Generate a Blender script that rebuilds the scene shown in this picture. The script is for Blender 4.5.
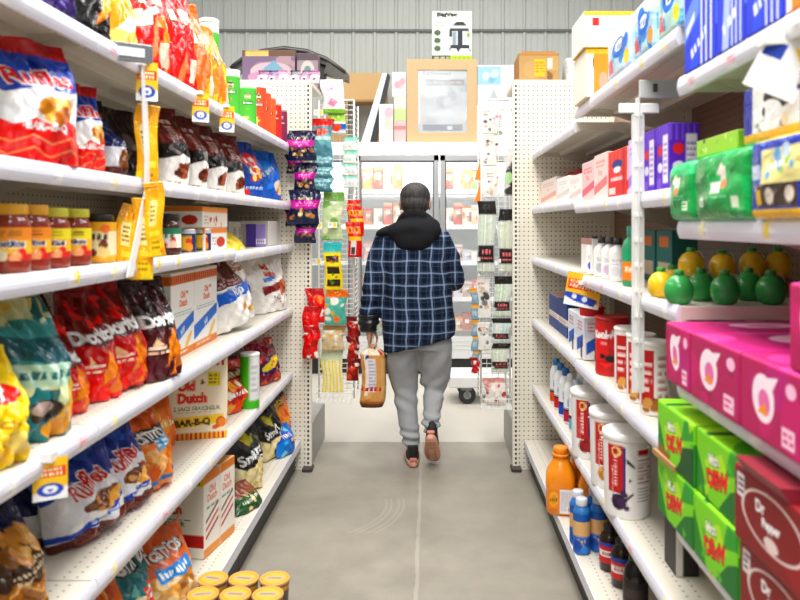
import bpy, bmesh, math, random
import numpy as np
from mathutils import Vector, Matrix, noise as mnoise

SC = bpy.context.scene
COL = SC.collection
for o in list(bpy.data.objects):
    bpy.data.objects.remove(o)

# ------------------------------------------------------------------ camera, light, exposure
F = 720.0                     # focal length in pixels of the 800 px wide frame
VX, VY = 430.0, 225.0         # vanishing point of the aisle
CZ = 1.369                    # eye height
cam = bpy.data.cameras.new('camera')
camo = bpy.data.objects.new('camera', cam)
COL.objects.link(camo)
camo.location = (0, 0, CZ)
camo.rotation_euler = (math.pi/2, 0, 0)
cam.sensor_width = 36.0
cam.lens = F/800*36.0
cam.shift_x = -(VX-400)/800
cam.shift_y = -(300-VY)/800
cam.clip_start = 0.02
cam.dof.use_dof = True
cam.dof.focus_distance = 4.1
cam.dof.aperture_fstop = 4.0
SC.camera = camo

world = bpy.data.worlds.new('store_ambient')
SC.world = world
world.use_nodes = True
wn = world.node_tree.nodes
wn['Background'].inputs[0].default_value = (0.97, 0.985, 1.0, 1)
wn['Background'].inputs[1].default_value = 1.0
# bright roof overhead, dimmer store all around
_wt = world.node_tree
_tc = _wt.nodes.new('ShaderNodeTexCoord'); _sx = _wt.nodes.new('ShaderNodeSeparateXYZ'); _rp = _wt.nodes.new('ShaderNodeValToRGB')
_wt.links.new(_tc.outputs['Generated'], _sx.inputs[0]); _wt.links.new(_sx.outputs[2], _rp.inputs[0]); _wt.links.new(_rp.outputs[0], wn['Background'].inputs[0])
_rp.color_ramp.elements[0].position = 0.02; _rp.color_ramp.elements[0].color = (.17, .165, .155, 1)
_rp.color_ramp.elements[1].position = 0.45; _rp.color_ramp.elements[1].color = (.50, .505, .51, 1)

def area_light(name, loc, sx, sy, power, rot=(0, 0, 0), color=(1, .98, .95)):
    l = bpy.data.lights.new(name, 'AREA')
    l.shape = 'RECTANGLE'; l.size = sx; l.size_y = sy; l.energy = power; l.color = color
    o = bpy.data.objects.new(name, l); COL.objects.link(o)
    o.location = loc; o.rotation_euler = rot
    return o
# rows of fluorescent strip lamps under the roof
area_light('strip_lamp', (-0.1, 1.2, 3.9), 0.9, 3.6, 160)
area_light('strip_lamp', (-0.1, 5.0, 4.6), 3.2, 2.2, 125)
area_light('strip_lamp', (2.9, 3.0, 3.9), 0.5, 4.5, 80)
area_light('strip_lamp', (-3.1, 3.0, 3.9), 0.5, 4.5, 80)
area_light('strip_lamp', (0.0, -1.6, 3.7), 2.5, 1.0, 120)

vs = SC.view_settings
vs.view_transform = 'Standard'
vs.look = 'None'
vs.gamma = 1.0
vs.use_curve_mapping = False
vs.exposure = 0.15

# ------------------------------------------------------------------ colour and material helpers
def lin(c):
    if isinstance(c, str):
        if len(c) == 3: c = c[0]*2+c[1]*2+c[2]*2
        c = [int(c[i:i+2], 16)/255 for i in (0, 2, 4)]
    return [x/12.92 if x <= .04045 else ((x+.055)/1.055)**2.4 for x in c]

_mats = {}
def newmat(name):
    m = bpy.data.materials.new(name); m.use_nodes = True
    nt = m.node_tree
    return m, nt, nt.nodes['Principled BSDF']

def M(col, rough=.5, metal=0., var=.06, bump=0., scale=30., spec=.5):
    key = (col, rough, metal, var, bump, scale, spec)
    if key in _mats: return _mats[key]
    m, nt, b = newmat('surface')
    b.inputs['Roughness'].default_value = rough
    b.inputs['Metallic'].default_value = metal
    b.inputs['Specular IOR Level'].default_value = spec
    c = lin(col)
    tc = nt.nodes.new('ShaderNodeTexCoord')
    nz = nt.nodes.new('ShaderNodeTexNoise'); nz.inputs['Scale'].default_value = scale
    nz.inputs['Detail'].default_value = 3
    nt.links.new(tc.outputs['Object'], nz.inputs['Vector'])
    mx = nt.nodes.new('ShaderNodeMix'); mx.data_type = 'RGBA'
    mx.inputs[6].default_value = [x*(1-var) for x in c]+[1]
    mx.inputs[7].default_value = [min(1, x*(1+var)) for x in c]+[1]
    nt.links.new(nz.outputs[0], mx.inputs[0])
    nt.links.new(mx.outputs[2], b.inputs['Base Color'])
    if bump:
        bp = nt.nodes.new('ShaderNodeBump'); bp.inputs['Strength'].default_value = bump
        bp.inputs['Distance'].default_value = .01
        nt.links.new(nz.outputs[0], bp.inputs['Height'])
        nt.links.new(bp.outputs[0], b.inputs['Normal'])
    _mats[key] = m
    return m

def printed(kind):
    """material of printed packaging: the ink comes from the mesh's own colour attribute"""
    if kind in _mats: return _mats[kind]
    rough, bump, scale = {'film': (.2, .5, 30.), 'paper': (.55, .04, 90.), 'plastic': (.35, .05, 60.), 'cloth': (.9, .2, 200.)}[kind]
    m, nt, b = newmat('printed_'+kind)
    at = nt.nodes.new('ShaderNodeAttribute'); at.attribute_name = 'Col'
    nt.links.new(at.outputs['Color'], b.inputs['Base Color'])
    b.inputs['Roughness'].default_value = rough
    tc = nt.nodes.new('ShaderNodeTexCoord')
    nz = nt.nodes.new('ShaderNodeTexNoise'); nz.inputs['Scale'].default_value = scale
    nz.inputs['Detail'].default_value = 2; nz.inputs['Distortion'].default_value = .8
    nt.links.new(tc.outputs['Object'], nz.inputs['Vector'])
    bp = nt.nodes.new('ShaderNodeBump'); bp.inputs['Strength'].default_value = bump
    bp.inputs['Distance'].default_value = .012
    nt.links.new(nz.outputs[0], bp.inputs['Height'])
    nt.links.new(bp.outputs[0], b.inputs['Normal'])
    _mats[kind] = m
    return m

def glass_mat(name, tint, alpha, rough=.05):
    if name in _mats: return _mats[name]
    m, nt, b = newmat(name)
    b.inputs['Base Color'].default_value = lin(tint)+[1]
    b.inputs['Roughness'].default_value = rough
    b.inputs['Alpha'].default_value = alpha
    _mats[name] = m
    return m

class Expr:
    """tiny helper that chains math nodes"""
    def __init__(s, nt): s.nt = nt
    def __call__(s, op, a, b=None, c=None):
        n = s.nt.nodes.new('ShaderNodeMath'); n.operation = op
        for i, x in enumerate((a, b, c)):
            if x is None: continue
            if isinstance(x, (int, float)): n.inputs[i].default_value = x
            else: s.nt.links.new(x, n.inputs[i])
        return n.outputs[0]

def holes_mat(name, base, dark, ax1, ax2, sp1, sp2, r1, r2, band=None, round_=True, off=(0, 0)):
    """painted steel with a regular grid of punched holes; band=(axis,max) keeps them near one edge"""
    if name in _mats: return _mats[name]
    m, nt, b = newmat(name)
    e = Expr(nt)
    tc = nt.nodes.new('ShaderNodeTexCoord')
    sp = nt.nodes.new('ShaderNodeSeparateXYZ'); nt.links.new(tc.outputs['Object'], sp.inputs[0])
    def cell(ax, s, r, o):
        f = e('FRACT', e('ADD', e('DIVIDE', sp.outputs[ax], s), o+50.))
        return e('DIVIDE', e('SUBTRACT', f, .5), r/s)
    a, c = cell(ax1, sp1, r1, off[0]), cell(ax2, sp2, r2, off[1])
    if round_:
        d = e('ADD', e('MULTIPLY', a, a), e('MULTIPLY', c, c))
    else:
        d = e('MAXIMUM', e('ABSOLUTE', a), e('ABSOLUTE', c))
    k = e('LESS_THAN', d, 1.0)
    if band:
        k = e('MULTIPLY', k, e('LESS_THAN', e('ABSOLUTE', sp.outputs[band[0]]), band[2]))
        k = e('MULTIPLY', k, e('GREATER_THAN', e('ABSOLUTE', sp.outputs[band[0]]), band[1]))
    nz = nt.nodes.new('ShaderNodeTexNoise'); nz.inputs['Scale'].default_value = 6; nz.inputs['Detail'].default_value = 4
    nt.links.new(tc.outputs['Object'], nz.inputs['Vector'])
    m0 = nt.nodes.new('ShaderNodeMix'); m0.data_type = 'RGBA'
    cb = lin(base)
    m0.inputs[6].default_value = [x*.94 for x in cb]+[1]; m0.inputs[7].default_value = [min(1, x*1.05) for x in cb]+[1]
    nt.links.new(nz.outputs[0], m0.inputs[0])
    mx = nt.nodes.new('ShaderNodeMix'); mx.data_type = 'RGBA'
    nt.links.new(k, mx.inputs[0]); nt.links.new(m0.outputs[2], mx.inputs[6]); mx.inputs[7].default_value = lin(dark)+[1]
    nt.links.new(mx.outputs[2], b.inputs['Base Color'])
    b.inputs['Roughness'].default_value = .45
    _mats[name] = m
    return m

# ------------------------------------------------------------------ object helpers
def tag(o, label=None, cat=None, group=None, kind=None):
    if label: o['label'] = label
    if cat: o['category'] = cat
    if group: o['group'] = group
    if kind: o['kind'] = kind
    return o

def empty(name, loc, rz=0, label=None, cat=None, group=None):
    o = bpy.data.objects.new(name, None); COL.objects.link(o)
    o.empty_display_size = .05
    o.location = loc; o.rotation_euler = (0, 0, rz)
    return tag(o, label, cat, group)

def link_mesh(name, me, mat, parent=None, loc=None, rz=None):
    o = bpy.data.objects.new(name, me); COL.objects.link(o)
    if mat is not None and not me.materials: me.materials.append(mat)
    if parent: o.parent = parent
    if loc is not None: o.location = loc
    if rz is not None: o.rotation_euler = (0, 0, rz)
    return o

def mk(name, V, Fc, mat, parent=None, cols=None, smooth=False, loc=None, rz=None):
    me = bpy.data.meshes.new(name)
    V = np.asarray(V, dtype=float).reshape(-1, 3)
    Fl = [list(map(int, f)) for f in Fc]
    me.from_pydata(V.tolist(), [], Fl)
    if cols is not None:
        at = me.color_attributes.new('Col', 'FLOAT_COLOR', 'CORNER')
        n = np.array([len(f) for f in Fl])
        c = np.repeat(np.asarray(cols, dtype=float).reshape(-1, 3), n, axis=0)
        c = np.hstack([c, np.ones((len(c), 1))]).astype(np.float32)
        at.data.foreach_set('color', c.ravel())
    if smooth:
        me.polygons.foreach_set('use_smooth', [True]*len(Fl))
    me.update()
    return link_mesh(name, me, mat, parent, loc, rz)

class MB:
    """collects simple solids into one mesh"""
    def __init__(s): s.V, s.F, s.n = [], [], 0
    def add(s, V, Fc):
        V = np.asarray(V, float).reshape(-1, 3)
        s.V.append(V); s.F += [[i+s.n for i in f] for f in Fc]; s.n += len(V); return s
    def box(s, x0, x1, y0, y1, z0, z1, c=0.):
        if c <= 0:
            V = [(x, y, z) for z in (z0, z1) for y in (y0, y1) for x in (x0, x1)]
            return s.add(V, [(0, 2, 3, 1), (4, 5, 7, 6), (0, 1, 5, 4), (2, 6, 7, 3), (0, 4, 6, 2), (1, 3, 7, 5)])
        # chamfered vertical and horizontal edges
        V = []
        for z, i in ((z0, c), (z0+c, 0), (z1-c, 0), (z1, c)):
            k = c if i == 0 else 2*c
            a0, a1, b0, b1 = x0+i, x1-i, y0+i, y1-i
            q = c
            V += [(a0+q, b0, z), (a1-q, b0, z), (a1, b0+q, z), (a1, b1-q, z), (a1-q, b1, z), (a0+q, b1, z), (a0, b1-q, z), (a0, b0+q, z)]
        Fc = [list(range(7, -1, -1)), list(range(24, 32))]
        for r in range(3):
            for j in range(8):
                k = (j+1) % 8
                Fc.append((r*8+j, r*8+k, r*8+8+k, r*8+8+j))
        return s.add(V, Fc)
    def tube(s, pts, r, n=6, cap=True):
        pts = [Vector(p) for p in pts]
        rr = r if isinstance(r, (list, tuple)) else [r]*len(pts)
        V, Fc = [], []
        up = None
        for i, p in enumerate(pts):
            t = (pts[min(i+1, len(pts)-1)]-pts[max(i-1, 0)]).normalized()
            ref = Vector((0, 0, 1)) if abs(t.z) < .9 else Vector((1, 0, 0))
            a = t.cross(ref).normalized(); b = t.cross(a)
            if up is not None and a.dot(up) < 0: a, b = -a, -b
            up = a
            for k in range(n):
                th = 2*math.pi*k/n
                V.append(p+(a*math.cos(th)+b*math.sin(th))*rr[i])
        for i in range(len(pts)-1):
            for k in range(n):
                Fc.append((i*n+k, i*n+(k+1) % n, (i+1)*n+(k+1) % n, (i+1)*n+k))
        if cap:
            Fc.append(list(range(n-1, -1, -1))); m = (len(pts)-1)*n; Fc.append(list(range(m, m+n)))
        return s.add([tuple(v) for v in V], Fc)
    def lathe(s, prof, n=24, cx=0, cy=0, cap=True):
        V, Fc = [], []
        for r, z in prof:
            for k in range(n):
                th = 2*math.pi*k/n
                V.append((cx+r*math.cos(th), cy+r*math.sin(th), z))
        for i in range(len(prof)-1):
            for k in range(n):
                Fc.append((i*n+k, i*n+(k+1) % n, (i+1)*n+(k+1) % n, (i+1)*n+k))
        if cap:
            Fc.append(list(range(n-1, -1, -1))); m = (len(prof)-1)*n; Fc.append(list(range(m, m+n)))
        return s.add(V, Fc)
    def prism(s, poly, ax, a0, a1):
        """polygon in the two other axes extruded along axis ax"""
        n = len(poly); V = []
        for a in (a0, a1):
            for p in poly:
                v = list(p); v.insert(ax, a); V.append(v)
        Fc = [list(range(n-1, -1, -1)), list(range(n, 2*n))]+[(k, (k+1) % n, n+(k+1) % n, n+k) for k in range(n)]
        return s.add(V, Fc)
    def build(s, name, mat, parent=None, smooth=False, loc=None, rz=None, cols=None):
        o = mk(name, np.vstack(s.V), s.F, mat, parent, cols=cols, smooth=smooth, loc=loc, rz=rz)
        bm = bmesh.new(); bm.from_mesh(o.data); bmesh.ops.recalc_face_normals(bm, faces=bm.faces); bm.to_mesh(o.data); bm.free()
        return o

def lathe_obj(name, prof, mat, parent=None, n=24, loc=None, smooth=True):
    o = MB().lathe(prof, n).build(name, mat, parent, smooth, loc)
    return o

# ------------------------------------------------------------------ lettering: glyph triangles rasterised into the print
_text = {}
def text_tris(s, bold=.02):
    if (s, bold) in _text: return _text[(s, bold)]
    cu = bpy.data.curves.new('lettering', 'FONT'); cu.body = s; cu.offset = bold
    cu.resolution_u = 3; cu.align_x = 'CENTER'; cu.align_y = 'CENTER'
    o = bpy.data.objects.new('lettering', cu); COL.objects.link(o)
    dg = bpy.context.evaluated_depsgraph_get()
    me = o.evaluated_get(dg).to_mesh(); me.calc_loop_triangles()
    P = np.array([v.co[:2] for v in me.vertices]).reshape(-1, 2)
    T = np.array([t.vertices[:] for t in me.loop_triangles], dtype=int).reshape(-1, 3)
    o.evaluated_get(dg).to_mesh_clear()
    bpy.data.objects.remove(o); bpy.data.curves.remove(cu)
    if len(P):
        lo, hi = P.min(0), P.max(0)
        P = (P-(lo+hi)/2)/(hi[1]-lo[1])
        tri = P[T]
    else: tri = np.zeros((0, 3, 2))
    _text[(s, bold)] = tri
    return tri

class Cv:
    """little canvas for a printed face; u,v run 0..1 (v up); asp = width/height of the real face"""
    def __init__(s, nu, nv, bg, asp=1., seed=0, ss=2):
        s.nu, s.nv, s.ss, s.asp = nu, nv, ss, asp
        s.w, s.h = nu*ss, nv*ss
        s.a = np.empty((s.h, s.w, 3)); s.a[:] = lin(bg)
        s.U, s.V = np.meshgrid((np.arange(s.w)+.5)/s.w, (np.arange(s.h)+.5)/s.h)
        s.rng = random.Random(seed)
    def mask(s, m, col): s.a[m] = lin(col); return s
    def rect(s, u0, v0, u1, v1, col): return s.mask((s.U >= u0) & (s.U <= u1) & (s.V >= v0) & (s.V <= v1), col)
    def band(s, v0, v1, col, tilt=0., wave=0., n=2, ph=0):
        t = tilt*(s.U-.5)+wave*np.sin(2*np.pi*(n*s.U+ph))
        return s.mask((s.V >= v0+t) & (s.V <= v1+t), col)
    def ell(s, cu, cv, ru, rv, col, rot=0.):
        x, y = (s.U-cu)*s.asp, s.V-cv
        c, d = math.cos(rot), math.sin(rot)
        return s.mask(((x*c+y*d)/(ru*s.asp))**2+((-x*d+y*c)/rv)**2 <= 1, col)
    def poly(s, pts, col):
        inside = np.zeros(s.U.shape, bool)
        for i in range(len(pts)):
            (x0, y0), (x1, y1) = pts[i], pts[(i+1) % len(pts)]
            if y0 == y1: continue
            c = ((y0 > s.V) != (y1 > s.V)) & (s.U < (x1-x0)*(s.V-y0)/(y1-y0)+x0)
            inside ^= c
        return s.mask(inside, col)
    def zig(s, v, amp, n, th, col, ph=0):
        t = v+amp*(2*np.abs(2*((s.U*n+ph) % 1)-1)-1)
        return s.mask(np.abs(s.V-t) < th, col)
    def zigfill(s, v, amp, n, col, ph=0):
        t = v+amp*(2*np.abs(2*((s.U*n+ph) % 1)-1)-1)
        return s.mask(s.V < t, col)
    def stripes(s, u0, v0, u1, v1, n, col, duty=.5):
        return s.mask((s.U >= u0) & (s.U <= u1) & (s.V >= v0) & (s.V <= v1) & (((s.U-u0)/(u1-u0)*n) % 1 < duty), col)
    def blobs(s, u0, v0, u1, v1, n, r, cols):
        for i in range(n):
            rr = r*s.rng.uniform(.6, 1.3)
            s.ell(s.rng.uniform(u0, u1), s.rng.uniform(v0, v1), rr/s.asp, rr*s.rng.uniform(.6, 1.1), s.rng.choice(cols), s.rng.uniform(0, 3))
        return s
    def tris(s, n, u0, v0, u1, v1, r, cols):
        for i in range(n):
            cx, cy, a = s.rng.uniform(u0, u1), s.rng.uniform(v0, v1), s.rng.uniform(0, 6.28)
            s.poly([(cx+r/s.asp*math.cos(a+k), cy+r*math.sin(a+k)) for k in (0, 2.1, 4.2)], s.rng.choice(cols))
        return s
    def text(s, t, u, v, h, col, rot=0., sx=1., maxw=None, bold=.02, shear=0.):
        tri = text_tris(t, bold)
        if not len(tri): return s
        P = tri.copy()
        w = (P[..., 0].max()-P[..., 0].min())*h*sx/s.asp
        k = sx*(maxw/w if maxw and w > maxw else 1)
        x, y = P[..., 0]*h*k+P[..., 1]*h*shear, P[..., 1]*h
        c, d = math.cos(rot), math.sin(rot)
        X, Y = u+(x*c-y*d)/s.asp, v+(x*d+y*c)
        X, Y = X*s.w-.5, Y*s.h-.5
        cl = lin(col)
        for a, b in zip(X, Y):
            i0, i1 = max(0, int(a.min())), min(s.w-1, int(a.max())+1)
            j0, j1 = max(0, int(b.min())), min(s.h-1, int(b.max())+1)
            if i1 < i0 or j1 < j0: continue
            gx, gy = np.meshgrid(np.arange(i0, i1+1), np.arange(j0, j1+1))
            e = [(a[(q+1) % 3]-a[q])*(gy-b[q])-(b[(q+1) % 3]-b[q])*(gx-a[q]) for q in range(3)]
            m = ((e[0] >= 0) & (e[1] >= 0) & (e[2] >= 0)) | ((e[0] <= 0) & (e[1] <= 0) & (e[2] <= 0))
            s.a[j0:j1+1, i0:i1+1][m] = cl
        return s
    def wm(s, u, v, h, col, w=.6, rot=0., n=None):
        """an unreadable word mark: a row of uneven strokes"""
        n = n or max(3, int(w*s.asp/h*1.3)); c, d = math.cos(rot), math.sin(rot)
        for i in range(n):
            x0 = (-w/2+w*i/n)*s.asp; x1 = x0+w*s.asp/n*s.rng.uniform(.5, .8); hh = h*s.rng.uniform(.34, .52); b = -h*.36
            s.poly([(u+(x*c-y*d)/s.asp, v+x*d+y*c) for x, y in ((x0, b), (x1, b), (x1, hh), (x0+(x1-x0)*.2, hh))], col)
        return s
    def lines(s, u0, v0, u1, v1, n, col, duty=.5):
        """small print: rows of broken strokes too small to read"""
        for i in range(n):
            y = v1-(v1-v0)*(i+.5)/n; x = u0
            while x < u1:
                w = s.rng.uniform(.04, .14); s.rect(x, y-(v1-v0)/n*duty/2, min(u1, x+w), y+(v1-v0)/n*duty/2, col); x += w+.03
        return s
    def cells(s):
        c = s.a.reshape(s.nv, s.ss, s.nu, s.ss, 3).mean((1, 3))
        m = c.mean(-1, keepdims=True)
        return np.clip(m+(c-m)*1.18, 0.004, .92)**1.2

def grid_faces(nu, nv, base=0, flip=False):
    i, j = np.meshgrid(np.arange(nu), np.arange(nv))
    a = (j*(nu+1)+i).ravel()+base
    q = np.stack([a, a+1, a+nu+2, a+nu+1], 1)
    return q[:, ::-1] if flip else q

def ncell(size, Y, k=1.15, lo=4, hi=110):
    return int(max(lo, min(hi, size*F/Y/k)))

def sstep(x, a, b):
    t = np.clip((x-a)/(b-a), 0, 1); return t*t*(3-2*t)

# ------------------------------------------------------------------ package builders
def bag(name, label, cat, W, H, D, design, loc, rz, group=None, lean=.10, seed=0, slump=.02, Y=2., finish='film', seal=True, parent=None, twist=0., bg=None):
    """filled pillow bag: local front -y, base at z=0, loc = centre of the front foot"""
    rng = np.random.RandomState(seed)
    nu, nv = ncell(W, Y), ncell(H, Y)
    cv = Cv(nu, nv, 'ffffff', W/H, seed); design(cv)
    C = cv.cells()
    p = rng.uniform(0, 6.28, 8)
    def surf(u, v, side):
        t = D/2*(.62+.38*np.sin(np.pi*np.clip(v/.35, 0, 1)/2))*(1-sstep(v, .42, .95))
        t = t*np.clip(v/.03+.75, 0, 1)
        cr = (1-np.abs(2*u-1)**2.6)**.7
        wx = W*(1-.10*np.sin(np.pi*np.clip(v, 0, 1))**2*(t/(D/2+1e-6)))*(1+.02*np.sin(9*v+p[0]))
        x = (u-.5)*wx+.012*np.sin(5*v+p[1])*v+twist*v*v
        wr = (.05*D*np.sin(2*np.pi*(u*2.3+v*1.7)+p[2])+.04*D*np.sin(2*np.pi*(u*3.7-v*2.9)+p[3]))*cr
        wr += .07*D*np.sin(2*np.pi*u*5.5+p[4]+2*v)*sstep(v, .5, .85)*(1-sstep(v, .9, 1))*cr
        wr += .05*D*np.sin(2*np.pi*(u*4.2+v*.8)+p[5])*(1-sstep(v, .05, .3))*cr
        wr += .03*D*np.sin(2*np.pi*(u*6.1+v*5.3)+p[6])*cr*np.sin(2*np.pi*(v*2.2-u)+p[7])
        y = side*(t*cr*(1. if side < 0 else .75)+wr*(.8 if side < 0 else .3))
        y = y+D/2+v*H*math.tan(lean)+slump*sstep(v, .55, 1.)*1.5+.10*D*np.sin(2*np.pi*u*1.5+p[3])*sstep(v, .8, 1)
        z = v*H
        return np.stack([x, y, z], -1)
    vt = .94
    u = np.linspace(0, 1, nu+1); v = np.linspace(0, vt if seal else 1., nv+1)
    U, Vv = np.meshgrid(u, v)
    A = surf(U, Vv, -1.).reshape(-1, 3); B = surf(U, Vv, 1.).reshape(-1, 3)
    # the two films meet on the side seams
    Fr = grid_faces(nu, nv)
    Bk = grid_faces(nu, nv, len(A), True)
    n = nu+1
    bot = np.array([[i, len(A)+i, len(A)+i+1, i+1] for i in range(nu)])
    avg = C.reshape(-1, 3).mean(0) if bg is None else np.array(lin(bg))
    cols = np.vstack([C.reshape(-1, 3), np.tile(C[:, :max(1, nu//8)].mean((1))[:, None, :], (1, nu, 1)).reshape(-1, 3), np.tile(avg, (nu, 1))])
    o = mk(name, np.vstack([A, B]), np.vstack([Fr, Bk, bot]), printed(finish), parent, cols, True, loc, rz)
    tag(o, label, cat, group)
    if seal:
        ns = max(6, nu//2)
        U2, V2 = np.meshgrid(np.linspace(0, 1, ns+1), np.linspace(vt, 1.0, 4))
        S1 = surf(U2, V2, -1.); S1[..., 1] -= .0012+.0008*np.cos(np.arange(4)*np.pi)[:, None]
        S2 = surf(U2, V2, 1.); S2[..., 1] += .0012
        S1 = S1.reshape(-1, 3); S2 = S2.reshape(-1, 3)
        k = len(S1); top = np.array([[3*(ns+1)+i, 3*(ns+1)+i+1, k+3*(ns+1)+i+1, k+3*(ns+1)+i] for i in range(ns)])
        tc = C[-2:].mean((0, 1))*.92
        Fs = np.vstack([grid_faces(ns, 3), grid_faces(ns, 3, k, True), top])
        mk('top_seal', np.vstack([S1, S2]), Fs, printed(finish), o, np.tile(tc, (len(Fs), 1)), True)
    return o

def carton(name, label, cat, W, D, H, faces, loc, rz, group=None, Y=2., finish='paper', r=.003, bulge=0., seed=0, parent=None, open_top=False, skip='', tilt=(0, 0), ss=2, k=1.15):
    """rounded box: local front -y, base z=0, loc = centre of the front foot. faces: f(ront) s(ides) l r t b"""
    V, Fc, C = [], [], []
    nb = 0
    rng = np.random.RandomState(seed); ph = rng.uniform(0, 6.28, 6)
    defs = {'f': ((1, 0, 0), (0, 0, 1), (0, -1, 0), W, H, D), 'b': ((-1, 0, 0), (0, 0, 1), (0, 1, 0), W, H, D),
            'r': ((0, 1, 0), (0, 0, 1), (1, 0, 0), D, H, W), 'l': ((0, -1, 0), (0, 0, 1), (-1, 0, 0), D, H, W),
            't': ((1, 0, 0), (0, 1, 0), (0, 0, 1), W, D, H), 'd': ((1, 0, 0), (0, -1, 0), (0, 0, -1), W, D, H)}
    dim = np.array([W, D, H])
    for key, (a, b, nrm, su, sv, sn) in defs.items():
        if key in skip: continue
        des = faces.get(key) or (faces.get('s') if key in 'lr' else None) or (faces.get('t') if key == 'd' else None) or faces.get('f')
        full = key in 'flrt'
        nu, nv = (ncell(su, Y, k), ncell(sv, Y, k)) if full else (6, 6)
        cv = Cv(nu, nv, 'ffffff', su/sv, seed, ss)
        if callable(des): des(cv)
        else: cv.a[:] = lin(des)
        cc = cv.cells()
        u = np.concatenate([[0, r*.35/su], np.linspace(r/su, 1-r/su, nu+1), [1-r*.35/su, 1]])
        v = np.concatenate([[0, r*.35/sv], np.linspace(r/sv, 1-r/sv, nv+1), [1-r*.35/sv, 1]])
        U, Vv = np.meshgrid(u, v)
        a, b, nrm = map(np.array, (a, b, nrm))
        P = ((U-.5)*su)[..., None]*a+((Vv-.5)*sv)[..., None]*b+nrm*sn/2
        inner = np.clip(P, -dim/2+r, dim/2-r)
        d = P-inner; L = np.linalg.norm(d, axis=-1, keepdims=True)
        P = inner+d/np.maximum(L, 1e-9)*np.minimum(r, np.maximum(L, 1e-9)) if r > 0 else P
        if bulge and key != 'd':
            w = (1-np.abs(2*U-1)**3)*(1-np.abs(2*Vv-1)**3)
            wr = 1+.25*np.sin(9*U+ph[0]+4*Vv)+.2*np.sin(13*Vv+ph[1]-5*U)
            P = P+nrm*(bulge*w*wr)[..., None]
        P = P+np.array([0, D/2, H/2])
        P = P.reshape(-1, 3)
        V.append(P)
        Fc.append(grid_faces(len(u)-1, len(v)-1, nb)); nb += len(P)
        ce = np.pad(cc, ((2, 2), (2, 2), (0, 0)), mode='edge')
        C.append(ce.reshape(-1, 3))
    V = np.vstack(V)
    o = mk(name, V, np.vstack(Fc), printed(finish), parent, np.vstack(C), bulge > 0, loc, rz)
    if tilt != (0, 0):
        o.rotation_euler = (tilt[0], tilt[1], rz)
    return tag(o, label, cat, group)

def wrap_label(parent, r, z0, z1, design, Y=2., ang=(0, 2*math.pi), r1=None, finish='paper', name='label', seed=0, label=None):
    """printed sleeve around a round package; u=0.5 faces local -y"""
    span = ang[1]-ang[0]
    nu, nv = ncell(r*span, Y, 1.5, 16, 96), ncell(z1-z0, Y, 1.5, 4, 60)
    cv = Cv(nu, nv, 'ffffff', r*span/(z1-z0), seed); design(cv)
    C = cv.cells()
    r1 = r if r1 is None else r1
    th = np.linspace(ang[0], ang[1], nu+1)-math.pi/2-math.pi
    zz = np.linspace(0, 1, nv+1)
    T, Z = np.meshgrid(th, zz)
    R = r+(r1-r)*Z
    P = np.stack([R*np.cos(T), R*np.sin(T), z0+(z1-z0)*Z], -1).reshape(-1, 3)
    o = mk(name, P, grid_faces(nu, nv), printed(finish), parent, C.reshape(-1, 3), True)
    if label: o['label'] = label
    return o

# ------------------------------------------------------------------ placing along the two shelf fronts
XL, XR = -.776, .58
PI = math.pi
RL, RR = PI/2, -PI/2           # turn a package to face the aisle from the left / right gondola
def yl(x, off=.03): return (-XL+off)*F/(VX-x)
def yr(x, off=.03, X=XR): return (X+off)*F/(x-VX)
def zat(v, Y): return CZ+(VY-v)*Y/F
def at(u, v, Y): return ((u-VX)*Y/F, Y, zat(v, Y))
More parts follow.
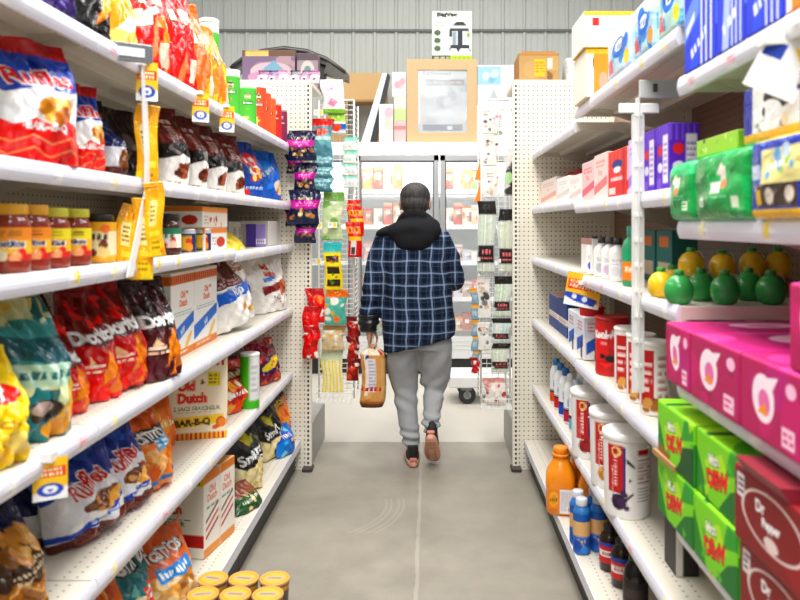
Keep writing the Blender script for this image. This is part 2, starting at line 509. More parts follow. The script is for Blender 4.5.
# ------------------------------------------------------------------ the setting: floor and back wall
def floor_mat():
    m, nt, b = newmat('concrete')
    e = Expr(nt)
    tc = nt.nodes.new('ShaderNodeTexCoord')
    sp = nt.nodes.new('ShaderNodeSeparateXYZ'); nt.links.new(tc.outputs['Object'], sp.inputs[0])
    def nz(s, d, rough=.6, dist=0):
        n = nt.nodes.new('ShaderNodeTexNoise'); n.inputs['Scale'].default_value = s; n.inputs['Detail'].default_value = d
        n.inputs['Roughness'].default_value = rough; n.inputs['Distortion'].default_value = dist
        nt.links.new(tc.outputs['Object'], n.inputs['Vector']); return n.outputs[0]
    big, mid, fine = nz(1.3, 5, .6, .4), nz(7, 6, .65), nz(120, 2)
    k = e('ADD', e('MULTIPLY', big, .55), e('ADD', e('MULTIPLY', mid, .32), e('MULTIPLY', fine, .13)))
    r = nt.nodes.new('ShaderNodeValToRGB'); nt.links.new(k, r.inputs[0])
    r.color_ramp.elements[0].position = .30; r.color_ramp.elements[0].color = lin('7f796d')+[1]
    r.color_ramp.elements[1].position = .70; r.color_ramp.elements[1].color = lin('a8a294')+[1]
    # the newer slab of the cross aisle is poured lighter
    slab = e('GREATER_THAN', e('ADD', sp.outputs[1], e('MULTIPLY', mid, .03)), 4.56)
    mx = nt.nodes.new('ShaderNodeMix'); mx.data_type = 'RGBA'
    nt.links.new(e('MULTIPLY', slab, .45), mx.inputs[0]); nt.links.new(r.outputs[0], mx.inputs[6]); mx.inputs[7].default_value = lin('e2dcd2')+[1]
    # saw cut filled with pale caulk along the aisle, broken scuffs
    wob = e('ADD', sp.outputs[0], e('MULTIPLY', e('SUBTRACT', mid, .5), .02))
    d1 = e('LESS_THAN', e('ABSOLUTE', e('ADD', wob, .052)), .008)
    d1 = e('MULTIPLY', d1, e('LESS_THAN', sp.outputs[1], 4.56))
    d1 = e('MULTIPLY', d1, e('MULTIPLY', big, .5))
    m2 = nt.nodes.new('ShaderNodeMix'); m2.data_type = 'RGBA'
    nt.links.new(d1, m2.inputs[0]); nt.links.new(mx.outputs[2], m2.inputs[6]); m2.inputs[7].default_value = lin('cfc8bb')+[1]
    # curved scuff left by a trolley wheel
    dx, dy = e('ADD', sp.outputs[0], .62), e('SUBTRACT', sp.outputs[1], 3.52)
    rad = e('SQRT', e('ADD', e('MULTIPLY', dx, dx), e('MULTIPLY', dy, dy)))
    ring = e('LESS_THAN', e('ABSOLUTE', e('SUBTRACT', e('PINGPONG', rad, .03), .012)), .006)
    ring = e('MULTIPLY', ring, e('MULTIPLY', e('LESS_THAN', e('ABSOLUTE', e('SUBTRACT', rad, .46)), .06), e('LESS_THAN', e('ABSOLUTE', e('ADD', dy, .12)), .2)))
    ring = e('MULTIPLY', ring, e('MULTIPLY', e('GREATER_THAN', dx, 0), .12))
    m3 = nt.nodes.new('ShaderNodeMix'); m3.data_type = 'RGBA'
    nt.links.new(ring, m3.inputs[0]); nt.links.new(m2.outputs[2], m3.inputs[6]); m3.inputs[7].default_value = lin('d8d2c6')+[1]
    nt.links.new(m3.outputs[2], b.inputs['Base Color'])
    nt.links.new(e('ADD', e('MULTIPLY', mid, .3), .32), b.inputs['Roughness'])
    bp = nt.nodes.new('ShaderNodeBump'); bp.inputs['Strength'].default_value = .08; bp.inputs['Distance'].default_value = .01
    nt.links.new(mid, bp.inputs['Height']); nt.links.new(bp.outputs[0], b.inputs['Normal'])
    return m
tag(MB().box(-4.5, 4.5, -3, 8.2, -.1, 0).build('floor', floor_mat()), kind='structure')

# corrugated steel wall: wide pans with raised ribs
WY = 7.72
def wall_back():
    pts = []; x = -4.5; pitch = .2286
    while x < 4.5:
        pts += [(x, 0), (x+.012, -.02), (x+.032, -.02), (x+.044, 0), (x+.085, 0), (x+.09, -.005), (x+.10, -.005), (x+.105, 0), (x+.15, 0), (x+.155, -.005), (x+.165, -.005), (x+.17, 0)]
        x += pitch
    V = [(a, WY+b, z) for z in (0, 3.9) for a, b in pts]; n = len(pts)
    o = mk('wall_back', V, [(i, i+1, n+i+1, n+i) for i in range(n-1)], M('c6cac4', .5, .0, .03))
    tag(o, kind='structure')
    t = MB().box(-4.5, 4.5, WY-.032, WY-.018, zat(31, WY)-.012, zat(31, WY)+.012).build('trim_1', M('6f736f', .5))
    tag(t, kind='structure')
wall_back()

# ------------------------------------------------------------------ gondola shelving
CREAM, RAILC = 'e2dccd', 'e4e5ee'
M_CREAM = M(CREAM, .45, 0, .03, 0, 8)
M_PEGC = holes_mat('cream_pegboard', 'ebe6d6', '4a4438', 0, 2, .0254, .0254, .0037, .0037)
M_PEGB = holes_mat('cream_back_board', 'cdc4b0', '4a4438', 1, 2, .0254, .0254, .0035, .0035)
M_PEGR = holes_mat('brown_back_board', '8a6a58', '2a1c16', 1, 2, .0254, .0254, .0035, .0035)
M_SLOT = holes_mat('slotted_upright', 'efeadb', '2c2822', 0, 2, .03, .0254, .0055, .007, round_=False, off=(.5, 0))
M_SLOTY = holes_mat('slotted_post', 'e6dfce', '2c2822', 1, 2, .03, .0254, .004, .007, round_=False, off=(.5, 0))
M_DECK = holes_mat('punched_shelf', 'dcd6c8', '857e70', 0, 1, .030, .0254, .0034, .0034, band=(0, .03, .095))
SD = .44                                                     # shelf depth

def shelf(bay, sgn, xf, y0, y1, z, seed, tags=True):
    """sgn=-1: goes back towards -X (left gondola); origin on the front edge"""
    L = y1-y0
    m = MB()
    m.box(0, SD, 0, L, -.004, 0)
    m.box(0, .012, 0, L, -.036, -.004)
    m.box(.012, SD, 0, .003, -.03, -.004).box(.012, SD, L-.003, L, -.03, -.004)
    m.box(.14, .17, .01, L-.01, -.022, -.004).box(.29, .32, .01, L-.01, -.022, -.004)
    V = np.vstack(m.V); V[:, 0] *= sgn; m.V = [V]
    s = m.build('shelf', M_DECK, bay, loc=(xf, y0, z))
    # price rail with its paper tags
    rng = random.Random(seed)
    nu = int(L/.012)
    cv = Cv(nu, 5, RAILC, 1, seed)
    if tags:
        x = .05
        while x < .93:
            w = .035
            k = rng.random()
            cv.rect(x, .12, x+w, .9, 'fbfbfd')
            if k < .5: cv.rect(x+w*.55, .2, x+w*.95, .85, rng.choice(['f4e25a', 'f2dc4c', 'f7ecb0']))
            elif k < .58: cv.rect(x, .25, x+w, .8, 'f6dce2').rect(x+.006, .4, x+w*.9, .6, 'e8b4c0')
            cv.lines(x+.003, .2, x+w*.5, .8, 2, 'b9bcc8')
            x += rng.uniform(.13, .34)
    C = cv.cells().reshape(-1, 3)
    ys = np.linspace(0, L, nu+1); zs = np.linspace(-.040, .003, 6)
    Y_, Z_ = np.meshgrid(ys, zs)
    xx = .006+.006*np.sin(np.linspace(0, PI, 6))[:, None]+0*Y_
    A = np.stack([-sgn*xx, Y_, Z_], -1).reshape(-1, 3)
    n = len(A)
    B = A.copy(); B[:, 0] = 0
    Fr = grid_faces(nu, 5)
    ed = [[i, i+1, n+i+1, n+i] for i in range(nu)]+[[5*(nu+1)+i, 5*(nu+1)+i+1, n+5*(nu+1)+i+1, n+5*(nu+1)+i] for i in range(nu)]
    ed += [[j*(nu+1), (j+1)*(nu+1), n+(j+1)*(nu+1), n+j*(nu+1)] for j in range(5)]+[[j*(nu+1)+nu, (j+1)*(nu+1)+nu, n+(j+1)*(nu+1)+nu, n+j*(nu+1)+nu] for j in range(5)]
    cols = np.vstack([C, np.tile(lin(RAILC), (len(ed), 1))])
    r = mk('price_rail', np.vstack([A, B]), np.vstack([Fr, ed]), printed('plastic'), s, cols)
    bm = bmesh.new(); bm.from_mesh(r.data); bmesh.ops.recalc_face_normals(bm, faces=bm.faces); bm.to_mesh(r.data); bm.free()
    for yb in (.008, L-.012):
        b = MB().prism([(sgn*.06, -.004), (sgn*SD, -.004), (sgn*SD, -.11), (sgn*(SD-.03), -.11)], 1, yb, yb+.004)
        b.build('shelf_bracket', M_CREAM, s)
    return s

def bay(sgn, xf, xdeck, xback, y0, y1, rows, back, label, seed, first):
    o = empty('gondola_shelving', (xback, y0, 0), 0, label, 'shelving', 'aisle gondola sections')
    L = y1-y0
    inv = Matrix.Translation((-xback, -y0, 0))
    def child(ob):
        ob.location = Vector(ob.location)-Vector((xback, y0, 0)); return ob
    child(MB().box(-.01, .01, 0, L, .1, 2.1).build('back_panel', back, o, loc=(xback, y0, 0)))
    for yy in ([0, L] if first else [L]):
        child(MB().box(-.014, .014, -.015, .015, 0, 2.12).build('slotted_upright', M_SLOTY, o, loc=(xback-sgn*.02, y0+yy-(.015 if yy else -.015), 0)))
    for i, z in enumerate(rows):
        child(shelf(o, sgn, xf, y0+.003, y1-.003, z, seed+i))
    # base deck and kick plate
    d = MB().box(0, abs(xback-xdeck)-.04, 0, L-.004, -.03, 0)
    V = np.vstack(d.V); V[:, 0] *= sgn; d.V = [V]
    dk = d.build('base_deck', M_DECK, o, loc=(xdeck, y0+.002, .169)); child(dk)
    a, b = sorted((xdeck-sgn*.004, xdeck))
    MB().box(a-xdeck, b-xdeck, 0, L-.004, -.042, .002, 0).build('price_rail', M(RAILC, .4), dk)
    a, b = sorted((xdeck+sgn*.03, xdeck+sgn*.05))
    k = MB().box(a-xdeck, b-xdeck, 0, L-.004, 0, .135).build('kick_plate', M('2a2826', .5), o, loc=(xdeck, y0+.002, 0)); child(k)
    return o
YB = [.48, 1.66, 2.84, 4.02]
LROWS = [1.81, 1.492, 1.274, .909, .549]
XBL, XBR = XL-SD-.012, XR+SD+.012
where = ['nearest the camera', 'in the middle of the run', 'at the far end']
for i in range(3):
    rows = list(LROWS)
    if i == 2: rows[2] -= .012
    bay(-1, XL, -.725, XBL, YB[i], YB[i+1], rows, M_PEGB, 'cream shelving section of the left snack run, '+where[i], 10*i, i == 0)
RROWS = [[1.705, 1.378, 1.015, .683], [1.825, 1.455, 1.18, .838, .465], [1.775, 1.472, 1.19, .844, .475]]
for i in range(3):
    bay(1, XR, .53, XBR, YB[i], YB[i+1], RROWS[i], M_PEGR, 'cream shelving section of the right drinks run, '+where[i], 50+10*i, i == 0)

# perforated end panels closing both runs
def end_panel(x_in, x_out, ztop, label):
    o = empty('pegboard_divider', (x_in, 4.03, 0), 0, label, 'panel', 'perforated end panels')
    s = 1 if x_out > x_in else -1
    a, b = sorted((s*.035, x_out-x_in))
    MB().box(a, b, .002, .018, .0, ztop).build('perforated_panel', M_PEGC, o)
    a, b = sorted((0, s*.034))
    p = MB().box(-.017, .017, 0, .03, 0, ztop).build('slotted_upright', M_SLOT, o, loc=(s*.017, -.004, 0))
    a, b = sorted((-s*.012, s*.045))
    MB().box(a, b, -.05, .03, 0, .022, .004).build('levelling_foot', M('3b3835', .5), o)
    return o
end_panel(-.664, -1.24, zat(84, 4.02), 'cream pegboard end panel with slotted upright closing the left shelving run')
end_panel(.463, 1.06, zat(83, 4.02), 'cream pegboard end panel with slotted upright closing the right shelving run')

# end caps behind the panels (seen edge on)
def end_cap(x_in, x_out, label):
    s = 1 if x_out > x_in else -1
    o = empty('end_cap_shelving', (x_in, 4.068, 0), 0, label, 'shelving', 'end caps')
    a, b = sorted((0, x_out-x_in))
    MB().box(a, b, 0, .56, 0, .235, .004).build('base', M('a09e9a', .5), o)
    MB().box(a, b, 0, .03, .235, 2.16).build('back_panel', M_CREAM, o)
    MB().box(a, b, 0, .42, 2.165, 2.19).build('top_shelf', M_CREAM, o)
    return o
end_cap(-.675, -1.25, 'end cap behind the left pegboard panel with grey base and top shelf')
end_cap(.474, 1.15, 'end cap behind the right pegboard panel with grey base and top shelf')

# ------------------------------------------------------------------ freezer with glass doors
FY = 6.6
def freezer():
    W0, W1 = -1.45, .90
    o = empty('display_freezer', (0, FY, 0), 0, 'white glass-door display freezer standing against the corrugated back wall', 'freezer')
    wh = M('f3f3f3', .35, 0, .01)
    c = MB()
    c.box(W0, W1, .95, 1.0, .1, 2.13).box(W0, W0+.05, .02, .95, .1, 2.13).box(W1-.05, W1, .02, .95, .1, 2.13)
    c.box(W0, W1, .02, 1.0, 2.03, 2.13).box(W0, W1, .02, 1.0, .14, .34)
    c.build('cabinet', wh, o)
    MB().box(W0, W1, 0, .02, 2.015, 2.125, .003).build('header', wh, o)
    b = MB().box(W0, W1, 0, .02, .145, .345, .003)
    for k in range(3): b.box(W0, W1, -.004, 0, .30-.012*k*3, .312-.012*k*3)
    b.build('base_grille', M('d9dad9', .4), o)
    MB().box(W0, W1, .03, .06, 0, .145).build('kick_plate', M('1e1e1e', .5), o)
    for z in (.68, 1.02, 1.36, 1.69):
        s = MB().box(W0+.06, W1-.06, .18, .9, z-.012, z).build('shelf', M('e9ecee', .4), o)
        MB().box(W0+.06, W1-.06, .17, .18, z-.03, z+.012).build('price_rail', M('ffffff', .4), s)
    dw = .775
    x = at(439.5, 0, FY)[0]
    al = M('b2b5b7', .35, .6, .02); dk = M('4a4d50', .4)
    for k in (-2, -1, 0):
        a = x+k*dw+.006; bb = a+dw-.012
        d = MB().box(a, a+.045, 0, .02, .35, 2.01).box(bb-.045, bb, 0, .02, .35, 2.01).box(a, bb, 0, .02, .35, .40).box(a, bb, 0, .02, 1.96, 2.01)
        d = d.build('door', al, o)
        MB().box(a+.045, bb-.045, .008, .012, .40, 1.96).build('pane', glass_mat('freezer_glass', 'e8f0f2', .16, .03), d)
        MB().box(a+.045, a+.055, .002, .02, .40, 1.96).box(bb-.055, bb-.045, .002, .02, .40, 1.96).box(a+.045, bb-.045, .002, .02, 1.945, 1.96).build('gasket', dk, d)
        MB().tube([(bb-.022, 0, .95), (bb-.022, -.04, .97), (bb-.022, -.04, 1.38), (bb-.022, 0, 1.40)], .008).build('handle', al, d)
    # middle door (right of the man) hinges the other way: one more leaf to the right
    a = x+dw-dw+.006
    return o
fz = freezer()
for xx in (-.95, -.2, .45):
    area_light('freezer_lamp', (xx, FY+.14, 2.0), 1.0, .12, 13, (math.radians(25), 0, 0))
# ------------------------------------------------------------------ printed designs of the snack bags
TAN, CHIP, CHIP2 = 'd9a25a', 'e8b868', 'c98d3f'
def d_ridged_bbq(cv):          # white bag, blue top, red zigzag foot
    cv.band(0, 1, 'eef0f4').blobs(0, .3, 1, .7, 9, .10, ['ffffff', 'e3e6ee', 'f6f7fa'])
    cv.poly([(0, .62), (.12, .56), (.5, .64), (.8, .60), (1, .66), (1, 1), (0, 1)], '1f4fa8').poly([(.1, .9), (.35, .72), (.6, .95), (.9, .80), (1, 1), (.1, 1)], '2a62c0').band(.93, 1, 'c8281e')
    cv.ell(.66, .45, .2, .11, CHIP, .5).ell(.70, .40, .14, .08, 'c57a33', .7).ell(.5, .48, .12, .06, CHIP2, .9)
    cv.text('Ruffles', .52, .72, .17, 'ffffff', .05, maxw=.98, bold=.06).text('Ruffles', .52, .72, .15, 'd8202a', .05, maxw=.9, bold=.03)
    cv.zigfill(.34, .035, 2.5, 'e3341f').zig(.20, .035, 2.5, .008, 'f5a27c').zig(.10, .035, 2.5, .008, 'f5a27c')
    cv.text('BAR-B-Q', .52, .30, .085, 'ffffff', 0, maxw=.74, bold=.04)
def d_ridged_ad(cv):           # white bag, blue crown, dark red-brown foot
    cv.band(0, 1, 'e6e7ec').blobs(0, .2, 1, .6, 8, .1, ['f6f7fa', 'd9dbe3', 'ffffff'])
    cv.poly([(0, .60), (.3, .74), (.55, .70), (1, .62), (1, 1), (0, 1)], '1b469c').poly([(.1, .98), (.3, .8), (.5, .93), (.7, .83), (.9, 1)], '2f6bc6').band(.96, 1, '173b86')
    cv.ell(.58, .46, .3, .1, '7b4a2a').blobs(.34, .38, .84, .53, 16, .035, ['a8622f', 'd89a55', '5e3018', 'c9854a', 'e4b478']).ell(.72, .40, .2, .07, CHIP, .3)
    cv.text('Ruffles', .48, .69, .20, 'ffffff', .14, maxw=.96, bold=.07).text('Ruffles', .48, .69, .175, 'c81f33', .14, maxw=.9, bold=.03)
    cv.band(.22, .30, '1e55b4', .16).lines(.35, .22, .85, .30, 2, 'dfe8fa')
    cv.poly([(0, 0), (1, 0), (1, .2), (.6, .14), (.3, .2), (0, .12)], '6b2a1e').poly([(.1, 0), (.5, 0), (.4, .1)], '8d3a28').poly([(.6, .02), (.95, .02), (.8, .12)], '7e3226')
def d_zigwood(cv):             # brown zigzag with dark roast photo
    cv.band(0, 1, 'dfe0e4').band(.62, 1, '1c2a55').ell(.4, .62, .5, .14, '5a3c22').blobs(.1, .5, .9, .72, 14, .07, ['c79351', '8c5c2c', 'e0b878', '41301f'])
    cv.zigfill(.52, .03, 2.5, '4a3018').zigfill(.38, .03, 2.5, 'a06c2c')
    for k, c in ((.33, 'dcae70'), (.24, '7a4e20'), (.16, 'd0a060'), (.07, '7a4e20')): cv.zig(k, .045, 2.5, .012, c)
    cv.wm(.58, .485, .036, 'e0d2b8', .55, .35).wm(.62, .435, .036, 'e0d2b8', .55, .35)
def d_silver(cv):
    cv.band(0, 1, 'd8dae0').band(.55, 1, '1d2f66').ell(.6, .35, .25, .2, '8a5a2c').band(0, .2, '5c2a20')
def d_dorito(base, dark, fire):
    def f(cv):
        cv.band(0, 1, base).poly([(0, .68), (.3, .60), (.6, .66), (1, .58), (1, 1), (0, 1)], dark).tris(12, 0, .6, 1, 1, .09, [base, dark, fire])
        cv.blobs(0, 0, 1, .35, 16, .09, [fire, base, 'e0421f' if fire != '5e2230' else '6e2a38'])
        cv.poly([(.34, .14), (.84, .28), (.60, .55)], 'c9741d').poly([(.38, .17), (.79, .29), (.59, .52)], 'f09a2c').poly([(.50, .04), (.86, .11), (.72, .30)], 'e08a26')
        cv.poly([(.0, .58), (.18, .72), (.95, .74), (1, .60), (.5, .52)], dark)
        cv.text('Doritos', .48, .635, .15, '101010', .06, maxw=.99, bold=.09).text('Doritos', .48, .64, .135, 'ffffff', .06, maxw=.93, bold=.05)
        cv.poly([(.42, .70), (.5, .82), (.58, .70)], fire).poly([(.14, .36), (.2, .46), (.3, .38)], 'ffd9b0').rect(.1, .34, .42, .37, 'f7e6d8').lines(.1, .28, .45, .33, 1, 'f5d5c0')
    return f
d_red = d_dorito('c8201c', '7a0f14', 'e6391f')
d_maroon = d_dorito('54141f', '2e0a12', '5e2230')
def d_lays(cv):
    cv.band(0, 1, 'f6d51e').ell(.42, .70, .40, .13, 'f9e26a', -.2).ell(.40, .70, .34, .10, 'd6231f', -.2)
    cv.text("Lay's", .40, .70, .14, 'ffffff', .12, maxw=.66, bold=.05).text('Classic', .55, .42, .07, 'b88a10', 0).ell(.5, .2, .42, .15, 'ecc955').ell(.65, .22, .22, .11, 'f3dc8c').ell(.3, .16, .22, .1, 'e5bd42')
def d_teal(cv):
    cv.band(0, 1, '2f7d83').blobs(0, .3, 1, 1, 20, .12, ['d8dcb4', '4f9a9a', 'e8e2b8', '2a6a72', 'c9d3ae', '8fbcae'])
    cv.poly([(0, .62), (.7, .5), (1, .56), (1, .70), (.4, .72), (0, .78)], '1f5f68').poly([(.1, .86), (.5, .93), (.4, .99), (0, .99)], 'e6c66a')
    cv.band(.38, .54, 'bcd6c4', -.05).wm(.5, .46, .07, '2c7078', .8, -.08).ell(.35, .22, .22, .08, '332a2a').ell(.34, .24, .14, .05, 'b9a8a4')
    cv.ell(.78, .18, .26, .12, 'e3b04a', .5).ell(.85, .30, .16, .10, 'edc66a', .8).ell(.55, .08, .2, .07, 'd59c38').rect(.0, .0, .2, .3, '2d7077')
def d_tost_orange(cv):
    cv.band(0, 1, 'e08a35').band(.66, 1, 'e0792a').tris(8, 0, .8, 1, 1, .1, ['f2a444', 'c8641e']).blobs(.1, .08, .95, .55, 16, .09, ['e9bf86', 'd79a55', 'f0cf9c', 'c77f38'])
    cv.poly([(0, .66), (1, .60), (1, .76), (0, .80)], '231815').text('TOSTITOS', .5, .70, .11, 'ffffff', -.03, maxw=.95, bold=.05).poly([(.45, .5), (.95, .56), (.95, .68), (.45, .62)], '4fa3d8').lines(.5, .53, .92, .64, 2, 'e8f4fb').band(.1, .16, '3f7fb4', .08).ell(.25, .25, .2, .1, 'c66a22')
def d_tost_teal(cv):
    cv.band(0, 1, 'd8cbb0').blobs(0, 0, 1, .5, 26, .07, ['e6cda0', 'c9a468', 'f2e2c0', 'b98a4c']).poly([(0, .4), (.4, .36), (.62, .2), (.6, 0), (0, 0)], '1f7a7c').poly([(0, .45), (1, .58), (1, 1), (0, 1)], '1f7d80').tris(10, 0, .1, .5, .9, .07, ['3aa09c', '8ec8bc', '176468', 'd3573a'])
    cv.text('TOSTITOS', .55, .78, .15, '0d2a2a', 0, maxw=1.0, bold=.09).text('TOSTITOS', .55, .785, .135, 'ffffff', 0, maxw=.94, bold=.04).rect(.6, .42, .9, .58, 'd8533a').lines(.63, .45, .88, .56, 2, 'fff0e8')
def d_tost_scoop(cv):
    cv.band(0, 1, 'dcae72').blobs(0, 0, 1, .6, 26, .08, ['edd0a0', 'd19a58', 'f4e0bc', 'b87e3e']).band(.6, 1, 'd9752c').text('TOSTITOS', .5, .8, .14, '1a1210', 0, maxw=1.0, bold=.08).text('TOSTITOS', .5, .805, .12, 'ffffff', 0, maxw=.94, bold=.04).rect(.2, .5, .85, .66, '4a90cc').wm(.52, .58, .08, 'ffffff', .55, 0).band(0, .12, 'cfd3d6')
def d_orange_plain(cv):
    cv.band(0, 1, 'e07f28').blobs(0, 0, 1, 1, 14, .12, ['ef9b3c', 'c96a1c', 'f5b054']).wm(.5, .5, .12, 'fff0d0', .7, .05).band(.9, 1, 'd06a1c')
def d_takis(base, tip):
    def f(cv):
        cv.band(0, 1, base).blobs(0, .4, 1, 1, 10, .08, ['f4ead4', tip, base, base]).blobs(0, 0, 1, .3, 6, .09, [tip, base])
        cv.poly([(.2, .05), (.42, .5), (.5, .5), (.3, .05)], 'ff8f6a').poly([(.55, .2), (.85, .3), (.7, .62)], tip).poly([(.15, .52), (.5, .62), (.9, .55), (.85, .80), (.4, .84), (.12, .74)], base)
        cv.wm(.5, .66, .15, '1d4a16', .86, .12).wm(.5, .665, .13, 'f3efd2', .8, .12).rect(.55, .1, .8, .3, 'f6d9c8')
    return f
def d_purple(cv):
    cv.band(0, 1, '4a3a7e').blobs(0, 0, 1, 1, 14, .1, ['6a4fa0', '2e2a5c', '8a62b0', '3a3a80']).band(.0, .22, '352a60').ell(.4, .5, .28, .12, 'd8cfe8').wm(.4, .5, .09, '4a2a80', .5, 0)
def d_blackorange(cv):
    cv.band(0, 1, '20201f').poly([(.3, .25), (.9, .45), (.6, .8)], 'd98a34').poly([(.36, .32), (.8, .46), (.6, .72)], 'f0b458').blobs(0, 0, 1, 1, 12, .06, ['3c3c3c', '101010', '5a5a5a']).wm(.4, .88, .1, 'f4f0e8', .7, .0)
def d_orangewhite(cv):
    cv.band(0, 1, 'ece5d8').band(0, .35, 'e09a34').poly([(0, .35), (.5, .55), (1, .3), (1, .9), (0, .8)], 'e8a640').blobs(0, 0, 1, 1, 8, .08, ['f5d28a', 'ffffff', 'd07f22']).band(.8, 1, '2a2420')
def d_choco(seed):
    def f(cv):                  # maroon top, black middle, white foot with pretzel picture
        cv.band(0, 1, 'f3f1ee').band(.50, 1, '6a2420').blobs(.0, .52, 1, 1, 10, .07, ['7d2e26', '551a18', '8d3a2e']).poly([(0, .36), (.5, .44), (1, .36), (1, .60), (0, .56)], '201614')
        cv.blobs(.1, .44, .9, .54, 6, .04, ['8e8a88', '3a302c']).rect(.28, .62, .5, .80, 'c9a9a2').lines(.3, .64, .48, .78, 4, '5a201c').wm(.5, .86, .06, 'ead8d0', .5, 0)
        cv.ell(.55, .22, .26, .1, '6e3320', .5).blobs(.34, .12, .8, .3, 8, .04, ['5a2616', '8a4a2c', 'a8603a']).lines(.1, .03, .5, .09, 1, 'b8b0a8')
    return f
def d_munchies(cv):
    cv.band(0, 1, '2b62b4').blobs(0, .3, 1, 1, 6, .1, ['2a6fd0', '1d4c9a']).ell(.42, .72, .38, .13, 'd8322a', .2).wm(.42, .72, .11, 'ffffff', .5, .2).ell(.5, .5, .34, .11, 'e8e4d4').blobs(.2, .36, .8, .56, 9, .06, ['e8b04a', 'f2d488', 'c8641e', 'd83a2a']).band(.12, .26, '1f58b0').wm(.5, .2, .06, 'cfe4ff', .8, 0).blobs(0, 0, .4, .14, 4, .07, ['c8302a', 'e04a38'])
def d_blue(cv):
    cv.band(0, 1, '2a7ed8').blobs(0, .2, 1, 1, 8, .12, ['3a92ea', '1d64b8', '56a6f0']).band(.0, .3, '2a72c8', .2).ell(.75, .3, .3, .16, 'e8dcc4').blobs(.55, .18, .95, .44, 6, .06, ['d8803a', 'f0c070', 'c04a2a']).wm(.35, .65, .1, 'dff0ff', .7, .5)
def d_smallnut(cv):
    cv.band(0, 1, 'efe9e0').band(.78, 1, '1a2a4e').band(0, .2, '1d2d55').blobs(.1, .2, .9, .6, 10, .09, ['d8552a', 'f0a060', 'c03a20', 'e8d2b8']).wm(.5, .68, .12, 'c23a22', .6, 0)
def d_old_rip(cv):             # white bag with brown photo and blue band
    cv.band(0, 1, 'f4f2ee').poly([(.0, .60), (.75, .60), (.75, 1), (.05, 1)], '6a3326').rect(.2, .74, .45, .92, 'b59a8e').lines(.2, .62, .7, .70, 2, 'caa')
    cv.poly([(.12, .38), (.95, .48), (.95, .62), (.12, .56)], '2376d0').text('Rip', .55, .51, .17, 'ffffff', .12, maxw=.7, bold=.03).blobs(.55, .1, .95, .34, 6, .07, ['e8b85a', 'f2d48e', 'd89a3a'])
    cv.text('Old', .86, .86, .07, 'd8641e', 0, maxw=.24).text('Dutch', .86, .78, .07, 'd8641e', 0, maxw=.28)
def d_old_bag(cv):
    cv.band(0, 1, 'f6f4f0').text('Old', .46, .86, .12, 'd0501c', -.08, maxw=.5, bold=.06).text('Dutch', .52, .73, .12, 'd0501c', -.08, maxw=.74, bold=.06)
    cv.poly([(.28, .58), (.62, .64), (.62, .70), (.28, .65)], '3a8ed8').poly([(.22, .34), (.72, .46), (.72, .58), (.22, .50)], '8e1a2a').poly([(.66, .3), (.96, .4), (.94, .68), (.68, .6)], 'b5632c').blobs(.68, .34, .92, .62, 6, .05, ['d8803a', '8e3a1c']).blobs(.45, .2, .65, .32, 5, .03, ['6a2a1c', '9a4a2c'])
def d_smart(cv):
    cv.band(0, 1, 'e9dcae').blobs(.05, .02, .95, .4, 22, .06, ['f5ecc8', 'dcc68a', 'f0e2b4', 'cdb676']).poly([(0, .46), (.3, .34), (.6, .44), (1, .40), (1, 1), (0, 1)], '191816').blobs(0, .7, 1, 1, 6, .09, ['2c2a28', '101010'])
    cv.ell(.5, .72, .09, .09, 'd8d034').poly([(.3, .84), (.42, .66), (.46, .68)], 'e8e25a').poly([(.7, .84), (.6, .66), (.55, .68)], 'b8c83a').text('Smart', .45, .54, .15, 'ffffff', .25, maxw=.8, bold=.02).text('food', .72, .46, .10, 'f2f2ea', .25, maxw=.5)
def d_cheetos(cv):
    cv.band(0, 1, 'e88a1c').band(.82, 1, '1d1a18', .1).text('Cheetos', .5, .78, .13, '241812', .2, maxw=.9, bold=.08).text('Cheetos', .5, .785, .11, 'ffd83a', .2, maxw=.85).blobs(0, .35, 1, .7, 10, .08, ['f4a83a', 'd06a14', 'ffc35a']).poly([(.4, .05), (1, .12), (1, .38), (.5, .3)], '2a72c4')
def d_bluefun(cv):
    cv.band(0, 1, '2f86cf').blobs(0, .0, 1, 1, 16, .12, ['5cb8e4', '1d62b4', '8fd0ea', '3a9ad8', 'e8d48a']).ell(.5, .7, .3, .12, '1a56b0').wm(.5, .7, .13, 'ffffff', .5, 0)
def d_greenred(cv):
    cv.band(0, 1, '2c5a34').blobs(0, 0, 1, 1, 12, .13, ['3f7a44', '1f4228', '8a4a2c', 'd8c49a']).band(.7, 1, '8a5236').wm(.5, .5, .16, 'e8efd8', .7, .1)
def d_party(cv):
    cv.band(0, 1, 'd9581f').blobs(0, 0, 1, 1, 26, .11, ['f08a2c', 'c8301c', 'f6b04a', 'fff0d8', 'e0641e', 'b8281c']).band(.72, .9, '7a1d2a').wm(.5, .8, .12, 'ffe8c0', .6, 0).wm(.5, .45, .12, 'ffffff', .85, .1)
def d_funnel(cv):
    cv.band(0, 1, '8a1f3c').blobs(0, 0, 1, 1, 22, .09, ['c8303a', '5a1a3a', 'e86a4a', '3a2a5a', 'f0a070']).ell(.5, .48, .42, .16, '3a2370', .3).ell(.52, .50, .36, .1, 'e8d23a', .3).text('Funyuns', .52, .50, .09, 'c81f7a', .3, maxw=.62, bold=.05).blobs(.1, .02, .9, .22, 8, .08, ['c85a2c', '8a2a1c'])
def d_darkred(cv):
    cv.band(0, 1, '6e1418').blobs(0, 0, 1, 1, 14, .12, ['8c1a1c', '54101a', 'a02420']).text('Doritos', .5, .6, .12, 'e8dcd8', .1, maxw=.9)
def d_darkbrown(cv):
    cv.band(0, 1, '33201c').blobs(0, 0, 1, 1, 14, .1, ['4a2a22', '241412', '6a4030', '8a5a44']).rect(.3, .5, .6, .7, '8a7a74')
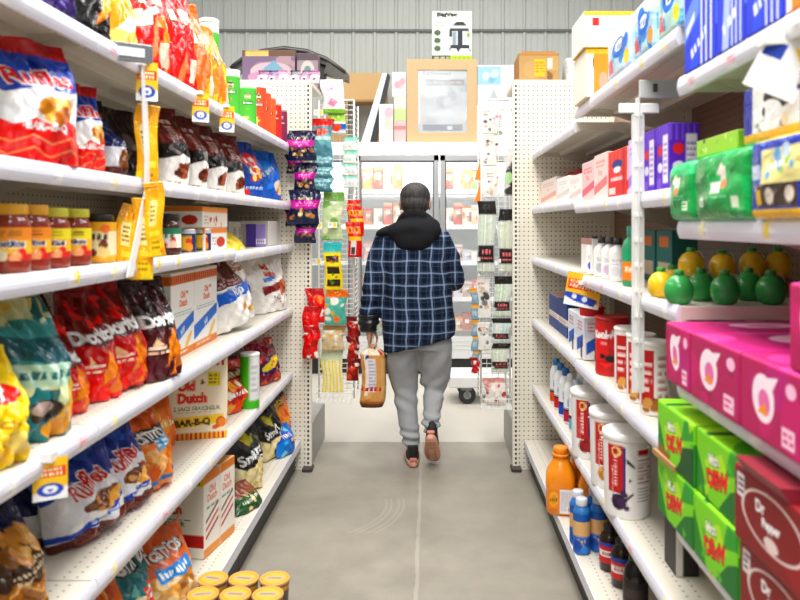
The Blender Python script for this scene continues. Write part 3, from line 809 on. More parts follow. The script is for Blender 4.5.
def d_darkmix(cv):
    cv.band(0, 1, '3a1c20').blobs(0, 0, 1, 1, 14, .1, ['5a2428', '1f1418', '6e3428']).rect(.3, .4, .7, .55, '9a8478')

# ------------------------------------------------------------------ left run: bags set from their extent along the aisle
CLEAR = {1.81: .9, 1.492: .27, 1.274: .165, .909: .318, .549: .312, .171: .335}
def bagL(z, x0, x1, vtop, design, label, D=.10, off=.03, name='chip_bag', cat='snack bag', group=None, seed=None, lean=.10, yaw=.36, Hk=1., roll=0., **kw):
    """package whose silhouette spans x0..x1 of the aisle view, turned a little toward the shopper coming up the aisle"""
    X = XL-off-.03
    Y = -X*F/(VX-(x0+x1)/2-.11*(x1-x0)-1.5)
    perpx = F/Y*(math.sin(yaw)+abs(X)/Y*math.cos(yaw))
    thick = D*.5*F/Y*(math.cos(yaw)-abs(X)/Y*math.sin(yaw))
    W = max(.07, ((x1-x0)*1.32-max(0, thick)*.6)/perpx)
    H = min(zat(vtop, Y+.04)-z, CLEAR.get(round(z, 3), .3))*Hk
    s = seed if seed is not None else int(x0*7+vtop)
    px, py = X-math.cos(yaw)*-.03, Y-.03*math.sin(yaw)
    o = bag(name, label, cat, W, H, D, design, (px, py, z+.001+abs(math.sin(roll))*W*.42), RL-yaw, group, lean, s, Y=Y, **kw)
    o.rotation_euler = (0, roll, RL-yaw)
    return o

Z1, Z2, Z3, Z4, Z5, Z0 = 1.81, 1.492, 1.274, .909, .549, .169
g = 'snack bags on the left top shelf'
bagL(Z1, 18, 74, -48, d_purple, 'purple snack bag on the left top shelf, nearest the camera', group=g, D=.12)
bagL(Z1, 76, 110, -40, d_blackorange, 'black snack bag with orange chip on the left top shelf, next to the purple bag', group=g, D=.12)
bagL(Z1, 110, 134, -34, d_orangewhite, 'orange and white snack bag squeezed beside the red bags on the left top shelf', group=g, off=.06)
bagL(Z1, 133, 169, -45, d_takis('d0211f', 'f0912c'), 'glossy red chili snack bag on the left top shelf, nearer of the two', group=g, D=.13, off=.02, slump=.0)
bagL(Z1, 168, 196, -28, d_takis('d2241f', 'c8301c'), 'glossy red chili snack bag on the left top shelf, farther of the two', group=g, D=.13, off=.02, slump=.0)
bagL(Z1, 190, 213, 2, d_takis('e07a1c', 'f4b23c'), 'orange chili snack bag on the left top shelf, right after the red bags', group=g, D=.12, off=.03)
bagL(Z1, 206, 227, 26, d_takis('e8902a', 'f8c45c'), 'orange chili snack bag on the left top shelf, beside the green tube cans', group=g, D=.11, off=.02)

g = 'snack bags on the second left shelf'
bagL(Z2, -14, 70, 36, d_ridged_bbq, 'large barbecue ridged chip bag at the left edge, blue top and red zigzag foot', group=g, D=.13, off=-.0, seed=5, lean=.03, yaw=.6)
bagL(Z2, 66, 104, 84, d_ridged_bbq, 'smaller-looking barbecue ridged chip bag just behind the large one on the same shelf', group=g, D=.12, off=.02, seed=9, lean=.08, yaw=.5)
bagL(Z2, 99, 124, 120, d_silver, 'white snack bag just beyond the two barbecue chip bags', group=g, D=.10, off=.03)
bagL(Z2, 84, 112, 92, d_darkbrown, 'dark brown snack bag deep on the shelf behind the barbecue bags', group=g, D=.08, off=.20)
bagL(Z2, 112, 142, 92, d_darkbrown, 'dark brown snack bag deep on the shelf behind the yellow pouches', group=g, D=.08, off=.2)
for i, (a, b, vt) in enumerate(((160, 186, 98), (185, 205, 103), (204, 224, 107), (222, 242, 113))):
    bagL(Z2, a, b, vt, d_choco(i), 'maroon, black and white pretzel bag, %s in the row of four' % ('first', 'second', 'third', 'last')[i], group=g, D=.10, off=.03, seed=40+i, lean=.06)
bagL(Z2, 240, 259, 143, d_munchies, 'blue snack bag with red oval, right after the maroon pretzel bags', group=g, D=.09, off=.03, lean=.04)
bagL(Z2, 259, 278, 143, d_blue, 'bright blue snack bag leaning on the second left shelf', group=g, D=.09, off=.03, lean=.05)
bagL(Z2, 277, 289, 172, d_smallnut, 'small nut packet with navy top at the far end of the second left shelf', group=g, D=.06, off=.03, name='nut_packet', lean=.05)

g = 'snack bags on the fourth left shelf'
bagL(Z4, -40, 32, 350, d_lays, 'bright yellow potato chip bag in the left foreground', group=g, D=.17, off=-.005, seed=3)
bagL(Z4, 8, 74, 288, d_teal, 'large teal and cream chip bag beside the yellow bag', group=g, D=.16, off=.01, seed=11)
bagL(Z4, 52, 90, 318, d_red, 'red tortilla chip bag, partly hidden behind the teal bag', group=g, D=.13, off=.05, seed=21, lean=.2)
bagL(Z4, 80, 123, 292, d_red, 'red tortilla chip bag, middle one of the three red bags', group=g, D=.14, off=.04, seed=22, lean=.22)
bagL(Z4, 106, 150, 278, d_red, 'red tortilla chip bag with dark top, farthest of the three red bags', group=g, D=.15, off=.02, seed=23, lean=.16, roll=-.1, Hk=.95)
bagL(Z4, 145, 180, 276, d_maroon, 'dark maroon tortilla chip bag beside the tall white cartons', group=g, D=.11, off=-.025, seed=24, lean=.14, roll=-.05, Hk=.97)
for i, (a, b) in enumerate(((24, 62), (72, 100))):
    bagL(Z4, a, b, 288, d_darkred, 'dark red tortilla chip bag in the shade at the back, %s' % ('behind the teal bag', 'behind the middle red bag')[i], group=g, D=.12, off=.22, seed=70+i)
bagL(Z4, 212, 252, 258, d_old_rip, 'white, brown and blue ripple chip bag leaning beside the tall cartons', group=g, D=.12, off=.02, seed=31, lean=.12, roll=-.16)
bagL(Z4, 233, 264, 256, d_old_rip, 'white chip bag mostly hidden behind the blue-banded ripple bag', group=g, D=.10, off=.10, seed=32, lean=.1)
bagL(Z4, 250, 285, 256, d_old_bag, 'white chip bag with dark red stripe at the far end of the fourth left shelf', group=g, D=.13, off=.02, seed=33, lean=.08)

g = 'snack bags on the fifth left shelf'
bagL(Z5, -16, 50, 496, d_zigwood, 'brown zigzag chip bag at the lower left edge', group=g, D=.16, off=.02, seed=51, lean=.2)
bagL(Z5, 22, 66, 474, d_silver, 'silver chip bag behind the brown zigzag bag', group=g, D=.12, off=.17, seed=52, lean=.16)
bagL(Z5, 60, 128, 448, d_ridged_ad, 'ridged chip bag with blue top and dark red foot, nearer of the pair', group=g, D=.16, off=.05, seed=53, lean=.2, roll=-.14, Hk=.93)
bagL(Z5, 106, 153, 424, d_ridged_ad, 'ridged chip bag with blue top and dark red foot, farther of the pair', group=g, D=.14, off=.04, seed=54, lean=.16, roll=-.12, Hk=.94)
bagL(Z5, 132, 174, 404, d_tost_orange, 'orange tortilla scoop bag with black brand strip beside the ridged chip bags', group=g, D=.14, off=.03, seed=55, lean=.14, roll=-.08, Hk=.95)
bagL(Z5, 138, 172, 392, d_orange_plain, 'plain orange cheese snack bag behind the tortilla scoop bag', group=g, D=.10, off=.17, seed=56, lean=.05)
bagL(Z5, 219, 252, 362, d_party, 'orange and red crunchy snack bag beside the barbecue carton', group=g, D=.12, off=.03, seed=57, lean=.1)
bagL(Z5, 254, 279, 340, d_funnel, 'purple and red snack bag with yellow oval at the far end of the fifth shelf', group=g, D=.11, off=.02, seed=58, lean=.16)
bagL(Z5, 232, 262, 352, d_funnel, 'red and purple snack bag behind the green and white tube can', group=g, D=.09, off=.16, seed=59, lean=.05)

g = 'snack bags on the left bottom shelf'
XLD = -.725
def bagD(x0, x1, vtop, design, label, D=.12, off=.03, seed=None, lean=.12, **kw):
    o = .725-.776+off
    return bagL(Z0+.002, x0, x1, vtop, design, label, D, o, group=g, seed=seed, lean=lean, **kw)
bagD(92, 132, 558, d_orange_plain, 'orange snack bag at the bottom edge of the picture, left bottom shelf', off=.06, seed=61)
bagD(110, 160, 535, d_tost_teal, 'teal tortilla chip bag with clear foot on the left bottom shelf', D=.14, off=.05, seed=62, lean=.2)
bagD(148, 196, 532, d_tost_scoop, 'clear and orange tortilla scoop bag next to the teal one on the bottom shelf', D=.13, off=.03, seed=63, lean=.2)
bagD(232, 264, 412, d_smart, 'black and cream popcorn bag on the left bottom shelf, nearer of the two', D=.15, off=.04, seed=64, lean=.1)
bagD(254, 283, 402, d_smart, 'black and cream popcorn bag on the left bottom shelf, farther of the two', D=.14, off=.05, seed=65, lean=.1)
bagD(266, 288, 388, d_cheetos, 'orange cheese puff bag at the far end of the left bottom shelf', D=.10, off=.05, seed=66, lean=.04)
bagD(275, 291, 424, d_bluefun, 'small blue snack bag in front of the orange cheese puff bag', D=.07, off=-.005, seed=67, lean=.1, Hk=1.)
bagD(236, 258, 484, d_greenred, 'small green and brown snack packet lying low before the popcorn bags', D=.07, off=.0, seed=68, lean=.5)
# ------------------------------------------------------------------ left run: cartons, jars and cans
def d_od_tall(cv):             # tall white carton with striped orange head
    cv.band(0, 1, 'f5f4f1').band(.86, .97, 'e8902a').stripes(0, .88, 1, .96, 11, 'c8501c', .45)
    cv.text('Old', .5, .73, .085, 'e07a1c', 0, maxw=.6, bold=.05).text('Dutch', .52, .63, .085, 'e07a1c', 0, maxw=.7, bold=.05).ell(.68, .75, .06, .02, 'caa06a').lines(.1, .48, .9, .54, 2, '9fc4b8')
    cv.poly([(0, .12), (1, .36), (1, .50), (0, .30)], '2a7fd0').text('Rip', .5, .30, .10, 'ffffff', .7, maxw=.5).ell(.75, .16, .2, .05, 'eac88a', .6).band(0, .085, 'e0902c').lines(.1, .03, .7, .06, 1, 'fff')
def d_od_tall_side(cv):
    cv.band(0, 1, 'f2f1ee').band(.86, .97, 'e8902a').stripes(0, .88, 1, .96, 11, 'c8501c', .45).rect(.2, .4, .8, .6, 'e4e4e6').lines(.2, .2, .8, .38, 5, 'b8b4ae').band(0, .085, 'e0902c')
def d_bbq(cv):                 # carton face printed BAR-B-Q
    cv.band(0, 1, 'f4ead6').stripes(0, .94, 1, 1, 12, 'c8281e', .5).text('Old', .32, .69, .14, 'd9481c', 0, maxw=.30, bold=.07).text('Dutch', .42, .53, .14, 'd9481c', 0, maxw=.5, bold=.07)
    cv.rect(.68, .68, .90, .86, 'e8dc3a').lines(.7, .70, .88, .84, 3, '8a7a1c').poly([(.56, .70), (.64, .72), (.58, .78)], '7a4a2c').text('2 SACS FRAICHEUR', .5, .395, .05, '4a7a5a', 0, maxw=.86).lines(.15, .33, .8, .355, 1, '8aa694')
    cv.poly([(.05, .13), (.95, .20), (.95, .31), (.05, .28)], 'f2d24a').text('BAR-B-Q', .42, .21, .11, '3a1410', .05, maxw=.66, bold=.05).blobs(.70, .12, .95, .22, 6, .05, ['d8742c', 'e8964a', 'b8521c']).band(0, .08, 'e8c23a').stripes(0, 0, 1, .08, 13, 'c8281e', .5)
def d_bbq_side(cv):
    cv.band(0, 1, 'f4efe4').band(.9, .98, 'd98a3a').text('Old', .5, .78, .1, 'd9601c', 0, maxw=.5).text('Dutch', .5, .66, .1, 'd9601c', 0, maxw=.7).poly([(0, .15), (1, .38), (1, .5), (0, .3)], 'c8281e').lines(.1, .1, .9, .15, 1, 'bba')
def d_bbq_low(cv):
    cv.band(0, 1, 'f6f1e6').band(.88, 1, 'f2d24a').stripes(0, .90, 1, 1, 10, 'c8281e', .5).text('Old', .34, .73, .13, 'd9541c', 0, maxw=.3, bold=.06).text('Dutch', .42, .58, .13, 'd9541c', 0, maxw=.5, bold=.06).lines(.1, .44, .8, .47, 1, '6a8a7a').text('FRAICHEUR', .45, .40, .06, '4a7a5a', 0, maxw=.7).band(.12, .28, 'c2242a').wm(.4, .2, .08, 'ffffff', .5, 0)
def d_low_side(cv):
    cv.band(0, 1, 'f5f1ea').band(.9, 1, 'd88a3c')
    for k in (.25, .74):
        cv.text('Old', k, .80, .09, 'd9601c', 0, maxw=.2).text('Dutch', k, .70, .09, 'd9601c', 0, maxw=.3).lines(k-.18, .55, k+.18, .62, 1, '9ab0a4')
        for q in (.0, .1, .2): cv.poly([(k-.2, .2+q), (k+.2, .36+q), (k+.2, .40+q), (k-.2, .24+q)], ['b83a34', 'c86a60', '8a5a50'][int(q*10)])
    cv.band(0, .1, 'e2a05c').rect(.49, 0, .505, 1, 'd8d2c6')
def d_low_top(cv):
    cv.band(0, 1, 'e6b98a').rect(0, .46, 1, .54, 'f6efe4').stripes(.0, .0, 1, .2, 9, 'f2e6d2', .5).text('Old Dutch', .5, .3, .14, 'd9601c', 0, maxw=.7)

yA, yB, yC = yl(171, .09), yl(194, .09), yl(217, .09)
for i, (a, b) in enumerate(((yA, yB), (yB+.004, yC))):
    o = carton('snack_carton', 'tall white chip carton with orange striped head on the fourth shelf, %s of the pair' % ('nearer', 'farther')[i], 'carton', b-a, .11, .298, {'f': d_od_tall, 's': d_od_tall_side, 't': 'e9dcc4'}, (XL-.09, (a+b)/2, Z4), RL, 'white chip cartons', (a+b)/2, seed=i)
# barbecue carton: its front is turned toward the near end of the aisle
Yc = 2.75
xa, xb = at(168, 0, Yc)[0], at(226, 0, Yc)[0]
carton('snack_carton', 'white chip carton printed BAR-B-Q with red striped foot on the fifth shelf', 'carton', xb-xa, .16, zat(361, Yc)-Z5, {'f': d_bbq, 's': d_bbq_side, 't': 'f0e6d2'}, ((xa+xb)/2, Yc, Z5), .26, 'white chip cartons', Yc, seed=4)
carton('snack_carton', 'big white twin-pack chip carton with orange lid on the bottom shelf', 'carton', .25, .245, .298, {'f': d_bbq_low, 's': d_low_side, 't': d_low_top}, (-.932, 2.60, Z0+.002), -.187, 'white chip cartons', 2.5, seed=5)

def face_cam(x, y): return math.atan2(-x, y)

# salsa and dip jars on the third shelf
def jar(name, label, x, y, z, r, H, lab, liquid, lid, group='jars on the third left shelf', lidlabel=None, Y=None, zl=(.18, .66)):
    o = empty(name, (x, y, z), face_cam(x, y)*.85, label, 'jar', group)
    pr = [(r*.86, 0), (r*.98, H*.03), (r, H*.10), (r, H*.68), (r*.93, H*.77), (r*.80, H*.83), (r*.80, H*.86)]
    lathe_obj('glass_body', pr, M(liquid, .12, 0, .25, 0, 60, .6), o, 28)
    wrap_label(o, r*1.008, H*zl[0], H*zl[1], lab, y, (math.pi*.1, math.pi*1.9))
    lathe_obj('lid', [(r*.86, H*.845), (r*.88, H*.86), (r*.88, H*.97), (r*.84, H), (r*.3, H*.995)], M(lid, .35, 0, .03), o, 28)
    return o
def l_salsa(top):
    def f(cv):
        cv.band(0, 1, 'f2c01e').band(.62, 1, top).band(0, .2, 'c8321e').blobs(.36, .02, .64, .3, 6, .16, ['d8402a', 'e8e0c8', '6a9a34', 'f0b088']).text('Tostitos', .5, .52, .26, 'ffffff', 0, maxw=.34, bold=.09).text('Tostitos', .5, .52, .22, '1d2f66', 0, maxw=.31, bold=.05).lines(.36, .74, .64, .9, 2, '8a6a1c')
    return f
for i, (xc, top, lid) in enumerate(((10, 'e89a1c', 'e8a824'), (31, 'e89a1c', 'e8a824'), (52, 'e8dc2a', 'd8d43a'), (74, 'ece02a', 'd8d43a'))):
    Yj = yl(xc, .06)
    jar('salsa_jar', 'red salsa jar with %s lid on the third left shelf, %s' % (('amber', 'amber', 'lime', 'lime')[i], ('first from the edge', 'second from the edge', 'third from the edge', 'fourth from the edge')[i]), XL-.06, Yj, Z3, .0375, .137-.004*(i > 1), l_salsa(top), '8c2a18', lid)
def l_queso(cv):
    cv.band(0, 1, 'f0b822').band(.1, .75, 'f4e8c8').blobs(.38, .08, .6, .4, 6, .12, ['7a3a1c', 'd87a2c', 'e8d49a']).wm(.5, .6, .2, '3a2a1c', .24, 0).ell(.58, .82, .05, .12, 'e8862a')
jar('dip_jar', 'yellow cheese dip jar with dark lid beside the salsa jars', XL-.06, yl(98, .06), Z3, .043, .122, l_queso, 'e2a41e', '2a2624', zl=(.08, .84))
jar('dip_jar', 'dark brown dip jar with dark lid behind the yellow pouches', XL-.07, yl(118, .07), Z3, .038, .118, lambda cv: cv.band(0, 1, '8a4a2c').band(.3, .8, '6a2a1c'), '54241a', '3a2a24')
def l_jam(cv): cv.band(0, 1, 'f4f0ea').band(.68, 1, '3a8a6a').blobs(.38, 0, .62, .4, 7, .14, ['c8302a', 'e86a4a', 'f0d0b8']).wm(.5, .6, .24, '2a6a4a', .2, 0)
jar('dip_jar', 'dark jar with white, green and red label beside the small navy tins', XL-.06, yl(168, .06), Z3, .040, .130, l_jam, '4a1a14', '2c2420')

def l_navy(cv): cv.band(0, 1, '1b2f66').rect(.4, .1, .62, .75, 'e8c43a').blobs(.42, .1, .6, .5, 4, .16, ['d8502a', 'f0e0b0', 'e8a43a']).band(.86, 1, 'c8ccd6')
for i, xc in enumerate((186, 202)):
    Yj = yl(xc, .05)
    o = empty('dip_can', (XL-.05, Yj, Z3), face_cam(XL, Yj)*.7, 'small navy and yellow tin of dip on the third shelf, %s of the two' % ('nearer', 'farther')[i], 'can', 'small dip tins')
    lathe_obj('can_body', [(.030, 0), (.031, .003), (.031, .078), (.030, .082), (.027, .080)], M('c9ccd0', .3, .8), o, 24)
    wrap_label(o, .0316, .004, .076, l_navy, Yj, (math.pi*.05, math.pi*1.95))
def d_crk(cv): cv.band(0, 1, 'f7efe6').band(.75, 1, 'f0a24a').blobs(.25, .1, .75, .55, 7, .14, ['c86a3a', '3a6ab0', 'e8b88a', '9a3a2a']).lines(.05, .1, .22, .6, 3, 'c8b8a8')
def d_crk2(cv): cv.band(0, 1, 'fbf6f2').band(.78, 1, 'e8963a').rect(.05, .45, .22, .68, '3a6ac8').ell(.7, .35, .2, .25, 'c84a2a').lines(.3, .2, .5, .6, 3, 'b8aa9e')
# two cracker cartons stacked, the lower one carries the upper
ya, yb = yl(205, .03), yl(227, .03)
h1 = .085
carton('cracker_carton', 'white and orange cracker carton standing on the third shelf, lower of the stack', 'carton', (yb-ya), .15, h1, {'f': d_crk2, 's': d_crk, 't': 'f2ece4'}, (XL-.03, (ya+yb)/2, Z3), RL, 'cracker cartons', ya, seed=6)
carton('cracker_carton', 'white and orange cracker carton lying on top of the other one', 'carton', (yb-ya)*1.12, .15, h1*.9, {'f': d_crk, 's': d_crk2, 't': 'f2ece4'}, (XL-.03, (ya+yb)/2-.01, Z3+h1+.001), RL, 'cracker cartons', ya, seed=7)
Z3f = Z3-.012
# far bay of the third shelf
def d_white(cv): cv.band(0, 1, 'e9e6df').lines(.2, .25, .35, .8, 6, '9a9590').lines(.45, .25, .6, .8, 6, '9a9590')
carton('snack_carton', 'plain off-white carton at the back of the third shelf', 'carton', yl(249, .2)-yl(229, .2), .12, .125, {'f': d_white, 's': 'e4e0d8', 't': 'e4e0d8'}, (XL-.2, (yl(249, .2)+yl(229, .2))/2, Z3f), RL, 'plain cartons on the third left shelf', 3)
def d_purpbox(cv): cv.band(0, 1, '4a2a8a').rect(.5, 0, 1, 1, '9a8ac0').rect(.5, .1, 1, .35, 'e8e4f0').lines(.55, .12, .95, .33, 3, '6a5a9a')
carton('tea_carton', 'small purple and white carton standing on the third left shelf', 'carton', .10, .05, .112, {'f': d_purpbox, 's': 'f4f2f6', 't': '5a3a9a'}, (XL-.07, yl(258, .06), Z3f), RL*.35, None, 3.4)
carton('snack_carton', 'plain white carton at the far end of the third left shelf', 'carton', yl(283, .06)-yl(268, .06), .14, .128, {'f': 'f4f2ee', 's': 'ece9e2', 't': 'f0ede6'}, (XL-.06, (yl(283, .06)+yl(268, .06))/2, Z3f), RL, 'plain cartons on the third left shelf', 3.8)
# yellow bag lying flat
o = bag('chip_bag', 'yellow snack packet lying flat at the edge of the third left shelf', 'snack bag', .30, .11, .07, lambda cv: cv.band(0, 1, 'f0d83a').blobs(0, 0, 1, 1, 9, .1, ['f7ea8a', 'e8c42a', 'f4f0c0']), (XL-.01, yl(240, .03), Z3f), RL, None, .75, 77, Y=3.0)

# tube cans
def l_tube(body, dark):
    def f(cv):
        cv.band(0, 1, body).band(.9, 1, 'e8ecea').ell(.5, .70, .055, .07, 'f4e2c8').ell(.5, .74, .05, .025, '2a2018').poly([(.46, .66), (.5, .69), (.54, .66), (.5, .64)], '2a2018').rect(.40, .50, .60, .58, dark).wm(.5, .54, .06, 'ffffff', .17, 0)
        cv.blobs(.4, .05, .6, .35, 6, .09, ['ecd08a', 'd8a84a', body])
    return f
def tube_can(x, y, z, r, H, body, dark, label, group='tube cans on the left top shelf', lid='e6eaea'):
    o = empty('tube_can', (x, y, z), face_cam(x, y)*.8, label, 'can', group)
    lathe_obj('can_body', [(r*.98, 0), (r, .003), (r, H*.955), (r*.99, H*.96)], M(body, .35, 0, .04), o, 24)
    wrap_label(o, r*1.006, .006, H*.95, l_tube(body, dark), y, (0.02, 2*math.pi-.02))
    lathe_obj('lid', [(r*1.03, H*.955), (r*1.04, H*.96), (r*1.04, H*.99), (r*.9, H)], M(lid, .3, 0, .02), o, 24)
    return o
GRN = '5cb84a'
tube_can(XL-.05, yl(231, .05), Z1, .036, .20, GRN, '2a6a24', 'green tube can on the left top shelf, nearer of the standing green pair')
tube_can(XL-.05, yl(248, .05), Z1, .037, .205, GRN, '2a6a24', 'green tube can on the left top shelf, farther of the standing green pair')
tube_can(XL-.15, yl(209, .15), Z1, .040, .42, GRN, '2a6a24', 'tall green tube can rising behind the orange snack bags')
for i, (xc, c, d, nm) in enumerate(((259, 'd8602a', '8a2a14', 'orange-red'), (264, 'e06a24', '8a3414', 'orange'), (269, 'e8742c', '9a3a14', 'light orange'), (275, 'c8322a', '701a14', 'red'), (281, '8a2a5a', '4a1430', 'purple'))):
    tube_can(XL-.04, yl(xc, .04), Z1, .034, .245-.008*i, c, d, '%s tube can on the left top shelf, in the row toward the end panel' % nm)
_lt = l_tube
def l_tube(body, dark):
    return lambda cv: cv.band(0, 1, 'e2e2e2').rect(0, 0, .50, 1, '5ab82a').band(0, .16, '52b024').lines(.53, .3, .66, .85, 5, 'c4c4c8')
tube_can(XL-.03, yl(252, .02), Z5, .042, .25, 'e8e8e6', '4ab02a', 'white and green tube can on the fifth left shelf, beside the purple snack bag', None)
l_tube = _lt

# stack of dip cups wrapped on a tray standing on the floor in the left foreground
yy0 = 1.86
o = empty('cup_tray', (-.52, 2.0, 0), 0, 'cardboard tray stack of dip cups standing on the floor in the left foreground', 'tray')
MB().box(-.13, .13, -.17, .12, 0, .257, .006).build('carton', M('b98a55', .7), o)
def l_cup(cv): cv.band(0, 1, '6a625a').wm(.5, .5, .5, 'f0d8a8', .2, 0).band(.85, 1, 'd8a45a')
def l_lid(cv):
    cv.band(0, 1, 'e4ac58').ell(.5, .5, .46, .46, 'c88f40').ell(.5, .5, .42, .42, 'e8b462')
    a = cv.rng.uniform(-.6, .5); c, d = math.cos(a), math.sin(a)
    cv.poly([(.5+x*c-y*d, .5+x*d+y*c) for x, y in ((-.33, -.10), (.33, -.10), (.33, .10), (-.33, .10))], 'b4aca0')
    cv.poly([(.5+x*c-y*d, .5+x*d+y*c) for x, y in ((-.25, -.03), (.25, -.03), (.25, .04), (-.25, .04))], '8a8076')
rows = [((203, 579), (240, 580), (271, 581)), ((195, 592), (231, 593), (263, 594))]
zc = .36
k = 0
for r_, row in enumerate(rows):
    for c_, (u, v) in enumerate(row):
        Yc = (CZ-zc)*F/(v-VY)
        x = (u+ (6 if r_ == 0 else 0)-VX)*Yc/F
        r = .0415
        lab = 'round dip cup with tan foil lid, %s row, %s of three' % (('back', 'front')[r_], ('left', 'middle', 'right')[c_])
        cup = empty('dip_cup', (-.617+c_*.088+.0*r_, 2.075-.088*r_-.03, .258), face_cam(-.5, 2)*.8, lab, 'cup', 'dip cups on the floor stack')
        lathe_obj('cup_body', [(r*.85, 0), (r*.97, .10), (r*.97, .102)], M('6e665e', .35), cup, 24)
        wrap_label(cup, r*.86, .006, .096, l_cup, 2., (0.02, 2*math.pi-.02), r1=r*.975)
        MBl = MB().lathe([(r*.99, .100), (r*1.03, .103), (r*1.03, .108), (r*.98, .110), (r*.95, .108)], 28).build('rim', M('c49458', .35), cup, True)
        n = 26; cvl = Cv(n, n, 'e4ac58', 1, k*3+1); l_lid(cvl); cc = cvl.cells()
        g2 = np.linspace(-1, 1, n+1); A, B = np.meshgrid(g2, g2)
        # square grid squeezed onto the disc
        X = A*np.sqrt(1-B*B/2)*r*.96; Yy = B*np.sqrt(1-A*A/2)*r*.96
        mk('foil_lid', np.stack([X, Yy, .1085+0*X], -1).reshape(-1, 3), grid_faces(n, n), printed('paper'), cup, cc.reshape(-1, 3)); k += 1

# clip strip with yellow pouches hanging from the left top shelf
Ys = yl(138, .0)
o = empty('clip_strip', (XL+.016, Ys, 1.80), 0, 'white plastic clip strip hanging from the left top shelf edge over the yellow pouches', 'display strip')
pts = [(0, 0, 0), (.002, .0, -.12), (.004, .012, -.27), (.004, .01, -.34), (.006, -.06, -.47), (.008, -.11, -.56)]
def ribbon(pts, w, t=.002, ax=1):
    V = []
    for p in pts:
        for a, b in ((-w/2, -t/2), (w/2, -t/2), (w/2, t/2), (-w/2, t/2)):
            V.append((p[0]+b, p[1]+a, p[2]))
    n = len(pts)
    Fq = [(i*4+k, i*4+(k+1) % 4, i*4+4+(k+1) % 4, i*4+4+k) for i in range(n-1) for k in range(4)]+[(0, 1, 2, 3), ((n-1)*4, (n-1)*4+3, (n-1)*4+2, (n-1)*4+1)]
    return V, Fq
m = MB(); m.add(*ribbon(pts, .034, .003)); m.build('strip', glass_mat('clear_plastic', 'f4f4f2', .82, .25), o)
MB().box(-.006, .006, -.03, .03, -.012, .03, .002).build('hook', M('e6e6e6', .3), o)
def d_pouch(cv): cv.band(0, 1, 'f0bc18').band(.84, 1, 'e8ae10').blobs(.1, .0, .9, .25, 5, .08, ['f8d65a', 'e0a010']).rect(.2, .45, .55, .8, 'f4e6a8').lines(.25, .5, .5, .75, 4, '8a6a1c').rect(.25, .3, .8, .38, 'f6dc6a').lines(.3, .1, .7, .25, 2, 'a87a10')
g = 'yellow seasoning pouches on the clip strip'
def at_strip(u, v, dx=0): return ((u-VX)*(Ys+dx)/F, Ys+dx, zat(v, Ys+dx))
for i, (u, vb, vt, w, tw) in enumerate(((147, 192, 104, .062, 0), (124, 278, 204, .072, -.015), (143, 280, 198, .058, 0.0), (158, 257, 182, .052, .01))):
    Yp = Ys-(-.02, .055, .03, .012)[i]
    W = w; H = (vb-vt)*Yp/F
    p = ((u-VX)*Yp/F, Yp, zat(vb, Yp))
    b = bag('seasoning_pouch', 'yellow seasoning pouch on the clip strip, %s' % ('topmost', 'lower left, nearest the shelf edge', 'lower middle', 'lower right')[i], 'pouch', W, H, .022, d_pouch, p, math.radians(38), g, 0., 90+i, slump=0, Y=Yp, twist=tw)
    b.rotation_euler = (0, math.radians((3, 13, 2, -7)[i]), math.radians(38))

# shelf talkers clipped to the left top shelf
def d_talker(cv):
    cv.band(0, 1, 'f4c81e').band(.52, .78, 'f4c81e').rect(.05, .55, .95, .78, 'e0352a').wm(.5, .72, .08, 'fff2c0', .7, 0).wm(.5, .61, .1, 'fff2c0', .75, 0)
    cv.poly([(0, .18), (1, .30), (1, .0), (0, .0)], 'fdfdfd').ell(.5, .24, .38, .16, '1f56b8').ell(.5, .25, .22, .1, 'f4f8ff').poly([(.4, .26), (.6, .26), (.5, .17)], '1f56b8')
for i, (u, v0, v1) in enumerate(((152, 62, 101), (205, 93, 122), (231, 106, 132))):
    Yt = yl(u-2, -.03); W = .042; H = (v1-v0)*Yt/F
    t = empty('shelf_talker', (XL+.022, Yt, zat(v0, Yt)), 0, 'yellow and red price flag clipped to the left top shelf, %s' % ('nearest the camera', 'middle one of three', 'farthest of three')[i], 'price sign', 'price flags on the left top shelf')
    c = carton('card', None, None, .055, .0015, H, {'f': d_talker, 's': 'f0f0f0'}, (0, 0, -H), math.radians(30), None, Yt, r=0, parent=t, k=1.2)
    MB().box(-.012, .008, -.012, .012, -.006, .006).build('clip', M('e8e8e8', .3), t)
Yt = 1.43
t = empty('shelf_talker', (XL+.022, Yt, zat(458, Yt)), 0, 'yellow and red price flag clipped to the fourth left shelf above the silver chip bag', 'price sign', 'price flags on the left top shelf')
carton('card', None, None, .062, .0015, 42*Yt/F, {'f': d_talker, 's': 'f0f0f0'}, (0, 0, -42*Yt/F), math.radians(30), None, Yt, r=0, parent=t, k=1.2)
MB().box(-.016, .008, -.012, .012, -.006, .012).build('clip', M('e8e8e8', .3), t)
# chrome price holder at the seam of the left top shelf
o = empty('sign_holder', (XL+.034, 1.79, 1.775), math.radians(32), 'grey metal sign holder on the left top shelf edge beside the clip strip', 'sign holder')
MB().box(-.06, .05, -.006, .006, .0, .046, .003).build('frame', M('9a9ea2', .25, .8), o)
MB().box(-.05, .03, -.0075, -.006, .012, .034).build('card', M('d4d8dc', .5), o)
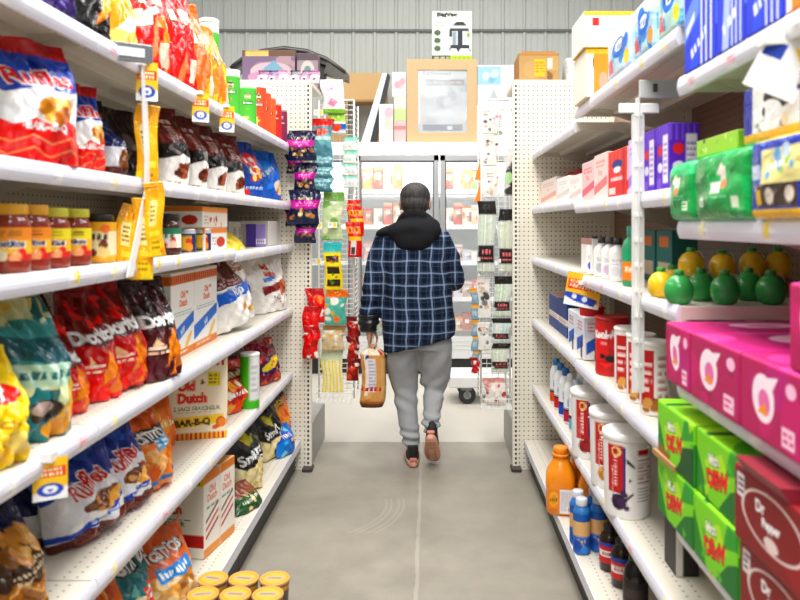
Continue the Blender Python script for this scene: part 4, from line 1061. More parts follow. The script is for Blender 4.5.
# ------------------------------------------------------------------ right run
def cartonR(name, label, cat, z, x0, x1, H, faces, off=.03, D=.2, group=None, X=XR, **kw):
    ya, yb = yr(x0, off, X), yr(x1, off, X)
    W = ya-yb-.004; ym = (ya+yb)/2
    return carton(name, label, cat, W, D, H, faces, (X+off, ym, z+.001), RR, group, ym, **kw)
def canister(name, label, cat, x, y, z, r, H, wrap, body, lid, group=None, lidH=.06, taper=1.0, handle=False, ang=2.4):
    o = empty(name, (x, y, z), face_cam(x, y)*ang, label, cat, group)
    lathe_obj('body', [(r*taper*.97, 0), (r*taper, .004), (r, H*(1-lidH)), (r*.96, H*(1-lidH)+.001)], M(body, .4, 0, .03), o, 28)
    wrap_label(o, r*taper*1.004, H*.03, H*(1-lidH)*.985, wrap, y, (.03, 2*math.pi-.03), r1=r*1.006)
    lathe_obj('lid', [(r*1.02, H*(1-lidH)), (r*1.05, H*(1-lidH)+.002), (r*1.05, H*.985), (r*.97, H), (r*.9, H*.985), (r*.3, H*.985)], M(lid, .35, 0, .03), o, 28)
    if handle:
        h = [(r*1.06*math.cos(t), r*1.06*math.sin(t), H*(.86-.10*math.sin((t+.3)/(math.pi+.6)*math.pi)**2)) for t in np.linspace(-.3, math.pi+.3, 13)]
        MB().tube(h, .0025, 6).build('handle', M('f0f0f0', .4), o, True)
    return o

ZF, ZG, ZE, ZD, ZH, ZC, ZI, ZB, ZJ, ZA = 1.825, 1.705, 1.775, 1.458, 1.378, 1.18, 1.015, .838, .683, .465
# --- tissue packs on the middle top shelf
def d_tissue(k):
    def f(cv):
        cv.band(0, 1, ['cfe4f4', 'bfe0ee', 'c4e6e0'][k]).band(.72, 1, 'f6f8fa').blobs(.05, .1, .95, .8, 8, .16, ['2f86d8', '7ac4e8', 'e8f2f8', '4a9ae0'])
        cv.ell(.55, .55, .26, .24, '2f7fd0').ell(.55, .60, .17, .14, 'f4f8fb').rect(.05, .05, .3, .38, ['d8506a', 'd84a5a', 'e86a5a'][k]).ell(.85, .2, .12, .16, ['f0d83a', 'f0a43a', 'e8e03a'][k]).wm(.55, .56, .16, '1f5fb0', .4, 0)
    return f
for k, (a, b) in enumerate(((606, 632), (632, 656), (656, 683))):
    cartonR('tissue_pack', 'blue and white tissue pack on the middle right top shelf, %s of three' % ('farthest', 'middle', 'nearest')[k], 'tissue pack', ZF, a+1.5, b, .150, {'f': d_tissue(k), 's': d_tissue((k+1) % 3), 't': 'f2f5f8'}, -.005, .25, 'tissue packs', bulge=.006, r=.012, finish='film', seed=k)
def d_diaper(cv): cv.band(0, 1, 'f4f2ec').band(.9, 1, 'f0c83a').rect(.05, .62, .12, .82, 'd8302a').lines(.14, .3, .5, .7, 4, 'c8d8e4').rect(.06, 0, 1, .9, 'f0a040').ell(.25, .62, .05, .14, 'f4a0b8').ell(.24, .33, .04, .12, 'f6e0e0').ell(.75, .4, .12, .2, 'f6d0a0').ell(.15, .3, .04, .22, 'f2b0a0')
def d_diaper2(cv): cv.band(0, 1, 'f0f1ea').band(.9, 1, 'f0c42a').rect(.06, .60, .12, .84, 'd8302a').lines(.14, .2, .6, .8, 5, 'bcd0e0')
carton('diaper_carton', 'white and orange diaper carton on the middle right top shelf, lower of the stack', 'carton', .40, .22, .172, {'f': d_diaper, 's': 'eee8dc', 't': 'f2e6c8'}, (.755, 2.56, ZF), 0, 'diaper cartons', 2.6, seed=2)
carton('diaper_carton', 'white diaper carton with yellow top edge, stacked on the orange one', 'carton', .44, .22, .128, {'f': d_diaper2, 's': 'e4e4de', 't': 'f0cf5a'}, (.765, 2.55, ZF+.174), 0, 'diaper cartons', 2.6, seed=3)
# --- blue boxes on the near top shelf
def d_bluebox(k):
    def f(cv):
        cv.band(0, 1, '1f4fd0').poly([(.2, 0), (.45, 0), (.62, 1), (.40, 1)], 'b8c8f0' if k else '2a5fe0').stripes(.55, 0, 1, 1, 3, 'dfe6fa', .35)
        if k == 0: cv.band(.8, 1, '9ab8e8').poly([(.0, .25), (.5, .45), (.5, .7), (0, .5)], '7a9ae8').poly([(.05, .3), (.35, .42), (.35, .5), (.05, .38)], 'e0e8fa')
        else: cv.ell(.4, .7, .22, .22, 'e8e0c8').ell(.4, .7, .14, .14, 'd8b05a')
        cv.wm(.5, .2, .1, 'e8eefc', .6, .4)
    return f
for k, (a, b) in enumerate(((684, 716), (716, 745), (745, 784))):
    cartonR('wrap_carton', 'bright blue and white kitchen wrap carton on the nearest right top shelf, %s' % ('farthest of three', 'middle of three', 'nearest of three')[k], 'carton', ZG, a, b, .25, {'f': d_bluebox(k % 2), 's': d_bluebox(0), 't': '2a55c8'}, -.005, .25, 'kitchen wrap cartons', X=.575, seed=k)
cartonR('wrap_carton', 'orange and white carton at the right end of the nearest top shelf', 'carton', ZG, 785, 830, .25, {'f': lambda cv: cv.band(0, 1, 'f0962a').rect(0, 0, .14, 1, 'f6efe4').stripes(.2, .1, 1, .9, 4, 'f8b860', .5), 's': 'f2f0ea', 't': 'f0a040'}, -.005, .25, 'kitchen wrap cartons', X=.575)

# --- household boxes, shelf D
def d_pale(c1, c2, tx=None):
    def f(cv):
        cv.band(0, 1, c1).poly([(0, .1), (1, .3), (1, .5), (0, .3)], c2).lines(.15, .7, .85, .88, 2, c2)
        if tx: cv.text(tx, .5, .6, .14, c2, 0, maxw=.8)
    return f
def d_redbox(cv): cv.band(0, 1, 'd8282a').stripes(0, .6, 1, 1, 5, 'e86a5a', .4).ell(.5, .7, .28, .1, '1f3a8a').ell(.5, .58, .2, .07, 'f4f0f0').wm(.5, .38, .10, 'ffffff', .7, 0).rect(.05, .05, .4, .2, 'f0d8d0').rect(.78, .0, .9, 1, 'b81f24')
def d_violet(cv): cv.band(0, 1, '6a3ac0').stripes(0, .75, 1, 1, 5, '8a64d8', .4).ell(.3, .62, .2, .09, 'd8302a').rect(.55, .1, .95, .85, 'ece8f2').lines(.6, .2, .9, .75, 6, '9a86c0').ell(.3, .35, .2, .08, 'e8e4f4').rect(.05, .02, .4, .18, '8a6ad0')
H_ = 'household boxes on the right shelf with the purple boxes'
for i, (a, b, H, c1, c2, off, D, nm) in enumerate((
        (541, 556, .135, 'f2e6e0', 'e8b8b0', .04, .12, 'pale pink box, farthest one on the household shelf'),
        (557, 569, .115, 'f6f4f2', 'e0d8d4', .03, .10, 'small white box in front of the red cartons'),
        (569, 581, .12, 'f4f2f0', 'dccac4', .03, .10, 'small white box next to the pale pink boxes'),
        (582, 594, .155, 'f2d0d0', 'd8788a', .03, .14, 'pale pink and white box, farther of two on the household shelf'),
        (594, 607, .165, 'f4dcd8', 'e08a8a', .03, .14, 'pale pink and white box, nearer of two on the household shelf'))):
    z = 1.473 if b < 578 else ZD
    cartonR('household_carton', nm, 'carton', z, a, b, H, {'f': d_pale(c1, c2, 'Pure'), 's': c1, 't': 'f8f4f2'}, off, D, H_, seed=i)
for i, (a, b) in enumerate(((560, 566), (566, 573), (573, 580))):
    cartonR('household_carton', 'small red carton deep on the household shelf, %s of three' % ('farthest', 'middle', 'nearest')[i], 'carton', 1.473, a, b, .185, {'f': d_redbox, 's': 'c82a28', 't': 'e05a50'}, .19, .06, H_, seed=20+i)
for i, (a, b) in enumerate(((592, 601), (601, 609), (609, 617), (617, 626))):
    cartonR('household_carton', 'tall white carton at the back of the household shelf, %s of four' % ('farthest', 'second farthest', 'second nearest', 'nearest')[i], 'carton', ZD, a, b, .225, {'f': d_pale('f0ece8', 'd8d0cc'), 's': 'f4f0ec', 't': 'f8f5f2'}, .20, .10, H_, seed=30+i)
cartonR('household_carton', 'bright red carton with dark blue oval on the household shelf', 'carton', ZD, 608, 627, .152, {'f': d_redbox, 's': d_pale('f0c8c0', 'd8302a'), 't': 'e86a60'}, .02, .12, H_, seed=41)
cartonR('household_carton', 'pale lilac carton between the red and the purple ones', 'carton', ZD, 628, 640, .165, {'f': d_pale('d8c8e8', 'a08ac8'), 's': 'e4dcf0', 't': 'efe8f4'}, .02, .14, H_, seed=42)
for i, (a, b) in enumerate(((648, 667), (668, 692))):
    ya, yb = yr(a, .06), yr(b, .06)
cartonR('household_carton', 'purple carton with red oval right behind the clear clip strip', 'carton', ZD, 643, 655, .172, {'f': d_violet, 's': d_violet, 't': '8a6ad0'}, .03, .08, H_, seed=43)
cartonR('household_carton', 'purple carton with white panel nearest the green tissue packs', 'carton', ZD, 656, 669, .172, {'f': d_violet, 's': d_violet, 't': '8a6ad0'}, .03, .08, H_, seed=44)
# --- green and yellow packs, shelf H
def d_green(num):
    def f(cv):
        cv.band(0, 1, '1ea860').blobs(0, 0, 1, 1, 6, .2, ['2ab86c', '189a56', '34c078']).band(.86, 1, '4cc888', 0, .01)
        cv.rect(.36, .45, .56, .82, 'f4f0e4').poly([(.22, .68), (.4, .92), (.46, .80), (.36, .66)], 'f4f0e4').ell(.46, .5, .1, .1, 'e8a07a').lines(.2, .28, .75, .42, 2, '8ad0a4').rect(.68, .06, .88, .26, 'e4f0d8').lines(.7, .08, .86, .24, 2, '2a8a54')
    return f
def d_green12(cv): cv.band(0, 1, '18984f').blobs(0, .2, 1, 1, 4, .2, ['2ab066', '128a44']).text('12', .5, .2, .2, 'f4f6ee', 0, maxw=.7, bold=.05).ell(.5, .85, .2, .06, '4cc080')
def d_greenwide(cv):
    cv.band(0, 1, '1aa35a').blobs(0, 0, 1, 1, 7, .2, ['27b468', '159450', '2fbc72']).rect(0, 0, .36, 1, '17944f').text('12', .18, .2, .2, 'f4f6ee', 0, maxw=.24, bold=.05)
    cv.rect(.60, .48, .70, .86, 'f4f0e4').poly([(.52, .72), (.62, .95), (.66, .84), (.6, .7)], 'f4f0e4').ell(.66, .52, .06, .09, 'e8a07a').rect(.42, .35, .60, .58, 'e8f0e4').lines(.45, .24, .75, .32, 1, '8ad0a4').rect(.80, .06, .92, .28, 'e4f0d8')
cartonR('tissue_pack', 'green plastic tissue pack at the far end of the nearest middle shelf', 'tissue pack', ZH, 669, 694, .128, {'f': d_green(1), 's': d_green12, 't': '3abf7a'}, -.02, .26, 'green tissue packs', X=.575, bulge=.008, r=.016, finish='film', seed=1)
cartonR('tissue_pack', 'wide green plastic tissue pack printed 12 with a white price sticker', 'tissue pack', ZH, 694, 749, .130, {'f': d_greenwide, 's': d_green12, 't': '3abf7a'}, -.02, .26, 'green tissue packs', X=.575, bulge=.009, r=.016, finish='film', seed=2)
def d_cat(cv):
    cv.band(0, 1, '2a4aa8').rect(.25, .42, 1, .92, 'e8e2a8').blobs(.3, .45, .95, .9, 9, .09, ['9ac43a', 'c8d8e8', 'f0d83a', '7ab0d8']).rect(.1, .08, .95, .42, '4a3a2e').rect(.12, .12, .24, .34, 'e8c02a').ell(.42, .24, .08, .12, 'd8d0c4').ell(.8, .26, .09, .11, 'd8d0c4').band(0, .05, 'e8c02a').rect(0, .5, .22, .72, 'c8d4ec').wm(.55, .68, .12, 'ffffff', .4, .1)
cartonR('litter_pack', 'yellow, blue and brown pack beside the wide green tissue pack', 'pack', ZH, 750, 806, .132, {'f': d_cat, 's': '2a4ab0', 't': 'e8d87a'}, -.02, .24, 'packs above the pink drink cartons', X=.575, bulge=.005, r=.01, finish='film', seed=3)
def d_dog(cv): cv.band(0, 1, 'ecebe8').rect(0, 0, .18, 1, '1f3fa0').ell(.7, .75, .3, .28, '1c1a1a').ell(.5, .4, .26, .3, 'f8f8f6').blobs(.2, .1, .9, .5, 5, .1, ['b8b4ae', 'e8d8c0', '3a3634']).band(0, .12, 'e8b82a')
cartonR('litter_pack', 'black and white pack with blue side and yellow foot, lying on the yellow pack', 'pack', ZH+.136, 742, 800, .105, {'f': d_dog, 's': '2348b8', 't': 'd8d8d4'}, .01, .22, 'packs above the pink drink cartons', X=.575, r=.008, finish='film', seed=4)
cartonR('tissue_pack', 'lime green carton lying on top of the green tissue packs', 'carton', ZH+.138, 696, 738, .038, {'f': lambda cv: cv.band(0, 1, 'a8cc5a').blobs(0, .3, 1, 1, 8, .16, ['c8e08a', '7ab03a', 'e0ecc0', '2a2a1c']), 's': '9ac04a', 't': 'c8de94'}, .02, .15, None, X=.575, seed=5)
def d_flag(cv): cv.band(0, 1, 'fafafa').poly([(.55, .8), (1, .8), (1, .35)], 'f0c83a').rect(.05, .55, .42, .8, '2a56b8').ell(.5, .2, .3, .12, 'e8ecf4')
t = empty('shelf_talker', (.558, 1.17, 1.668), 0, 'white, yellow and blue price flag hanging over the black and white pack', 'price sign', 'price flags')
fc = carton('card', None, None, .085, .002, .10, {'f': d_flag, 's': 'f0f0f0'}, (-.01, 0, -.085), 0, None, 1.17, r=0, parent=t)
fc.rotation_euler = (0, math.radians(28), math.radians(-30))
MB().box(-.02, .012, -.015, .015, -.008, .008).build('clip', M('e8e8e8', .3), t)

# --- toiletries on shelf C
def l_white(c): return lambda cv: cv.band(0, 1, 'f6f6f4').blobs(.35, .1, .65, .4, 2, .2, [c]).lines(.38, .55, .62, .8, 3, 'b8bcc8')
def bottle(name, label, cat, x, y, z, prof, body, cap, capprof, wrapr, zw, design, group=None, ang=.9, rough=.35):
    o = empty(name, (x, y, z), face_cam(x, y)*ang, label, cat, group)
    lathe_obj('bottle_body', prof, M(body, rough, 0, .04), o, 24)
    lathe_obj('cap', capprof, M(cap, .4, 0, .03), o, 20)
    if design: wrap_label(o, wrapr, zw[0], zw[1], design, y, (.03, 2*math.pi-.03))
    return o
def std_bottle(label, xpx, off, z, r, H, body, cap, design, group, name='lotion_bottle', cat='bottle', X=XR, neck=.42, rough=.35):
    y = yr(xpx, off, X); x = X+off
    return bottle(name, label, cat, x, y, z, [(r*.9, 0), (r, .006), (r, H*.66), (r*.85, H*.74), (r*neck, H*.82), (r*neck, H*.88)], body, cap, [(r*neck*1.15, H*.84), (r*neck*1.2, H*.86), (r*neck*1.2, H*.985), (r*neck, H)], r*1.01, (H*.1, H*.62), design, group, rough=rough)
g = 'toiletries on the right shelf above the price flag'
cartonR('soap_carton', 'white carton with copper lid among the toiletries', 'carton', 1.182, 581, 592, .135, {'f': lambda cv: cv.band(0, 1, 'f4f3f0').band(.84, 1, 'b8948a'), 's': 'f0efec', 't': 'a8847a'}, .03, .08, g)
for i, (xp, cap, c) in enumerate(((594, '4a4650', '3a4ac8'), (602, '3e3a44', 'c8c8d0'), (610, '4a4650', 'd8c0d8'), (618, '34323a', 'e0e0e4'))):
    std_bottle('white toiletry bottle with dark cap above the price flag, %s of four' % ('farthest', 'second farthest', 'second nearest', 'nearest')[i], xp, .05, 1.181, .030, .145, 'f4f4f2', cap, l_white(c), g)
std_bottle('green and orange bottle beside the white toiletry bottles', 631, .04, 1.181, .026, .185, '2a9a6a', '3aa890', lambda cv: cv.band(0, 1, 'f0962a').band(.6, 1, '2aa87a').wm(.5, .35, .2, 'fff4e0', .25, 0), g)
for i, (a, b) in enumerate(((640, 655), (656, 672))):
    cartonR('soap_carton', 'teal and white carton behind the lemon juice bottles, %s' % ('farther', 'nearer')[i], 'carton', 1.181, a, b, .17, {'f': lambda cv: cv.band(0, 1, '1f7a78').rect(.1, .1, .9, .4, 'd8ccb8').rect(.2, .7, .8, .9, 'e08a4a'), 's': '1c6a68', 't': '2a8a86'}, .16, .08, g, seed=i)
# lime and lemon juice bottles, shaped like the fruit
def fruit(kind, label, x, y, z, r, grp):
    lime = kind == 'lime'
    c, cc = ('2f9a48', '2a8a3e') if lime else ('f2c21e', '2f9a3e')
    o = empty(kind+'_juice_bottle', (x, y, z), 0, label, 'juice bottle', grp)
    prof = [(r*.45, 0), (r*.72, r*.12), (r*.94, r*.5), (r, r*.95), (r*.93, r*1.4), (r*.70, r*1.78), (r*.40, r*1.98), (r*.26, r*2.05), (r*.24, r*2.12)]
    lathe_obj('bottle_body', prof, M(c, .22, 0, .08, .05, 90), o, 28)
    lathe_obj('cap', [(r*.33, r*2.06), (r*.34, r*2.1), (r*.33, r*2.34), (r*.28, r*2.38)], M(cc, .35), o, 16)
    MB().tube([(r*.3, 0, r*2.08), (r*.75, 0, r*2.02), (r*1.0, 0, r*1.55)], .0018, 5).build('tag_strap', M('c8d8a8' if lime else 'f0e0a0', .5), o)
    return o
gl, gy = 'lime juice bottles', 'lemon juice bottles'
for i, (u, Y, w) in enumerate(((679, 1.715, 'first from the aisle'), (701, 1.79, 'second, set a little back'), (725, 1.715, 'third from the aisle'), (748, 1.80, 'fourth, set a little back'), (771, 1.715, 'deepest on the shelf'))):
    fruit('lime', 'green lime-shaped juice bottle above the pink cartons, '+w, (u-VX)*Y/F, Y, ZC, .0345, gl)
for i, (u, Y, z, w) in enumerate(((661, 1.87, ZC, 'at the aisle edge by the clear clip strip'), (672, 1.97, ZC, 'standing behind the first lime bottle'), (691, 1.905, ZC+.05, 'raised at the back, first from the aisle'), (722, 1.905, ZC+.045, 'raised at the back, second from the aisle'), (752, 1.905, ZC+.05, 'raised at the back, third from the aisle'), (778, 1.905, ZC+.05, 'raised at the back, deepest'))):
    fruit('lemon', 'yellow lemon-shaped juice bottle, '+w, (u-VX)*Y/F, Y, z, .0335, gy)
carton('display_tray', 'brown cardboard riser under the back row of lemon juice bottles', 'tray', .30, .07, .044, {'f': '8a6a44', 's': '8a6a44', 't': '9a7850'}, (.81, 1.87, ZC+.001), 0, None, 1.9)
# --- pink drink cartons, shelf I
def d_pink(cv):
    cv.band(0, 1, 'b4126a').blobs(0, 0, 1, 1, 5, .25, ['c41c78', 'a00c5c', 'ba2480']).ell(.40, .55, .19, .33, 'f8e8f0', .35).ell(.42, .50, .10, .18, 'e084b4', .4).poly([(.3, .34), (.42, .5), (.5, .34)], 'f2a03a').poly([(.44, .84), (.66, .90), (.56, .70)], 'f8e8f0').rect(.72, .06, .92, .32, 'f4d4e4').lines(.74, .1, .9, .28, 2, 'd82680').ell(.86, .8, .08, .1, 'f8c8e0')
def d_pinktop(cv): cv.band(0, 1, 'c83a88').blobs(0, 0, 1, 1, 6, .2, ['d45a9c', 'b82e7a']).ell(.45, .5, .25, .2, 'f6c8de').ell(.5, .5, .14, .1, 'd8a0b8')
g = 'pink drink cartons'
for k, (a, b, w) in enumerate(((665, 690, 'farthest on the shelf'), (690, 740, 'middle of the row'), (740, 803, 'nearest in the row'))):
    cartonR('drink_carton', 'bright pink carton of drink cans with white bird-like mark, '+w, 'carton', ZI, a, b, .132, {'f': d_pink, 's': d_pink, 't': d_pinktop}, -.035, .38, g, X=.575, r=.006, seed=k)
cartonR('drink_carton', 'bright pink carton of drink cans stacked on the nearest one at the right edge', 'carton', ZI+.134, 788, 850, .132, {'f': d_pink, 's': d_pink, 't': d_pinktop}, -.03, .38, g, X=.575, r=.006, seed=5)
# --- green and maroon soda cartons, shelf J
def d_dew(cv):
    cv.band(0, 1, '8ad02a').poly([(0, 0), (.3, 0), (.1, .5), (0, .7)], '2f8a2a').poly([(.55, 0), (1, 0), (1, .55), (.8, .4)], '1f7a34').poly([(.3, .2), (.8, .55), (.62, .9), (.2, .6)], 'b8e04a').poly([(.7, .6), (1, .75), (1, 1), (.8, 1)], '3aa03a')
    cv.text('Mtn', .42, .70, .22, '1c6a2c', .2, maxw=.5, bold=.09).text('Mtn', .42, .705, .19, 'f4fae8', .2, maxw=.45, bold=.03).text('DEW', .52, .42, .32, '8a1a1c', .2, maxw=.66, bold=.10).text('DEW', .52, .425, .28, 'e8402a', .2, maxw=.6, bold=.04).tris(5, 0, 0, 1, 1, .12, ['a8dc3a', '64b82a'])
def d_dewtop(cv): cv.band(0, 1, '9ad83a').blobs(0, 0, 1, 1, 6, .2, ['b4e458', '7cc42a', '5aa82a']).rect(.2, .0, .3, 1, '2f7a2a')
def d_dewopen(cv): d_dew(cv); cv.poly([(.62, 0), (1, 0), (1, .62), (.75, .5)], '165a2a').poly([(0, 0), (.35, 0), (.4, .14), (0, .2)], '9a7440')
g = 'green soda cartons'
XJ = .575
def drink2(label, k, ya, yb, z, faces, grp, off=-.025, H=.132, tilt=None, D=.36):
    o = carton('soda_carton', label, 'carton', ya-yb-.004, D, H, faces, (XJ+off, (ya+yb)/2, z+.001), RR, grp, (ya+yb)/2, r=.006, seed=k)
    return o
fz_ = {'f': d_dew, 's': d_dew, 't': d_dewtop}
drink2('green soda carton at the far end of the lower shelf, bottom of the stack', 1, 1.744, 1.505, ZJ, fz_, g)
dc = drink2('green soda carton torn open, on top at the far end of the lower shelf', 2, 1.744, 1.505, ZJ+.134, {'f': d_dewopen, 's': d_dew, 't': d_dewtop}, g)
MB().prism([(-.119, -.012), (.02, -.006), (.02, -.002), (-.119, -.002)], 2, -.0005, .012).build('torn_flap', M('a8814e', .7), dc)
drink2('green soda carton beside the maroon cartons, bottom of the stack', 3, 1.503, 1.285, ZJ, fz_, g)
drink2('green soda carton beside the maroon cartons, top of the stack', 4, 1.503, 1.285, ZJ+.134, fz_, g, off=-.02)
def d_pep(cv):
    cv.band(0, 1, '8a1428').blobs(0, 0, 1, 1, 5, .25, ['9a1a30', '741020']).ell(.5, .56, .40, .38, 'e8d8d4').ell(.5, .56, .37, .35, '8a1428').text('Dr', .36, .70, .17, 'ffffff', .1, maxw=.3, bold=.04).text('Pepper', .5, .52, .17, 'ffffff', .1, maxw=.62, bold=.05).ell(.5, .3, .09, .09, 'e8d8d4').rect(.03, .62, .14, .95, 'e8e0e0').lines(.05, .66, .13, .92, 3, '2a2a2a')
def d_pep2(cv): cv.band(0, 1, '84122a').band(0, .22, '5a0c1c').lines(.1, .05, .6, .18, 2, 'e8c8c8').ell(.3, .5, .12, .16, 'e8d8d8')
def d_pept(cv): cv.band(0, 1, '92182e').blobs(0, 0, 1, 1, 4, .2, ['7a1024', 'a42038']).rect(.1, .1, .3, .9, '6a0c1e')
g2 = 'maroon soda cartons'
fp = {'f': d_pep, 's': d_pep2, 't': d_pept}
drink2('maroon soda carton in the right foreground, bottom of the stack', 5, 1.282, 1.00, ZJ, fp, g2)
op = drink2('maroon soda carton in the right foreground, top of the stack with raised flap', 6, 1.282, 1.00, ZJ+.134, fp, g2, off=-.035)
MB().prism([(.0, .132), (-.015, .155), (.10, .150), (.10, .135)], 0, -.10, .06).build('raised_flap', M('8a1a2e', .5), op)
carton('shelf_talker', 'red and white price card leaning at the lower right corner', 'price sign', .07, .003, .075, {'f': lambda cv: cv.band(0, 1, 'f2f2f2').band(.6, 1, 'd8282a').lines(.15, .2, .85, .5, 2, 'aab'), 's': 'f2f2f2'}, (.527, 1.06, ZJ+.004), RR-.3, 'price flags', 1.05, r=0)

# --- powders, canisters on shelf B
g = 'dry goods on the right shelf under the price flag'
def d_navy2(cv): cv.band(0, 1, '1f4a8a').rect(0, .32, 1, .5, 'e8e4dc').lines(.1, .35, .9, .47, 2, 'c87a6a').band(.94, 1, '2a5a9a')
cartonR('coffee_carton', 'navy carton with white band, farther of the pair under the price flag', 'carton', .845, 549, 558, .165, {'f': d_navy2, 's': d_navy2, 't': 'd8b8b0'}, .05, .08, g)
cartonR('coffee_carton', 'navy carton with white band, nearer of the pair under the price flag', 'carton', .845, 558, 567, .165, {'f': d_navy2, 's': d_navy2, 't': '2f5a9a'}, .05, .08, g)
def d_sweet(cv): cv.band(0, 1, 'f2f2f2').rect(.0, .5, 1, 1, 'e4e8f0').poly([(.1, .1), (.9, .3), (.9, .6), (.1, .4)], '3a6ac0').lines(.2, .65, .8, .9, 3, 'c86a6a').rect(.6, 0, .8, .4, '2a2a34')
for i, (a, b) in enumerate(((568, 575), (576, 584))):
    cartonR('coffee_carton', 'white and blue carton just under the price flag, %s of the two' % ('farther', 'nearer')[i], 'carton', .841, a, b, .165, {'f': d_sweet, 's': d_sweet, 't': 'f4f4f4'}, .02, .07, g, seed=i)
def l_kool(cv): cv.band(0, 1, 'c8141c').blobs(.3, 0, .7, 1, 5, .2, ['d82028', 'b81018']).text('Kool-Aid', .5, .76, .16, 'ffffff', .06, maxw=.32, bold=.07).lines(.44, .56, .52, .62, 1, 'f4d0d0').ell(.54, .3, .05, .07, '1a0a0a').ell(.46, .34, .03, .05, '1a0a0a').poly([(.42, .2), (.58, .22), (.5, .12)], 'e8404a')
for i, (xp, H) in enumerate(((592, .205), (612, .205))):
    y = yr(xp, .07); canister('powder_canister', 'bright red drink powder canister with white lettering, %s' % ('farther of the two', 'nearer of the two')[i], 'canister', XR+.07, y, .839, (.048, .058)[i], H, l_kool, 'c8141c', 'b01018', g)
def l_choc(cv): cv.band(0, 1, 'f2efeb').rect(.40, .1, .56, .95, 'c01c24').lines(.42, .3, .54, .8, 4, 'f4dcd8').blobs(.44, .02, .64, .26, 5, .09, ['7a4a24', 'a8703a', 'd8a868']).lines(.60, .2, .72, .9, 6, 'c8a0a0')
for i, xp in enumerate((628, 641, 655)):
    y = yr(xp, .055); canister('powder_canister', 'white and red chocolate powder canister, %s of three by the clip strip' % ('farthest', 'middle', 'nearest')[i], 'canister', XR+.055, y, .839, .042, .205, l_choc, 'f0eeea', 'f4f2ee', g)
t = empty('shelf_talker', (.562, 2.69, 1.158), 0, 'large yellow, red and blue price flag on the right shelf edge above the navy cartons', 'price sign', 'price flags')
def d_talk2(cv): cv.band(0, 1, 'f2c01e').rect(.06, .5, .94, .80, 'e0382a').wm(.5, .71, .10, 'fff0c8', .8, -.08).wm(.5, .58, .12, 'fff0c8', .8, -.08).poly([(0, .42), (.3, .30), (.7, .18), (1, .12), (1, 0), (0, 0)], 'f8f8f8').poly([(0, .40), (.5, .36), (.95, .26), (.85, .06), (.3, .14), (0, .26)], '2456b8').ell(.28, .28, .07, .07, 'dfe8fa').ell(.58, .24, .08, .08, 'dfe8fa')
c_ = carton('card', None, None, .13, .002, .125, {'f': d_talk2, 's': 'f0f0f0'}, (0, 0, -.095), math.radians(-20), None, 2.86, r=0, parent=t, k=1.1)
c_.rotation_euler = (0, math.radians(9), math.radians(-20))
MB().box(-.008, .016, -.015, .015, -.012, .004).build('clip', M('e8e8e8', .3), t)

# --- bottles and pails on shelf A
g = 'small drink bottles on the right lower shelf'
cols = [('d8641e', 'orange'), ('c8242a', 'red'), ('2a56b8', 'blue'), ('b81f4a', 'crimson'), ('7ab8d8', 'pale blue')]
for i in range(5):
    y = 3.62-.125*i
    c, nm = cols[i]
    def lw(cv, c=c): cv.band(0, 1, 'f2f4f6').band(.0, .34, c).ell(.5, .62, .07, .22, '2f7ac8').band(.34, .42, '2a2a3a')
    bottle('drink_bottle', 'small white drink bottle with %s foot, front row on the right lower shelf' % nm, 'bottle', .635, y, .476, [(.028, 0), (.032, .005), (.032, .15), (.026, .175), (.014, .192), (.014, .2)], 'f0f2f4', ['3a86c8', '2f7ac8', '2a6ab8', 'e8eaec', 'c8dce8'][i], [(.0165, .19), (.017, .195), (.0165, .218), (.014, .222)], .0325, (.012, .15), lw, g)
for i in range(4):
    y = 3.45-.14*i
    def lw(cv, i=i): cv.band(0, 1, 'e6eef4').ell(.5, .6, .08, .25, '3a86d0').band(0, .25, ['2a56b8', 'c8dce8', '6aa8d0', '2a4a8a'][i])
    bottle('drink_bottle', 'small white and blue drink bottle, back row of the right lower shelf, %s' % ('farthest', 'second farthest', 'second nearest', 'nearest')[i], 'bottle', .735, y, .476, [(.028, 0), (.032, .005), (.032, .17), (.026, .195), (.014, .212), (.014, .22)], 'eef2f4', '3a86c8', [(.0165, .21), (.017, .215), (.0165, .238), (.014, .242)], .0325, (.012, .17), lw, g)
g = 'white and red powder pails'
def l_pail(c):
    def f(cv):
        cv.band(0, 1, 'eeecea').rect(.42, .32, .535, .97, 'bc1826').rect(.535, .34, .548, .95, '3a3a8a').ell(.485, .88, .035, .07, 'e8d89a').ell(.48, .88, .022, .045, 'bc1826').wm(.48, .62, .055, 'f0d0cc', .22, 1.57).wm(.455, .5, .03, 'e8b8b4', .2, 1.57)
        cv.rect(.63, .84, .72, .91, 'bc1826').lines(.63, .45, .74, .80, 7, 'c8a8a8').lines(.63, .2, .74, .42, 5, 'c4c0bc').ell(.50, .20, .055, .11, c[0]).blobs(.44, .12, .58, .32, 6, .05, c).poly([(.54, .24), (.60, .34), (.605, .32), (.55, .20)], c[0]).poly([(.46, .3), (.44, .36), (.48, .28)], c[0]).poly([(.555, .80), (.61, .70), (.61, .66), (.555, .74)], '241c24').ell(.58, .5, .006, .03, c[1])
    return f
for i, (x, y, c, nm) in enumerate(((.63, 2.83, ['8a1a24', 'a82a34', '5a1018'], 'dark red splash, farthest of three'), (.635, 2.52, ['c88a4a', 'e8b878', '8a5a2c'], 'tan picture, middle of three'), (.622, 2.27, ['2a1a34', '4a2a5a', '1a1020'], 'dark purple splash, nearest of three'))):
    canister('powder_pail', 'white powder pail with red panel and '+nm, 'pail', x, y, ZA+(.01 if y > 2.84 else 0), .074, .262, l_pail(c), 'f2f1ee', 'f6f5f2', g, .09, .94, True)
cartonR('coffee_carton', 'dark carton just past the nearest white pail', 'carton', ZA, 664, 676, .20, {'f': '2a2626', 's': lambda cv: cv.band(0, 1, 'e8e4e0').rect(.3, 0, 1, 1, '2a2422'), 't': 'c8c0b8'}, .05, .06, None)
